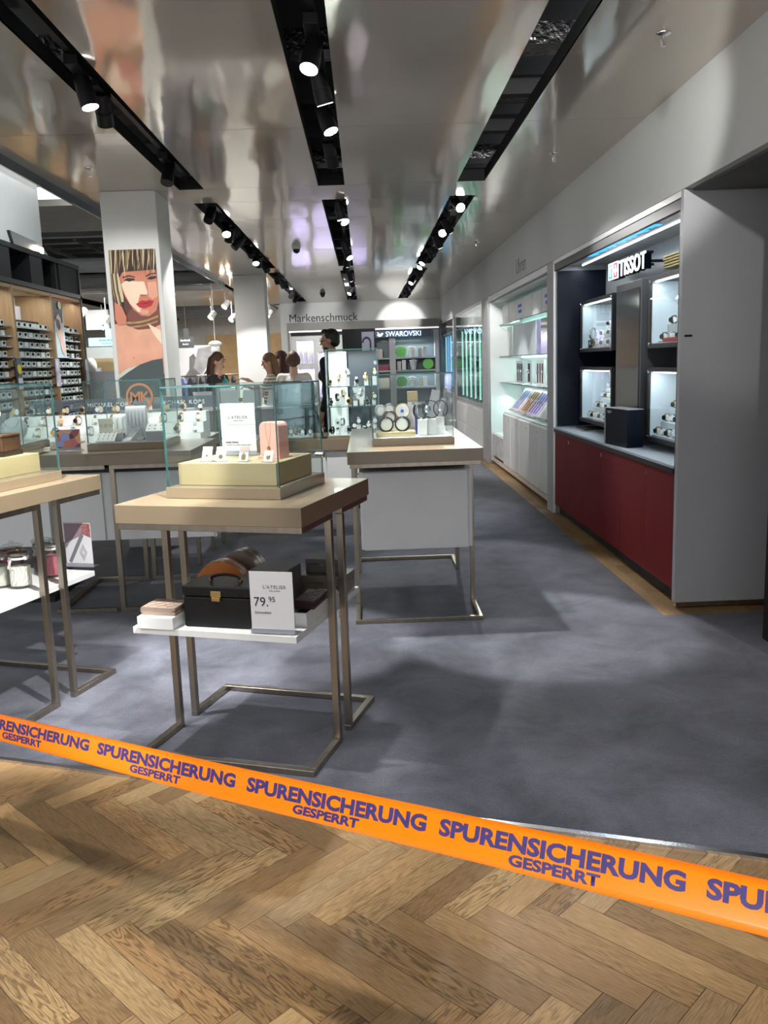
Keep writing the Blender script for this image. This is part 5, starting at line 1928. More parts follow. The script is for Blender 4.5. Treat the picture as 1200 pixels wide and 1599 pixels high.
txt('SWAROVSKI', 0.158, glow, bs, (0.25, -0.002, 0.025), FACE_CAM, 0.002, 0.0, sx=0.93)
P(lambda m: m.prism([(0.06, 0.05), (0.10, 0.025), (0.15, 0.03), (0.18, 0.06), (0.205, 0.105), (0.17, 0.09), (0.175, 0.115), (0.14, 0.085), (0.125, 0.09), (0.115, 0.075), (0.10, 0.09), (0.095, 0.115), (0.075, 0.125), (0.055, 0.115), (0.075, 0.105), (0.08, 0.085), (0.06, 0.07)], (0, -0.004, 0), (1, 0, 0), (0, 0, 1), (0, 0.003, 0)), 'swan_logo', glow, bs)
for zz, nm in ((1.6405, 'top'), (1.3505, 'middle'), (0.9605, 'lower')):
    for c in range(4):
        x = 0.26 + (0.60, 0.84, 1.03, 1.15)[c]
        if nm == 'middle':
            x = 0.26 + (1.22, 0.88, 0.55, 0.66)[c]
        if c == 0:
            o = P(lambda m: m.cyl((0, 0, 0.125), (0, 0.02, 0.125), 0.125, 0.125, 26), 'round_picture', greenp, None)
            lb = 'round green picture on the %s shelf under the crystal sign' % nm
            cat = 'picture'
        elif c == 1:
            o = P(lambda m: (m.lathe([(0.055, 0), (0.06, 0.02), (0.085, 0.16), (0.05, 0.20), (0.03, 0.22), (0.028, 0.24)], n=18), m.ell((0, 0, 0.20), (0.10, 0.045, 0.035), 0, 16, 8)), 'necklace_bust', white, None, 0, True)
            lb = 'white necklace bust on the %s shelf under the crystal sign' % nm
            cat = 'necklace stand'
        else:
            hh = 0.23 if c == 3 else 0.2
            o = P(B((-0.045, 0.045, 0, 0.06, 0, hh)), 'carton', paper if c == 3 else mat('beige_carton_' + nm, rgb(196, 184, 168), 0.5), None, 0.002)
            lb = ('beige' if c == 2 else 'white') + ' upright carton on the %s shelf under the crystal sign' % nm
            cat = 'box'
        o.location = (x, 20.12, zz)
        tag(o, lb, cat)
for i, (x, z, w, h_, cc, lb) in enumerate(((0.08, 1.64, 0.16, 0.2, (196, 186, 178), 'pale cartons'), (0.16, 1.35, 0.26, 0.12, (150, 62, 84), 'wine red box'), (0.16, 0.96, 0.28, 0.22, (226, 220, 200), 'cream box'))):
    o = P(B((-w / 2, w / 2, 0, 0.1, 0, h_)), 'carton', mat('carton_tone_%d' % i, rgb(*cc), 0.5), None, 0.002)
    o.location = (0.275 + x, 20.12, z + 0.0005)
    tag(o, lb + ' at left on a shelf beside the grey divider under crystal sign', 'box')

# black display tower behind the tall lit showcase
bt = thing('display_tower', 'black ribbed display tower with blue strap poster behind the tall showcase', 'display tower', (-0.045, 9.0, 0))
P(B((-0.17, 0.17, -0.06, 0.06, 0.009, 1.862)), 'body', blackm, bt, 0.002)
P(B(*[(-0.155 + 0.024 * i, -0.145 + 0.024 * i, -0.072, -0.0605, 0.1, 1.84) for i in range(6)]), 'ribs', blackm, bt)
P(B((0.03, 0.155, -0.064, -0.0605, 0.95, 1.83)), 'poster', mat('lilac_poster', rgb(206, 202, 222), 0.5), bt)
P(lambda m: (m.band((0.078, -0.066, 1.72), 0.030, 0.003, 0.018, 0, 20, 'Y', 1.3, R(0), R(180)), m.box(0.046 - 0.018, 0.066 - 0.018, -0.0675, -0.0645, 1.66, 1.722) if False else m.box(0.108, 0.126, -0.0675, -0.0645, 1.55, 1.722)), 'printed_strap', mat('navy_print', rgb(60, 62, 110), 0.5), bt)

# ================================================================== LEFT WATCH WALL
XW = -3.2
ww = thing('watch_shelving', 'tall black framed shelving wall of watch cubes at the left edge', 'shelving', (XW, 7.0, 0))
ZT = 2.33
P(B((-0.40, 0.03, -0.4, 3.06, 2.655, 2.70), (-0.40, 0.03, -0.4, 3.06, ZT + 0.005, ZT + 0.05), (-0.40, 0.03, 3.02, 3.06, 0.009, 2.6545)), 'black_frame', blackm, ww)
for ya_, yb_ in ((2.42, 3.019), (1.62, 1.94), (0.62, 1.14), (2.30, 2.34)):
    P(B((-0.3 if yb_ - ya_ > 0.1 else -0.03, 0.02, ya_, yb_, ZT + 0.051, 2.6545)), 'upper_panel', black_d, ww)
bays = [(0.12, 1.08), (1.12, 2.08), (2.12, 3.0)]
for (a, b_) in bays:
    P(B((-0.38, 0.025, a - 0.03, a, 0.009, ZT), (-0.38, 0.025, b_, b_ + 0.016, 0.009, ZT), (-0.38, 0.02, a, b_, ZT - 0.035, ZT)), 'oak_surround', oak, ww)
    P(B((-0.36, -0.34, a, b_, 0.009, ZT - 0.036)), 'back_panel', mat('pale_back', rgb(206, 204, 200), 0.6), ww)
    area('bay_light', ww, (-0.06, (a + b_) / 2, ZT - 0.045), (0, R(20), 0), 0.03, 0.8, 1.0, (1.0, 0.98, 0.95))
rack_b = mat('rack_teal_black', rgb(34, 48, 48), 0.4)
cube = mat('pale_cube', rgb(206, 216, 212), 0.5)
P0 = None
for bi, (a, b_) in enumerate(bays):
    for r_ in range(11):
        zr = 1.955 - 0.092 * r_
        ya = a + 0.01
        yb = b_ - 0.01
        if bi == 2 and r_ < 4:
            ya = a + 0.42
        if zr < 0.9:
            continue
        rk = P(lambda m: (m.box(-0.12, 0.0, ya, yb, zr - 0.008, zr), m.box(-0.13, -0.12, ya, yb, zr - 0.008, zr + 0.084)), 'rack_shelf', rack_b, ww)
        P(B((0.0002, 0.005, ya, yb, zr - 0.010, zr + 0.003)), 'silver_lip', silver, rk)
        n = 7 if not (bi == 2 and r_ < 4) else 3
        if bi == 0:
            n = 4
        for c in range(n):
            y = ya + 0.06 + (yb - ya - 0.12) * c / (n - 1) if bi else ya + 0.42 + 0.13 * c
            o = None
            m = MB()
            m.box(-0.022, 0.022, -0.022, 0.022, 0, 0.05)
            if (c * 7 + r_ * 3) % 4:
                m.cyl((-0.0, -0.026, 0.03), (0.0, -0.022, 0.03), 0.015, 0.015, 10, 1)
                m.band((0, 0, 0.0285), 0.024, 0.012, 0.003, 1, 12, 'X')
            o = m.build('watch_cube', [cube, straps[0]], None, loc=(XW - 0.05, 7.0 + y, zr + 0.0005))
            o.rotation_euler = (0, 0, R(70))
            tag(o, 'watch cube %s in the %s rack row of the %s bay, watch wall' % (nth(c, n), ORD[r_], ['left', 'middle', 'right'][bi]), 'watch cube', 'watch cubes on the left watch wall')
P(B((-0.30, -0.29, 1.2, 2.07, 2.0, 2.20)), 'white_board', paper, ww)
# sunglasses poster
sp1 = thing('poster', 'poster of dark haired woman in sunglasses on the right bay of watch wall', 'poster', (XW - 0.02, 9.135, 1.68))
sp1.scale = (1, 1, 0.83)
P(B((-0.02, 0.0, 0, 0.40, 0, 0.72)), 'board', mat('pale_blue_poster', rgb(190, 216, 226), 0.4), sp1)
hair_n = mat('navy_hair_print', rgb(30, 36, 58), 0.4)
skin_p = mat('skin_print', rgb(226, 190, 172), 0.4)


def flat(o_name, par, pts, mm, off):
    return P(lambda m: m.prism(pts, (off, 0, 0), (0, 1, 0), (0, 0, 1), (-0.0015, 0, 0)), o_name, mm, par)


flat('printed_hair', sp1, [(0.02, 0.72), (0.40, 0.72), (0.36, 0.45), (0.20, 0.38), (0.06, 0.52)], hair_n, 0.002)
flat('printed_face', sp1, [(0.24, 0.55), (0.30, 0.50), (0.34, 0.32), (0.30, 0.18), (0.22, 0.2), (0.15, 0.33), (0.13, 0.47)], skin_p, 0.004)
flat('printed_glasses', sp1, [(0.15, 0.50), (0.25, 0.47), (0.27, 0.38), (0.22, 0.34), (0.16, 0.40)], hair_n, 0.006)
flat('printed_hand', sp1, [(0.25, 0.26), (0.33, 0.24), (0.37, 0.12), (0.34, 0.03), (0.28, 0.05), (0.23, 0.14)], skin_p, 0.006)
flat('printed_logo', sp1, [(0.29 + 0.05 * math.cos(a), 0.66 + 0.05 * math.sin(a)) for a in [i * PI / 8 for i in range(16)]], mat('lime_print', rgb(196, 214, 110), 0.4), 0.008)
rs = thing('sale_sign', 'small red discount sign standing in the right bay of watch wall', 'sign', (XW - 0.14, 9.60, 2.03))
P(B((-0.01, 0.0, 0, 0.22, 0, 0.26)), 'card', mat('coral_red_card', rgb(206, 62, 70), 0.5), rs)
P(B((0.0002, 0.0012, 0.05, 0.06, 0.07, 0.10), (0.0002, 0.0012, 0.075, 0.115, 0.06, 0.066), (0.0002, 0.0012, 0.075, 0.115, 0.10, 0.106), (0.0002, 0.0012, 0.13, 0.17, 0.06, 0.066), (0.0002, 0.0012, 0.13, 0.17, 0.10, 0.106)), 'printed_digits', mat('rose_print', rgb(236, 150, 150), 0.5), rs)
for i, (y, cc, lb) in enumerate(((8.02, (70, 84, 100), 'narrow photo panel with yellow flower at end of left bay'), (9.03, (190, 184, 200), 'narrow pale photo panel at end of middle bay'), (9.97, (120, 124, 128), 'narrow grey photo panel at end of right bay'))):
    o = P(B((0.0, 0.012, -0.055, 0.055, 0, 0.28)), 'photo_card', mat('photo_panel_%d' % i, rgb(*cc), 0.3, var=0.5, scale=10), None)
    o.location = (XW + 0.028, y + 0.03, 1.385)
    if i == 0:
        P(lambda m: m.cyl((0.0122, 0.0, 0.18), (0.0138, 0.0, 0.18), 0.045, 0.045, 16), 'yellow_flower', mat('yellow_print', rgb(232, 206, 50), 0.5), o)
        P(B((0.0122, 0.0130, -0.05, 0.05, 0.0, 0.10)), 'pale_print', paper, o)
    tag(o, lb + ' of watch wall', 'photo card')
vt = thing('ceiling_vent', 'slanted silver ventilation panel with lamp above the watch wall', 'vent', (-3.40, 9.3, 2.72))
P(lambda m: m.prism([(0, 0), (1.0, 0.0), (0.55, 0.14), (-0.25, 0.16)], (0.0, -0.5, 0.0), (0, 1, 0), (0.35, 0, 0.94), (0.03, 0, 0)), 'panel', mat('vent_silver', rgb(150, 150, 150), 0.3, 0.6), vt)
P(B((0.09, 0.10, -0.02, 0.06, 0.03, 0.09)), 'lamp', lens_w, vt)

# ================================================================== POSTER ON THE COLUMN
po = thing('portrait_poster', 'tall portrait poster of a woman with gold chain necklace on the column', 'poster', (-2.052, 7.3175, 1.30))
PW, PH = 0.378, 1.19
P(B((0, PW, -0.006, -0.0002, 0, PH)), 'board', mat('poster_shadow_brown', rgb(96, 62, 52), 0.35, var=0.15, scale=5), po)
layer = [0]


def pic(name, pts, mm):
    """flat printed shape; points in picture fractions, x right, y down from the top of a 300 by 800 sheet"""
    layer[0] += 1
    q = [(x / 300.0 * PW, PH - y / 945.0 * PH) for x, y in pts]
    q = [(min(max(a, 0.0005), PW - 0.0005), min(max(b, 0.0005), PH - 0.0005)) for a, b in q]
    return P(lambda m: m.prism(q, (0, -0.006 - 0.0003 * layer[0], 0), (1, 0, 0), (0, 0, 1), (0, -0.0002, 0)), name, mm, po)


sk1 = mat('print_skin', rgb(230, 170, 142), 0.35, var=0.10, scale=7)
sk2 = mat('print_skin_lit', rgb(250, 222, 194), 0.35, var=0.04)
sk3 = mat('print_skin_warm', rgb(214, 136, 108), 0.35, var=0.08)
sk4 = mat('print_skin_dark', rgb(176, 108, 88), 0.35, var=0.1)
sk5 = mat('print_skin_deep', rgb(128, 76, 64), 0.35, var=0.1)
hr1 = mat('print_hair', rgb(152, 128, 94), 0.35, var=0.4, scale=24, stretch=(4, 1, 0.5))
hr2 = mat('print_hair_dark', rgb(70, 52, 42), 0.35, var=0.3, scale=20)
hr3 = mat('print_hair_light', rgb(218, 204, 164), 0.35)
lipm = mat('print_lips', rgb(192, 46, 52), 0.35)
ink_b = mat('print_dark', rgb(52, 48, 50), 0.4)
dress = mat('print_dress', rgb(74, 84, 84), 0.4, var=0.06)
pal = mat('print_pale', rgb(206, 210, 200), 0.4)
pic('printed_shoulders', [(0, 470), (300, 430), (300, 800), (0, 800)], sk1)
pic('printed_neck', [(110, 380), (300, 380), (300, 480), (240, 505), (150, 510), (80, 480), (60, 440)], sk5)
pic('printed_light_chest', [(215, 470), (300, 520), (300, 610), (250, 540)], sk2)
pic('printed_hair_back', [(0, 0), (300, 0), (300, 150), (60, 200), (80, 440), (40, 480), (20, 300), (0, 180)], hr2)
pic('printed_face', [(45, 190), (80, 140), (290, 130), (300, 200), (300, 330), (280, 390), (230, 425), (180, 420), (130, 380), (85, 300), (60, 240)], sk3)
pic('printed_face_light', [(62, 215), (100, 195), (150, 200), (205, 205), (215, 265), (180, 290), (165, 330), (190, 400), (160, 395), (110, 340), (80, 270)], sk2)
pic('printed_forehead', [(100, 150), (290, 130), (300, 168), (220, 182), (140, 176)], sk3)
pic('printed_nose', [(190, 200), (215, 205), (232, 275), (222, 292), (185, 290), (175, 275)], sk2)
pic('printed_nose_shade', [(178, 284), (225, 288), (215, 298), (190, 298)], sk4)
pic('printed_left_eye', [(82, 192), (110, 178), (150, 182), (158, 192), (120, 202)], ink_b)
pic('printed_left_brow', [(75, 170), (120, 160), (160, 172), (158, 178), (118, 170), (78, 180)], hr2)
pic('printed_right_eye', [(232, 188), (258, 172), (295, 172), (296, 184), (262, 194)], ink_b)
pic('printed_right_brow', [(225, 168), (260, 152), (298, 150), (298, 158), (262, 162), (230, 176)], hr2)
pic('printed_lips', [(150, 345), (190, 322), (215, 328), (240, 320), (270, 330), (250, 360), (205, 375), (170, 368)], lipm)
pic('printed_mouth_line', [(152, 345), (210, 340), (268, 331), (212, 346)], ink_b)
pic('printed_cheek', [(235, 210), (292, 205), (298, 300), (262, 318), (236, 300)], sk1)
pic('printed_chin', [(170, 380), (230, 385), (225, 412), (185, 412)], sk1)
rndp = random.Random(11)
for i in range(34):
    x0 = 2 + 8.8 * i + rndp.uniform(-6, 6)
    ln = rndp.uniform(95, 185) + (150 if i < 6 else 0)
    w_ = rndp.uniform(5, 10)
    bend = rndp.uniform(-30, 22)
    pts = [(x0, 0), (x0 + w_, 0), (x0 + w_ + bend * 0.5, ln * 0.5), (x0 + bend, ln), (x0 + bend * 0.4 - 2, ln * 0.5)]
    pic('printed_hair_strand', pts, (hr1, hr3, hr1, hr2)[i % 4])
for i in range(6):
    x0 = 4 + 8 * i
    pts = [(x0, 150), (x0 + 10, 150), (x0 + 18 + 3 * i, 300), (x0 + 30, 430 - 20 * i), (x0 + 16, 330), (x0 + 4, 250)]
    pic('printed_hair_strand', pts, (hr1, hr2, hr3)[i % 3])
pic('printed_hand', [(15, 330), (60, 360), (85, 430), (75, 470), (30, 480), (10, 440)], sk3)
goldp = mat('print_gold', rgb(246, 214, 130), 0.35, var=0.3, scale=30)
P(lambda m: [m.band(((60 + 14 * i) / 300 * PW, -0.0225, PH - (462 + 16 * math.sin(i / 16 * PI) - 2.0 * i) / 945 * PH), 0.0055, 0.0006, 0.0028, 0, 10, 'Y') for i in range(17)], 'printed_necklace', goldp, po)
P(lambda m: [m.band(((110 + 13 * i) / 300 * PW, -0.0225, PH - (492 + 8 * math.sin(i / 14 * PI) - 2.5 * i) / 945 * PH), 0.0045, 0.0006, 0.0024, 0, 10, 'Y') for i in range(14)], 'printed_necklace', goldp, po)
pic('printed_beauty_mark', [(112 + 4 * math.cos(a), 690 + 4 * math.sin(a)) for a in [i * PI / 4 for i in range(8)]], sk4)
pic('printed_dress_edge', [(0, 800), (60, 760), (130, 742), (60, 790), (0, 830)], pal)
pic('printed_dress', [(0, 826), (70, 780), (150, 735), (230, 710), (300, 700), (300, 945), (0, 945)], dress)
# ================================================================== CLOTHING DEPARTMENT (far left)
tags_dark = [mat('garment_%d' % i, rgb(*c), 0.8, var=0.2, scale=8) for i, c in enumerate([(40, 46, 60), (28, 28, 32), (96, 110, 150), (170, 160, 150), (140, 60, 56), (200, 200, 205), (84, 74, 66)])]


def rail(label, loc, rz, n, ln, order, grp):
    t = thing('clothes_rail', label, 'clothes rail', loc, rz)
    m = MB()
    for x in (-ln / 2, ln / 2):
        m.cyl((x, 0, 0), (x, 0, 1.42), 0.014, 0.014, 10)
        m.box(x - 0.02, x + 0.02, -0.25, 0.25, 0, 0.03)
    m.cyl((-ln / 2, 0, 1.40), (ln / 2, 0, 1.40), 0.014, 0.014, 10)
    m.build('rail_frame', steel, t, 0, True)
    M = Matrix.Translation(loc) @ Matrix.Rotation(rz, 4, 'Z')
    for i in range(n):
        x = -ln / 2 + 0.08 + (ln - 0.16) * i / (n - 1)
        m = MB()
        w = 0.22
        pts = [(-w, 0.0), (w, 0.0), (w * 1.02, 0.72), (w * 0.35, 0.80), (-w * 0.35, 0.80), (-w * 1.02, 0.72)]
        m.prism(pts, (-0.02, 0, 0), (0, 1, 0), (0, 0, 1), (0.04, 0, 0))
        m.cyl((0, 0, 0.79), (0, 0, 0.8125), 0.004, 0.004, 6, 1)
        o = m.build('hanging_garment', [tags_dark[order[i % len(order)]], steel], None, 0.008)
        o.location = M @ Vector((x, 0, 0.572))
        o.rotation_euler = (0, 0, rz + random.uniform(-0.15, 0.15))
        tag(o, '%s garment %s on the %s' % (['navy', 'black', 'blue', 'grey beige', 'dark red', 'pale grey', 'brown'][order[i % len(order)]], nth(i, n), grp), 'garment', 'garments on the ' + grp)
    return t


rail('clothes rail with dark garments behind the woman facing right', (-2.35, 15.6, 0.009), 0.35, 9, 1.3, [0, 0, 1, 0, 1], 'dark clothes rail behind the shoppers')
rail('clothes rail of blue and striped garments behind the poster column', (-3.35, 14.2, 0.009), 0.3, 9, 1.2, [2, 2, 0, 4, 6, 5], 'blue clothes rail beyond the poster column')
rail('clothes rail of mixed pale garments left of the poster column', (-4.35, 13.6, 0.009), 0.1, 10, 1.4, [3, 5, 6, 3, 4, 5], 'pale clothes rail left of the poster column')


def pendant(label, x, y, ztop, zb, r1, r2):
    t = thing('pendant_lamp', label, 'pendant lamp', (x, y, 0))
    opal = MATS.get('opal_shade') or mat('opal_shade', rgb(226, 226, 224), 0.4, emit=0.08)
    P(lambda m: m.cyl((0, 0, zb + r1 * 0.5), (0, 0, ztop), 0.008, 0.008, 8), 'cord', white, t)
    P(lambda m: m.lathe([(0.03, r1 * 0.36), (r1 * 0.6, r1 * 0.30), (r1, r1 * 0.02), (r1 * 0.96, -0.02), (r1 * 0.5, -0.05)], (0, 0, zb), n=28), 'lamp_shade', opal, t, 0, True)
    P(lambda m: m.ell((0, 0, zb - 0.05 - r2 * 0.8), (r2, r2, r2 * 0.85), 0, 20, 12), 'globe', opal, t, 0, True)
    return t


pendant('white two-tier pendant lamp above the woman facing right', -2.45, 14.5, 2.9, 1.93, 0.11, 0.075)
pendant('white pendant lamp half hidden behind the poster column', -3.38, 15.2, 2.9, 1.95, 0.16, 0.12)

# large black and white photo wall of two men
ph = thing('photo_mural', 'large grey photo panel of two men beside the poster column', 'poster', (-3.92, 18.5, 0))
P(B((0, 0.88, 0, 0.04, 0.9, 2.02)), 'panel', paper, ph)
pg = [mat('photo_grey_%d' % i, rgb(v, v, v + 2), 0.5, var=0.25, scale=5) for i, v in enumerate((60, 110, 150))]
for nm, pts, k in (('printed_man', [(0.15, 0.9), (0.12, 1.35), (0.28, 1.52), (0.30, 1.78), (0.42, 1.85), (0.5, 1.74), (0.5, 1.5), (0.68, 1.35), (0.66, 0.9)], 1), ('printed_man', [(0.62, 0.9), (0.64, 1.4), (0.78, 1.55), (0.80, 1.8), (0.92, 1.86), (1.0, 1.75), (0.99, 1.55), (1.1, 1.4), (1.1, 0.9)], 0), ('printed_coat', [(0.4, 1.55), (0.55, 1.95), (0.9, 2.0), (1.05, 1.7), (0.8, 1.62), (0.6, 1.4)], 2)):
    P(lambda m: m.prism(pts, (0, -0.002 - 0.001 * k, 0), (0.78, 0, 0), (0, 0, 1), (0, -0.001, 0)), nm, pg[k], ph)
hs = thing('hanging_sign', 'dark grey hanging sign with pale print over the photo of two men', 'sign', (-3.72, 17.6, 2.0))
P(B((0, 0.32, 0, 0.02, -0.05, 0.17), (0.13, 0.23, 0.004, 0.016, 0.165, 0.33)), 'panel', mat('slate_sign', rgb(64, 66, 70), 0.5), hs)
fine_print(hs, 0.06, -0.001, 0.08, (0.2,), 0.04, paper)
fine_print(hs, 0.10, -0.001, 0.01, (0.12,), 0.03, paper)
P(lambda m: m.cyl((0.18, 0.01, 0.325), (0.18, 0.01, 0.88), 0.004, 0.004, 6), 'wire', steel, hs)


def mannequin(label, loc, rz, cloth):
    t = thing('mannequin', label, 'mannequin', loc, rz)
    P(lambda m: (m.ell((0, 0, 1.60), (0.075, 0.095, 0.12), 0, 16, 12), m.cyl((0, 0, 1.40), (0, 0, 1.53), 0.05, 0.045, 14), m.cyl((0, 0, 0.02), (0, 0, 0.9), 0.012, 0.012, 8), m.cyl((0, 0, 0), (0, 0, 0.02), 0.18, 0.18, 20)), 'body', matt_white, t, 0, True)
    P(lambda m: (m.lathe([(0.15, 0.85), (0.16, 1.05), (0.19, 1.28), (0.17, 1.38), (0.06, 1.43)], n=24, M=Matrix.Diagonal((1.15, 0.72, 1, 1))), m.cyl((-0.20, 0, 1.33), (-0.25, -0.02, 0.95), 0.06, 0.05, 12), m.cyl((0.20, 0, 1.33), (0.25, -0.02, 0.95), 0.06, 0.05, 12)), 'sweater', cloth, t, 0, True)
    return t


mannequin('mannequin bust in black sweater left of the poster column', (-3.95, 12.7, 0.009), 0.0, black_d)
fw = thing('cyan_sign', 'long pale cyan lit sign with dark lettering left of the poster column', 'sign', (-5.05, 16.2, 2.0))
cyl_ = mat('cyan_lit_panel', rgb(120, 214, 250), 0.4, emit=0.9, ecol=(0.30, 0.78, 1, 1))
P(B((0, 0.62, 0, 0.03, 0.0, 0.15)), 'panel', cyl_, fw)
fine_print(fw, 0.20, -0.001, 0.088, (0.26,), 0.035, ink)
fine_print(fw, 0.26, -0.001, 0.035, (0.16,), 0.026, ink)
fw2 = thing('cyan_sign', 'short pale cyan lit sign stacked above the long one', 'sign', (-4.73, 16.2, 2.158))
P(B((0, 0.30, 0, 0.03, 0.0, 0.15)), 'panel', cyl_, fw2)
wbx = thing('square_sign', 'white square hanging panel left of the poster column', 'sign panel', (-5.10, 16.3, 2.30))
P(B((0, 0.40, 0, 0.10, 0, 0.36)), 'panel', white, wbx, 0.004)
P(B((0.30, 0.325, -0.004, 0.0, 0.06, 0.09)), 'logo', ink, wbx)
fs = thing('display_shelf', 'light wood shelf wall left of the poster column', 'shelving', (-5.4, 16.6, 0))
P(B((0, 1.3, 0.2, 0.24, 0.009, 1.78), (0, 1.3, 0, 0.199, 1.30, 1.33), (0, 1.3, 0, 0.199, 0.9, 0.93), (0, 1.3, 0, 0.199, 0.5, 0.53)), 'shelves', mat('pale_wood_shelf', rgb(214, 180, 130), 0.5, var=0.1), fs)
P(B((0.0, 1.3, 0.2, 0.25, 1.785, 2.0)), 'fascia', matt_white, fs)
for i, (x, w, h_, mm, z) in enumerate(((0.25, 0.26, 0.28, paper, 1.33), (0.60, 0.10, 0.2, tags_dark[6], 1.33), (0.3, 0.16, 0.16, oak, 0.93), (0.55, 0.2, 0.22, tags_dark[3], 0.93), (0.85, 0.2, 0.18, tags_dark[5], 0.93), (0.95, 0.14, 0.24, tags_dark[2], 1.33), (0.35, 0.3, 0.2, tags_dark[1], 0.53), (0.8, 0.3, 0.24, tags_dark[3], 0.53))):
    o = P(B((-w / 2, w / 2, -0.05, 0.05, 0, h_)), 'shelf_box', mm, None, 0.003)
    o.location = (-5.4 + x, 16.7, z + 0.0005)
    tag(o, ('white printed bag', 'brown upright box', 'wooden box', 'beige folded pile', 'pale grey box', 'blue box', 'black box', 'grey beige box')[i] + ' on the light wood shelf left of poster column', 'box')
rk = thing('jewellery_carousel', 'white stand of carded jewellery left of the poster column', 'display stand', (-3.05, 10.4, 0.009))
P(B((-0.30, 0.30, -0.03, 0.03, 0.9, 1.52), (-0.28, 0.28, -0.2, 0.2, 0, 0.06), (-0.03, 0.03, -0.03, 0.03, 0.06, 0.9)), 'panel', paper, rk, 0.003)
for r_ in range(4):
    for c in range(6):
        o = P(B((-0.032, 0.032, 0, 0.003, 0, 0.095)), 'jewellery_card', (paper, MATS['cream_card'])[(r_ + c) % 2], None)
        P(lambda m: m.band((0, -0.002, 0.045), 0.014, 0.002, 0.003, 0, 12, 'Y'), 'earring', (gold, silver)[(r_ * 2 + c) % 2], o)
        o.location = (-3.05 - 0.24 + 0.096 * c, 10.363, 0.98 + 0.125 * r_ + 0.009)
        tag(o, 'jewellery card, %s in %s row, white stand by poster column' % (nth(c, 6), ['bottom', 'third', 'second', 'top'][r_]), 'jewellery card', 'cards on the white stand')
# cosmetics style counter beside the shoppers
c7 = thing('service_counter', 'white service counter with sloping paper trays in front of the shoppers', 'counter', (-1.55, 10.55, 0))
P(B((-0.62, 0.95, -0.3, 0.3, 0.009, 1.02)), 'cabinet_body', mat('counter_grey', rgb(150, 150, 152), 0.5), c7)
P(B((-0.65, 0.98, -0.33, 0.33, 1.0205, 1.05)), 'countertop', white, c7, 0.003)
for i in range(4):
    M = Matrix.Rotation(R(-30), 4, 'X')
    o = P(lambda m: m.box(-0.12, 0.12, -0.004, 0.004, 0.0, 0.22, 0, M), 'leaflet_tray', paper, None, 0.001)
    o.location = (-1.92 + 0.28 * i, 10.36 + 0.03 * (i % 2), 1.054)
    o.rotation_euler = (0, 0, 0.3 - 0.2 * i)
    tag(o, nth(i, 4) + ' of four sloping white paper trays on the service counter', 'tray')
o = P(lambda m: m.prism([(-0.07, 0), (0.07, 0), (0, 0.12)], (0, -0.05, 0), (1, 0, 0), (0, 0, 1), (0, 0.1, 0)), 'tent_card', mat('teal_card', rgb(24, 130, 120), 0.5), None, 0.002)
o.location = (-1.72, 10.75, 1.2805)
tag(o, 'teal triangular tent card on a stand before the woman facing right', 'card')
o = P(B((-0.11, 0.11, -0.08, 0.08, 0, 0.228)), 'card_stand', white, None, 0.003)
o.location = (-1.72, 10.75, 1.0515)
tag(o, 'white block carrying the teal tent card', 'display block')
o = P(B((-0.07, 0.07, -0.05, 0.05, 0, 0.19)), 'gift_box', mat('pale_pink_box', rgb(236, 196, 188), 0.5), None, 0.012)
o.location = (-0.72, 10.6, 1.0505)
tag(o, 'small pale pink rounded box right of the blouse wearing woman', 'box')

# ================================================================== TRACK LIGHTS
trk = {}
for si, (a, b_) in enumerate(SLOTS):
    xc = (a + b_) / 2 + (-0.02, 0.035, -0.02)[si]
    for ri, (r0, r1) in enumerate(ROWS):
        if si == 2 and ri == 0:
            xr = 0.84
        else:
            xr = xc
        o = P(B((xr - 0.017, xr + 0.017, r0 + 0.02, r1 - 0.02, 3.035, 3.07)), 'track_rail', blackm, None)
        tag(o, 'black lighting track in the %s ceiling slot, %s row' % (['left', 'middle', 'right'][si], ['near', 'middle', 'far'][ri]), 'lighting track')


def track_light(label, x, y, yaw, tilt, lit, watts=0.0, zc=2.965, cone=42):
    """spot head on a box adapter; yaw 0 aims along +Y, tilt from straight down"""
    t = thing('track_light', label, 'spotlight', (x, y, 0))
    P(B((-0.035, 0.035, -0.115, 0.115, 2.985, 3.032)), 'adapter', blackm, t, 0.002)
    P(lambda m: m.cyl((0, 0.06, zc), (0, 0.06, 2.99), 0.011, 0.011, 8), 'stem', blackm, t)
    d = Vector((math.sin(tilt) * math.sin(yaw), math.sin(tilt) * math.cos(yaw), -math.cos(tilt)))
    c = Vector((0, 0.06, zc - 0.02))
    h = P(lambda m: (m.cyl(c - d * 0.055, c + d * 0.04, 0.040, 0.043, 22), m.cyl(c + d * 0.042, c + d * 0.115, 0.046, 0.046, 22)), 'lamp_head', blackm, t, 0, True)
    P(lambda m: m.cyl(c + d * 0.1151, c + d * 0.117, 0.041, 0.041, 22), 'lens', lens if lit else lens_off, t)
    if watts:
        L_ = bpy.data.lights.new('spot_beam', 'SPOT')
        L_.energy = watts
        L_.spot_size = R(cone)
        L_.spot_blend = 0.35
        L_.shadow_soft_size = 0.035
        L_.color = (1.0, 0.985, 0.965)
        lo = bpy.data.objects.new('spot_beam', L_)
        COL.objects.link(lo)
        lo.parent = t
        lo.location = c + d * 0.125
        lo.rotation_euler = d.to_track_quat('-Z', 'Y').to_euler()
    return t


def aim(x, y, tx, ty, tz):
    dx, dy, dz = tx - x, ty - (y + 0.06), tz - 2.945
    return math.atan2(dx, dy), math.acos(-dz / math.sqrt(dx * dx + dy * dy + dz * dz))


LX = [-1.37, -0.18, 0.91]
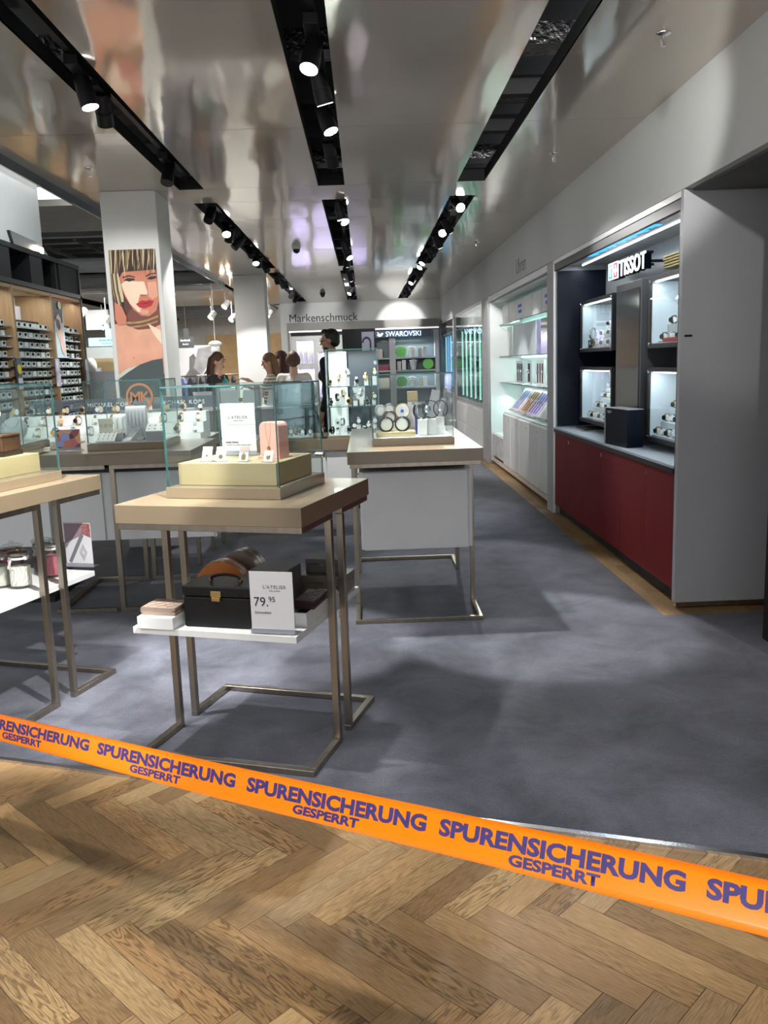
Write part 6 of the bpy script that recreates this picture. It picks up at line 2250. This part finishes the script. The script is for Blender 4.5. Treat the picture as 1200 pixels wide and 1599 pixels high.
# (slot, y, aim point or None, lit visible, watts factor)
LAMPS = [
    (2, 0.9, (1.8, 3.6, 2.75), 1, 0.4), (2, 2.6, (1.8, 8.0, 2.4), 1, 0.8),  # unseen flood spots added to brighten the right bulkhead
    (0, 0.2, (-1.2, 2.2, 0.0), 1, 0.85), (1, 0.0, (0.2, 1.7, 0.0), 1, 0.9), (1, 1.2, (0.9, 3.0, 0.0), 1, 0.6),  # out-of-view spots added to brighten the front parquet
    (0, 2.75, (-0.5, 3.75, 0.0), 1, 1.15), (0, 3.40, (-1.22, 4.05, 0.0), 1, 2.0), (0, 4.62, (-0.62, 4.55, 0.0), 1, 2.4), (0, 4.95, (-1.6, 6.6, 0.9), 0, 0.35), (0, 6.55, (-1.55, 5.6, 1.0), 0, 0.5),
    (1, 2.35, (-1.5, 3.8, 0.3), 1, 2.2), (1, 3.1, (-1.85, 7.3, 1.45), 1, 2.0), (1, 4.2, (-0.62, 3.5, 1.0), 1, 0.7), (1, 4.66, (0.3, 5.3, 1.0), 1, 0.5), (1, 5.25, (0.85, 4.65, 0.0), 1, 2.2), (1, 6.1, (0.25, 8.0, 0.3), 0, 0.8),
    (0, 8.3, (-1.8, 6.9, 1.0), 0, 0.6), (0, 9.15, (-1.0, 7.6, 0.9), 1, 0.6), (0, 9.5, None, 1, 0), (0, 10.2, (-2.6, 9.6, 1.6), 0, 0.8), (0, 10.9, None, 0, 0), (0, 11.6, (-1.2, 10.6, 1.1), 1, 0.7), (0, 11.95, (-1.7, 13.9, 1.3), 1, 0.8), (0, 12.6, None, 0, 0),
    (0, 14.3, (-1.0, 16.5, 0.2), 1, 0.8), (0, 15.1, None, 0, 0), (0, 16.2, (-1.6, 20.3, 2.2), 1, 0.8), (0, 17.4, None, 0, 0), (0, 18.6, None, 0, 0),
    (1, 8.25, (0.4, 8.6, 0.0), 1, 0.7), (1, 8.6, None, 1, 0), (1, 10.8, (0.6, 11.6, 0.2), 0, 0.8), (1, 11.4, None, 1, 0), (1, 12.1, (-0.4, 13.5, 0.0), 1, 0.8), (1, 12.7, None, 1, 0),
    (1, 14.2, (0.5, 15.5, 0.0), 1, 0.8), (1, 15.2, None, 0, 0), (1, 15.9, (0.0, 20.3, 2.4), 1, 0.8), (1, 17.0, None, 1, 0), (1, 18.4, None, 0, 0),
    (2, 8.25, (1.55, 6.0, 1.6), 1, 0.45), (2, 9.35, (1.85, 10.2, 1.4), 1, 0.5), (2, 9.75, (0.75, 5.6, 0.2), 1, 1.5), (2, 10.5, (1.85, 11.4, 0.9), 1, 0.5), (2, 11.5, (1.8, 13.0, 1.5), 1, 0.5), (2, 12.3, None, 1, 0), (2, 12.8, None, 1, 0),
    (2, 14.1, (1.8, 15.5, 1.6), 1, 0.6), (2, 15.2, None, 1, 0), (2, 16.4, (1.8, 18.5, 1.6), 1, 0.6), (2, 17.6, None, 0, 0), (2, 18.6, (0.9, 20.3, 2.4), 1, 0.6)]
cnt = [[0, 0, 0] for _ in range(3)]
tot = [[0, 0, 0] for _ in range(3)]


def rowof(y):
    return 0 if y < 7.5 else (1 if y < 13.5 else 2)


for s_, y, a_, l_, w_ in LAMPS:
    tot[s_][rowof(y)] += 1
for s_, y, a_, l_, w_ in LAMPS:
    r_ = rowof(y)
    i = cnt[s_][r_]
    cnt[s_][r_] += 1
    if a_:
        yaw, tl = aim(LX[s_], y, *a_)
    else:
        yaw, tl = random.choice((0.6, -0.6, 2.4, -2.2)), R(38)
    track_light('%s spotlight, %s, in %s row of the %s ceiling slot' % ('lit' if l_ else 'dark', nth(i, tot[s_][r_], 'near end', 'far end').replace('near endmost', 'nearest').replace('far endmost', 'farthest'), ['near', 'middle', 'far'][r_], ['left', 'middle', 'right'][s_]), LX[s_], y, yaw, tl, l_, SPOT_W * w_, cone=32 if w_ >= 1.5 else 42)

# white spots of the clothing area
for i, (x, y, z) in enumerate(((-2.95, 13.6, 2.62), (-2.9, 17.0, 2.52), (-2.6, 17.6, 2.50), (-2.5, 16.2, 2.66), (-2.2, 17.3, 2.64), (-1.98, 18.6, 2.62), (-4.9, 15.5, 2.55), (-5.0, 17.0, 2.40), (-4.4, 15.2, 2.38))):
    t = thing('track_light', 'white spotlight of the clothing area, %s of nine counted from the nearest' % ORD[i], 'spotlight', (x, y, z))
    M = Matrix.Rotation(R(35), 4, 'Y') @ Matrix.Rotation(R(-30), 4, 'X')
    P(lambda m: (m.cyl(M @ Vector((0, 0, 0.10)), M @ Vector((0, 0, -0.05)), 0.05, 0.06, 16), m.cyl((0, 0, 0.06), (0, 0, 0.40), 0.01, 0.01, 8)), 'lamp_head', white, t, 0, True)
    P(lambda m: m.cyl(M @ Vector((0, 0, -0.0501)), M @ Vector((0, 0, -0.053)), 0.052, 0.052, 16), 'lens', lens_w, t)
for i, (x, y) in enumerate(((-3.3, 13.0), (-4.8, 15.2), (-3.0, 17.2), (-6.2, 18.0), (-3.2, 21.5), (-5.0, 23.0), (-2.2, 15.0))):
    L_ = area('clothing_area_lamp', None, (x, y, 2.86 if y < 14.8 or y > 19.6 else 2.85), (0, 0, 0), 0.3, 0.3, 30, (1.0, 0.96, 0.9))

cv = thing('added_wall_wash', 'added unseen light strip above the left edge of mirror ceiling', 'light strip', (-2.44, 6.0, 3.25))  # added strip, hidden by the ceiling, to brighten the upper left wall
P(B((-0.03, 0.03, -4.0, 4.0, -0.02, 0.02)), 'housing', white, cv)
P(B((-0.034, -0.0305, -3.9, 3.9, -0.015, 0.015)), 'led_strip', led, cv)
area('added_wall_wash_beam', cv, (-0.04, 0, 0), (0, R(75), 0), 0.03, 7.6, 15, (0.86, 0.94, 1.0))
# ================================================================== PEOPLE
def capsule(m, a, b, ra, rb, n=14):
    a, b = Vector(a), Vector(b)
    m.cyl(a, b, ra, rb, n)
    m.ell(a, (ra, ra, ra), 0, n, 8)
    m.ell(b, (rb, rb, rb), 0, n, 8)


def remeshed(m, name, mm, parent, vox, smooth=4):
    o = m.build(name, mm, parent)
    md = o.modifiers.new('r', 'REMESH')
    md.mode = 'VOXEL'
    md.voxel_size = vox
    s_ = o.modifiers.new('s', 'SMOOTH')
    s_.iterations = smooth
    s_.factor = 0.5
    bpy.context.view_layer.update()
    me = bpy.data.meshes.new_from_object(o.evaluated_get(bpy.context.evaluated_depsgraph_get()))
    o.modifiers.clear()
    old = o.data
    o.data = me
    bpy.data.meshes.remove(old)
    for p in me.polygons:
        p.use_smooth = True
    return o


skin = mat('skin', rgb(222, 176, 150), 0.5, var=0.04)
skin2 = mat('skin_tan', rgb(196, 148, 120), 0.5, var=0.04)


def person(label, loc, rz, Hh, female, sk, hair_fn, top_fn, arms, legs_m, head_turn=0.0, head_pitch=0.0, beard=None, glasses=False):
    """figure facing local +Y. arms: dict side -> [shoulder offset ignored] (elbow, wrist, curl)"""
    t = thing('person', label, 'person', loc, rz)
    k = Hh / 1.70
    zs = 1.40 * k            # shoulder height
    sw_ = (0.165 if female else 0.195) * k
    m = MB()
    hip, ank = 0.90 * k, 0.08 * k
    for s in (-1, 1):
        capsule(m, (0.085 * s * k, 0, hip), (0.095 * s * k, 0.015, 0.49 * k), 0.082 * k, 0.056 * k)
        capsule(m, (0.095 * s * k, 0.015, 0.49 * k), (0.10 * s * k, -0.01, ank), 0.054 * k, 0.036 * k)
        capsule(m, (0.10 * s * k, -0.03, 0.045), (0.11 * s * k, 0.15, 0.035), 0.038, 0.030)
    m.ell((0, 0, 0.95 * k), (0.155 * k, 0.105 * k, 0.13 * k), 0, 18, 12)
    m.ell((0, 0.005, 1.12 * k), (0.128 * k, 0.092 * k, 0.16 * k), 0, 18, 12)
    m.ell((0, 0.0, 1.29 * k), (0.158 * k, 0.105 * k, 0.15 * k), 0, 18, 12)
    if female:
        for s in (-1, 1):
            m.ell((0.07 * s * k, 0.085 * k, 1.25 * k), (0.06, 0.05, 0.06), 0, 12, 8)
    capsule(m, (-sw_, 0, zs - 0.015), (sw_, 0, zs - 0.015), 0.048 * k, 0.048 * k)
    capsule(m, (0, -0.01, zs - 0.02), (0, 0.01, zs + 0.11 * k), 0.058 * k, 0.052 * k)
    hands = []
    for s, key in ((-1, 'L'), (1, 'R')):
        el, wr, fd = arms[key]
        sh = Vector((sw_ * s, 0, zs - 0.015))
        el, wr, fd = Vector(el), Vector(wr), Vector(fd).normalized()
        capsule(m, sh, el, 0.046 * k, 0.036 * k)
        capsule(m, el, wr, 0.035 * k, 0.024 * k)
        # hand: palm, four unequal fingers with a bend, thumb off the side
        up = Vector((0, 0, 1)) if abs(fd.z) < 0.8 else Vector((0, 1, 0))
        side = fd.cross(up).normalized()
        nrm_ = side.cross(fd).normalized()
        pc_ = wr + fd * 0.05
        capsule(m, wr, wr + fd * 0.02, 0.024, 0.026, 10)
        for q in (-0.024, -0.008, 0.008, 0.024):
            capsule(m, wr + fd * 0.02 + side * q * 0.7, wr + fd * 0.085 + side * q, 0.0135, 0.012, 10)
        for q, ln in ((-0.027, 0.058), (-0.009, 0.072), (0.009, 0.078), (0.027, 0.068)):
            b0 = wr + fd * 0.085 + side * q
            b1 = b0 + (fd * 0.75 - nrm_ * 0.55).normalized() * ln * 0.55
            b2 = b1 + (fd * 0.25 - nrm_ * 0.9).normalized() * ln * 0.5
            capsule(m, b0, b1, 0.0095, 0.009, 8)
            capsule(m, b1, b2, 0.009, 0.008, 8)
        th0 = wr + fd * 0.03 + side * (-0.026 * s)
        th1 = th0 + (fd * 0.7 - side * s * 0.7 - nrm_ * 0.2).normalized() * 0.04
        capsule(m, th0, th1, 0.013, 0.011, 8)
        capsule(m, th1, th1 + (fd - nrm_ * 0.4).normalized() * 0.03, 0.0105, 0.009, 8)
    hz = zs + 0.205 * k
    HM = Matrix.Translation((0, 0.02, hz)) @ Matrix.Rotation(head_turn, 4, 'Z') @ Matrix.Rotation(head_pitch, 4, 'X')
    hs_ = k
    m.ell((0, -0.012 * hs_, 0.025 * hs_), (0.074 * hs_, 0.092 * hs_, 0.092 * hs_), 0, 20, 14, HM)
    m.ell((0, 0.022 * hs_, -0.035 * hs_), (0.058 * hs_, 0.064 * hs_, 0.078 * hs_), 0, 18, 12, HM)
    m.ell((0, 0.050 * hs_, -0.088 * hs_), (0.026, 0.024, 0.020), 0, 12, 8, HM)
    capsule(m, HM @ Vector((0, 0.082 * hs_, 0.018 * hs_)), HM @ Vector((0, 0.104 * hs_, -0.022 * hs_)), 0.009, 0.0135, 10)
    m.ell((0, 0.078 * hs_, -0.058 * hs_), (0.024, 0.012, 0.011), 0, 12, 8, HM)
    for s in (-1, 1):
        m.ell((0.03 * s, 0.074 * hs_, 0.032 * hs_), (0.022, 0.012, 0.009), 0, 10, 6, HM)
        m.ell((0.040 * s, 0.062 * hs_, -0.02 * hs_), (0.022, 0.018, 0.02), 0, 10, 6, HM)
        m.ell((0.074 * s * hs_, -0.008, -0.012 * hs_), (0.010, 0.022, 0.032), 0, 10, 8, HM)
    remeshed(m, 'body', sk, t, 0.0085, 5)
    for s in (-1, 1):
        P(lambda m2: m2.ell((0.029 * s, 0.083 * hs_, 0.010 * hs_), (0.013, 0.007, 0.0075), 0, 12, 8, HM), 'eye', MATS.get('eye') or mat('eye', rgb(60, 46, 40), 0.2), t, 0, True)
        P(lambda m2: m2.ell((0.030 * s, 0.087 * hs_, 0.036 * hs_), (0.019, 0.006, 0.0045), 0, 10, 6, HM), 'eyebrow', MATS.get('brow') or mat('brow', rgb(58, 42, 34), 0.8), t, 0, True)
    P(lambda m2: m2.ell((0, 0.089 * hs_, -0.060 * hs_), (0.023, 0.006, 0.007), 0, 12, 6, HM), 'mouth', MATS.get('lips') or mat('lips', rgb(178, 96, 90), 0.4), t, 0, True)
    hair_fn(t, HM, hs_)
    top_fn(t, k, sw_, zs, arms)
    if legs_m:
        m = MB()
        for s in (-1, 1):
            capsule(m, (0.085 * s * k, 0, hip), (0.097 * s * k, 0.012, 0.49 * k), 0.096 * k, 0.072 * k)
            capsule(m, (0.097 * s * k, 0.012, 0.49 * k), (0.10 * s * k, -0.008, 0.11), 0.072 * k, 0.058 * k)
        m.ell((0, 0, 0.95 * k), (0.168 * k, 0.118 * k, 0.13 * k), 0, 18, 12)
        remeshed(m, 'trousers', legs_m, t, 0.014, 4)
        P(lambda m2: [(m2.ell((0.105 * s * k, 0.055, 0.042), (0.05, 0.135, 0.042), 0, 14, 8)) for s in (-1, 1)], 'shoes', black_d, t, 0, True)
    if beard:
        m = MB()
        m.ell((0, 0.036, -0.072 * hs_), (0.060, 0.056, 0.046), 0, 16, 10, HM)
        m.ell((0, 0.06, -0.092 * hs_), (0.038, 0.034, 0.028), 0, 14, 8, HM)
        remeshed(m, 'beard', beard, t, 0.008, 2)
    if glasses:
        P(lambda m2: ([m2.tube([HM @ Vector((0.031 * s + 0.021 * math.cos(a), 0.102, 0.012 + 0.016 * math.sin(a))) for a in [i * PI / 6 for i in range(13)]], 0.002, 0, 5) for s in (-1, 1)], [m2.tube([HM @ Vector((0.052 * s, 0.10, 0.016)), HM @ Vector((0.078 * s, 0.0, 0.016))], 0.002, 0, 5) for s in (-1, 1)], m2.tube([HM @ Vector((-0.011, 0.103, 0.014)), HM @ Vector((0.011, 0.103, 0.014))], 0.002, 0, 5)), 'glasses', blackm, t)
    return t


def long_hair(mm, length, part=0.0, tail=False):
    def fn(t, HM, k):
        m = MB()
        m.ell((0, -0.020 * k, 0.040 * k), (0.084 * k, 0.096 * k, 0.092 * k), 0, 20, 14, HM)
        for s in (-1, 1):
            a = HM @ Vector((0.064 * s * k, -0.050, 0.02))
            b = HM @ Vector((0.074 * s * k, -0.050, -0.10 * k))
            c = Vector((b.x * 1.05, b.y - 0.02, b.z - length))
            capsule(m, a, b, 0.034 * k, 0.036 * k)
            if not tail:
                capsule(m, b, c, 0.036 * k, 0.022 * k)
        for q in (-0.045, 0.0, 0.045):
            a = HM @ Vector((q, -0.075 * k, 0.02))
            b = HM @ Vector((q * 1.15, -0.085 * k, -0.12 * k))
            c = Vector((b.x, b.y - 0.01, b.z - length * 1.1))
            capsule(m, a, b, 0.045 * k, 0.042 * k)
            capsule(m, b, c, 0.042 * k, 0.024 * k)
        remeshed(m, 'hair', mm, t, 0.009, 2)
    return fn


def short_hair(mm, bob=0.0, quiff=False):
    def fn(t, HM, k):
        m = MB()
        m.ell((0, -0.024 * k, 0.034 * k), (0.079 * k, 0.090 * k, 0.088 * k), 0, 20, 14, HM)
        m.ell((0, -0.048 * k, -0.015 * k), (0.074 * k, 0.058 * k, (0.060 + bob) * k), 0, 18, 12, HM)
        if bob:
            for s in (-1, 1):
                m.ell((0.070 * s * k, -0.01, 0.0), (0.026, 0.045, 0.06), 0, 12, 8, HM)
        if quiff:
            m.ell((0, 0.035 * k, 0.100 * k), (0.055, 0.045, 0.028), 0, 14, 8, HM)
        remeshed(m, 'hair', mm, t, 0.009, 2)
    return fn


def shirt(mm, sleeve=0.6, extra=None, name='shirt', vneck=False, hem=0.9):
    def fn(t, k, sw, zs, arms):
        m = MB()
        m.ell((0, 0.0, 1.28 * k), (0.176 * k, 0.122 * k, 0.155 * k), 0, 20, 12)
        m.ell((0, 0.005, 1.10 * k), (0.152 * k, 0.112 * k, 0.18 * k), 0, 20, 12)
        m.ell((0, 0, hem * k + 0.06), (0.172 * k, 0.124 * k, 0.11 * k), 0, 20, 12)
        if True:
            for s in (-1, 1):
                m.ell((0.07 * s * k, 0.082 * k, 1.25 * k), (0.068, 0.058, 0.07), 0, 12, 8)
        capsule(m, (-sw, 0, zs - 0.018), (sw, 0, zs - 0.018), 0.060 * k, 0.060 * k)
        for s, key in ((-1, 'L'), (1, 'R')):
            el, wr, fd = [Vector(v) for v in arms[key]]
            sh = Vector((sw * s, 0, zs - 0.015))
            if sleeve <= 1.0:
                capsule(m, sh, sh.lerp(el, sleeve), 0.062 * k, 0.056 * k)
            else:
                capsule(m, sh, el, 0.060 * k, 0.050 * k)
                capsule(m, el, el.lerp(wr, sleeve - 1.0), 0.050 * k, 0.038 * k)
        remeshed(m, name, mm, t, 0.0125, 4)
        if extra:
            extra(t, k, zs)
    return fn


hair_b = mat('brown_hair', rgb(92, 62, 44), 0.55, var=0.35, scale=20, stretch=(3, 3, 0.5))
hair_l = mat('light_brown_hair', rgb(128, 96, 68), 0.55, var=0.35, scale=20, stretch=(3, 3, 0.5))
hair_r = mat('auburn_hair', rgb(86, 46, 36), 0.55, var=0.3, scale=20)
hair_k = mat('black_hair', rgb(22, 18, 18), 0.5, var=0.3, scale=20)


def stripe_material():
    m = mat('striped_cotton', rgb(226, 214, 196), 0.8)
    N, L = m.node_tree.nodes, m.node_tree.links
    tc_ = N.new('ShaderNodeTexCoord')
    wv = N.new('ShaderNodeTexWave')
    wv.bands_direction = 'Z'
    wv.inputs['Scale'].default_value = 7.5
    wv.inputs['Distortion'].default_value = 0.6
    L.new(tc_.outputs['Object'], wv.inputs['Vector'])
    rp = N.new('ShaderNodeValToRGB')
    rp.color_ramp.elements[0].position, rp.color_ramp.elements[0].color = 0.16, rgb(70, 58, 50)
    rp.color_ramp.elements[1].position, rp.color_ramp.elements[1].color = 0.26, rgb(226, 214, 196)
    L.new(wv.outputs[0], rp.inputs[0])
    L.new(rp.outputs[0], N['Principled BSDF'].inputs['Base Color'])
    return m


ZF = 0.009
down = lambda s, k=1.0: ((0.215 * s * k, -0.03, 1.10 * k), (0.225 * s * k, 0.06, 0.86 * k), (0, 0.2, -1))
fwd = lambda s, k=1.0: ((0.21 * s * k, 0.02, 1.10 * k), (0.14 * s * k, 0.26, 1.09 * k), (-0.2 * s, 1, 0.0))


def v_collar(t, k, zs):
    P(lambda m: (m.tube([(-0.085 * k, 0.055, zs + 0.02), (0.0, 0.128 * k, zs - 0.13 * k), (0.085 * k, 0.055, zs + 0.02)], 0.007, 0, 6),), 'neckline', mat('pale_neckline', rgb(222, 190, 168), 0.5), t)


dark_top = mat('charcoal_top', rgb(58, 52, 54), 0.8, var=0.1)
person('woman with long brown hair and dark top facing right behind the counter', (-1.93, 11.45, ZF), -PI / 2 - 0.35, 1.69, True, skin, long_hair(hair_b, 0.30), shirt(dark_top, 1.5, v_collar), {'L': fwd(-1), 'R': fwd(1)}, tags_dark[1], 0.1, R(-10))
strp = stripe_material()
person('woman with long light brown hair and striped top reaching left', (-1.28, 11.9, ZF), PI / 2 + 0.2, 1.66, True, skin, long_hair(hair_l, 0.26), shirt(strp, 0.85), {'L': ((-0.24, 0.12, 1.17), (-0.16, 0.32, 1.34), (0.15, 1, 0.35)), 'R': ((0.23, 0.10, 1.12), (0.12, 0.27, 1.23), (-0.1, 1, 0.3))}, tags_dark[0], 0.0, R(-12))
person('person with auburn hair standing behind the woman in striped top', (-1.20, 12.65, ZF), PI / 2 - 0.2, 1.70, True, skin, long_hair(hair_r, 0.30), shirt(dark_top, 1.6), {'L': down(-1), 'R': down(1)}, tags_dark[1])


def button_slit(t, k, zs):
    P(B((-0.005, 0.005, -0.124 * k, -0.108 * k, zs - 0.11, zs + 0.005)), 'keyhole_slit', skin2, t)


blouse = mat('white_chiffon_blouse', rgb(232, 226, 216), 0.7, var=0.05, scale=12, bump=0.3, bscale=20)
person('woman with short brown bob in white blouse seen from behind', (-0.905, 11.15, ZF), 0.1, 1.67, True, skin, short_hair(hair_b, 0.016), shirt(blouse, 0.95, button_slit), {'L': ((-0.25, 0.05, 1.12), (-0.17, 0.25, 1.02), (0, 1, -0.2)), 'R': ((0.25, 0.05, 1.12), (0.17, 0.25, 1.02), (0, 1, -0.2))}, tags_dark[0])
person('dark haired bearded man with glasses and black top behind the tall showcase', (-0.365, 10.0, ZF), PI / 2 - 0.35, 1.88, False, skin2, short_hair(hair_k, 0, True), shirt(black_d, 1.7), {'L': down(-1, 1.08), 'R': down(1, 1.08)}, black_d, 0.15, R(-8), hair_k, True)

# ================================================================== BARRIER TAPE
TA, TB = Vector((-1.12, 2.032, 0.728)), Vector((0.66, 0.888, 0.840))     # top edge
BA, BB = Vector((-1.095, 1.968, 0.694)), Vector((0.626, 0.832, 0.802))   # bottom edge
bt_ = thing('barrier_tape', 'orange police barrier tape stretched across the foreground with purple lettering', 'barrier tape', (0, 0, 0))
NT = 110


def tape_pt(u, v, off=0.0):
    """u along 0..1, v from the top edge 0..1, off towards the camera"""
    a = TA.lerp(TB, u)
    b_ = BA.lerp(BB, u)
    p_ = a.lerp(b_, v)
    sag = 0.004 * math.sin(PI * u * 3 + 0.4) * 0.5
    n_ = (TB - TA).cross(BA - TA).normalized()
    if n_.y > 0:
        n_ = -n_
    curl = 0.003 * math.sin(v * PI) * math.sin(u * 9)
    return p_ + n_ * (off + curl) + Vector((0, 0, sag))


m = MB()
vs, fs = [], []
for i in range(NT + 1):
    for j in range(7):
        vs.append(tape_pt(-0.7 + 2.2 * i / NT, j / 6))
for i in range(NT):
    for j in range(6):
        fs.append((i * 7 + j, (i + 1) * 7 + j, (i + 1) * 7 + j + 1, i * 7 + j + 1))
m._add(vs, fs)
tp_ = m.build('tape', orange, bt_, 0, True)
so = tp_.modifiers.new('thickness', 'SOLIDIFY')
so.thickness = 0.0004
LT = (TB - TA).length
HT = (BA - TA).length


def tape_text(s, u0, v0, v1, length, name):
    """lay lettering on the tape: baseline at v1, cap top at v0"""
    cu = bpy.data.curves.new('t', 'FONT')
    cu.body = s
    cu.size = 1.0
    cu.offset = 0.046
    cu.resolution_u = 3
    t = bpy.data.objects.new('t', cu)
    COL.objects.link(t)
    bpy.context.view_layer.update()
    me = bpy.data.meshes.new_from_object(t.evaluated_get(bpy.context.evaluated_depsgraph_get()))
    bpy.data.objects.remove(t)
    xs_ = [v.co.x for v in me.vertices]
    ys_ = [v.co.y for v in me.vertices]
    x0, x1, y0, y1 = min(xs_), max(xs_), min(ys_), max(ys_)
    for v in me.vertices:
        fx = (v.co.x - x0) / (x1 - x0)
        fy = (v.co.y - y0) / (y1 - y0)
        v.co = tape_pt(u0 + length / LT * fx, v1 + (v0 - v1) * fy, 0.0009)
    me.materials.clear()
    me.materials.append(purple)
    o = bpy.data.objects.new(name, me)
    COL.objects.link(o)
    o.parent = bt_
    return o


TAPE_U = TAPE_U0 = None
U_STARTS = [-0.075, 0.125, 0.3265, 0.528, 0.7295, 0.931]
for us in [-0.449, -0.26, -0.071, 0.118, 0.3065, 0.496, 0.6835, 0.8725, 1.062, 1.251]:
    tape_text('SPURENSICHERUNG', us, 0.20, 0.61, 0.374, 'printed_word')
for us in [-0.40, -0.21, -0.03, 0.1575, 0.354, 0.548, 0.7405, 0.933, 1.126, 1.318]:
    tape_text('GESPERRT', us, 0.65, 0.90, 0.139, 'printed_word')
o = P(lambda m: m.cyl((0, 0, 0), (0, 0, 0.012), 0.16, 0.15, 30), 'post_base', black_d, None, 0.003)
o.location = (-1.06, 1.72, 0.0005)
tag(o, 'black round plate at the lower left corner of the parquet', 'stand base')
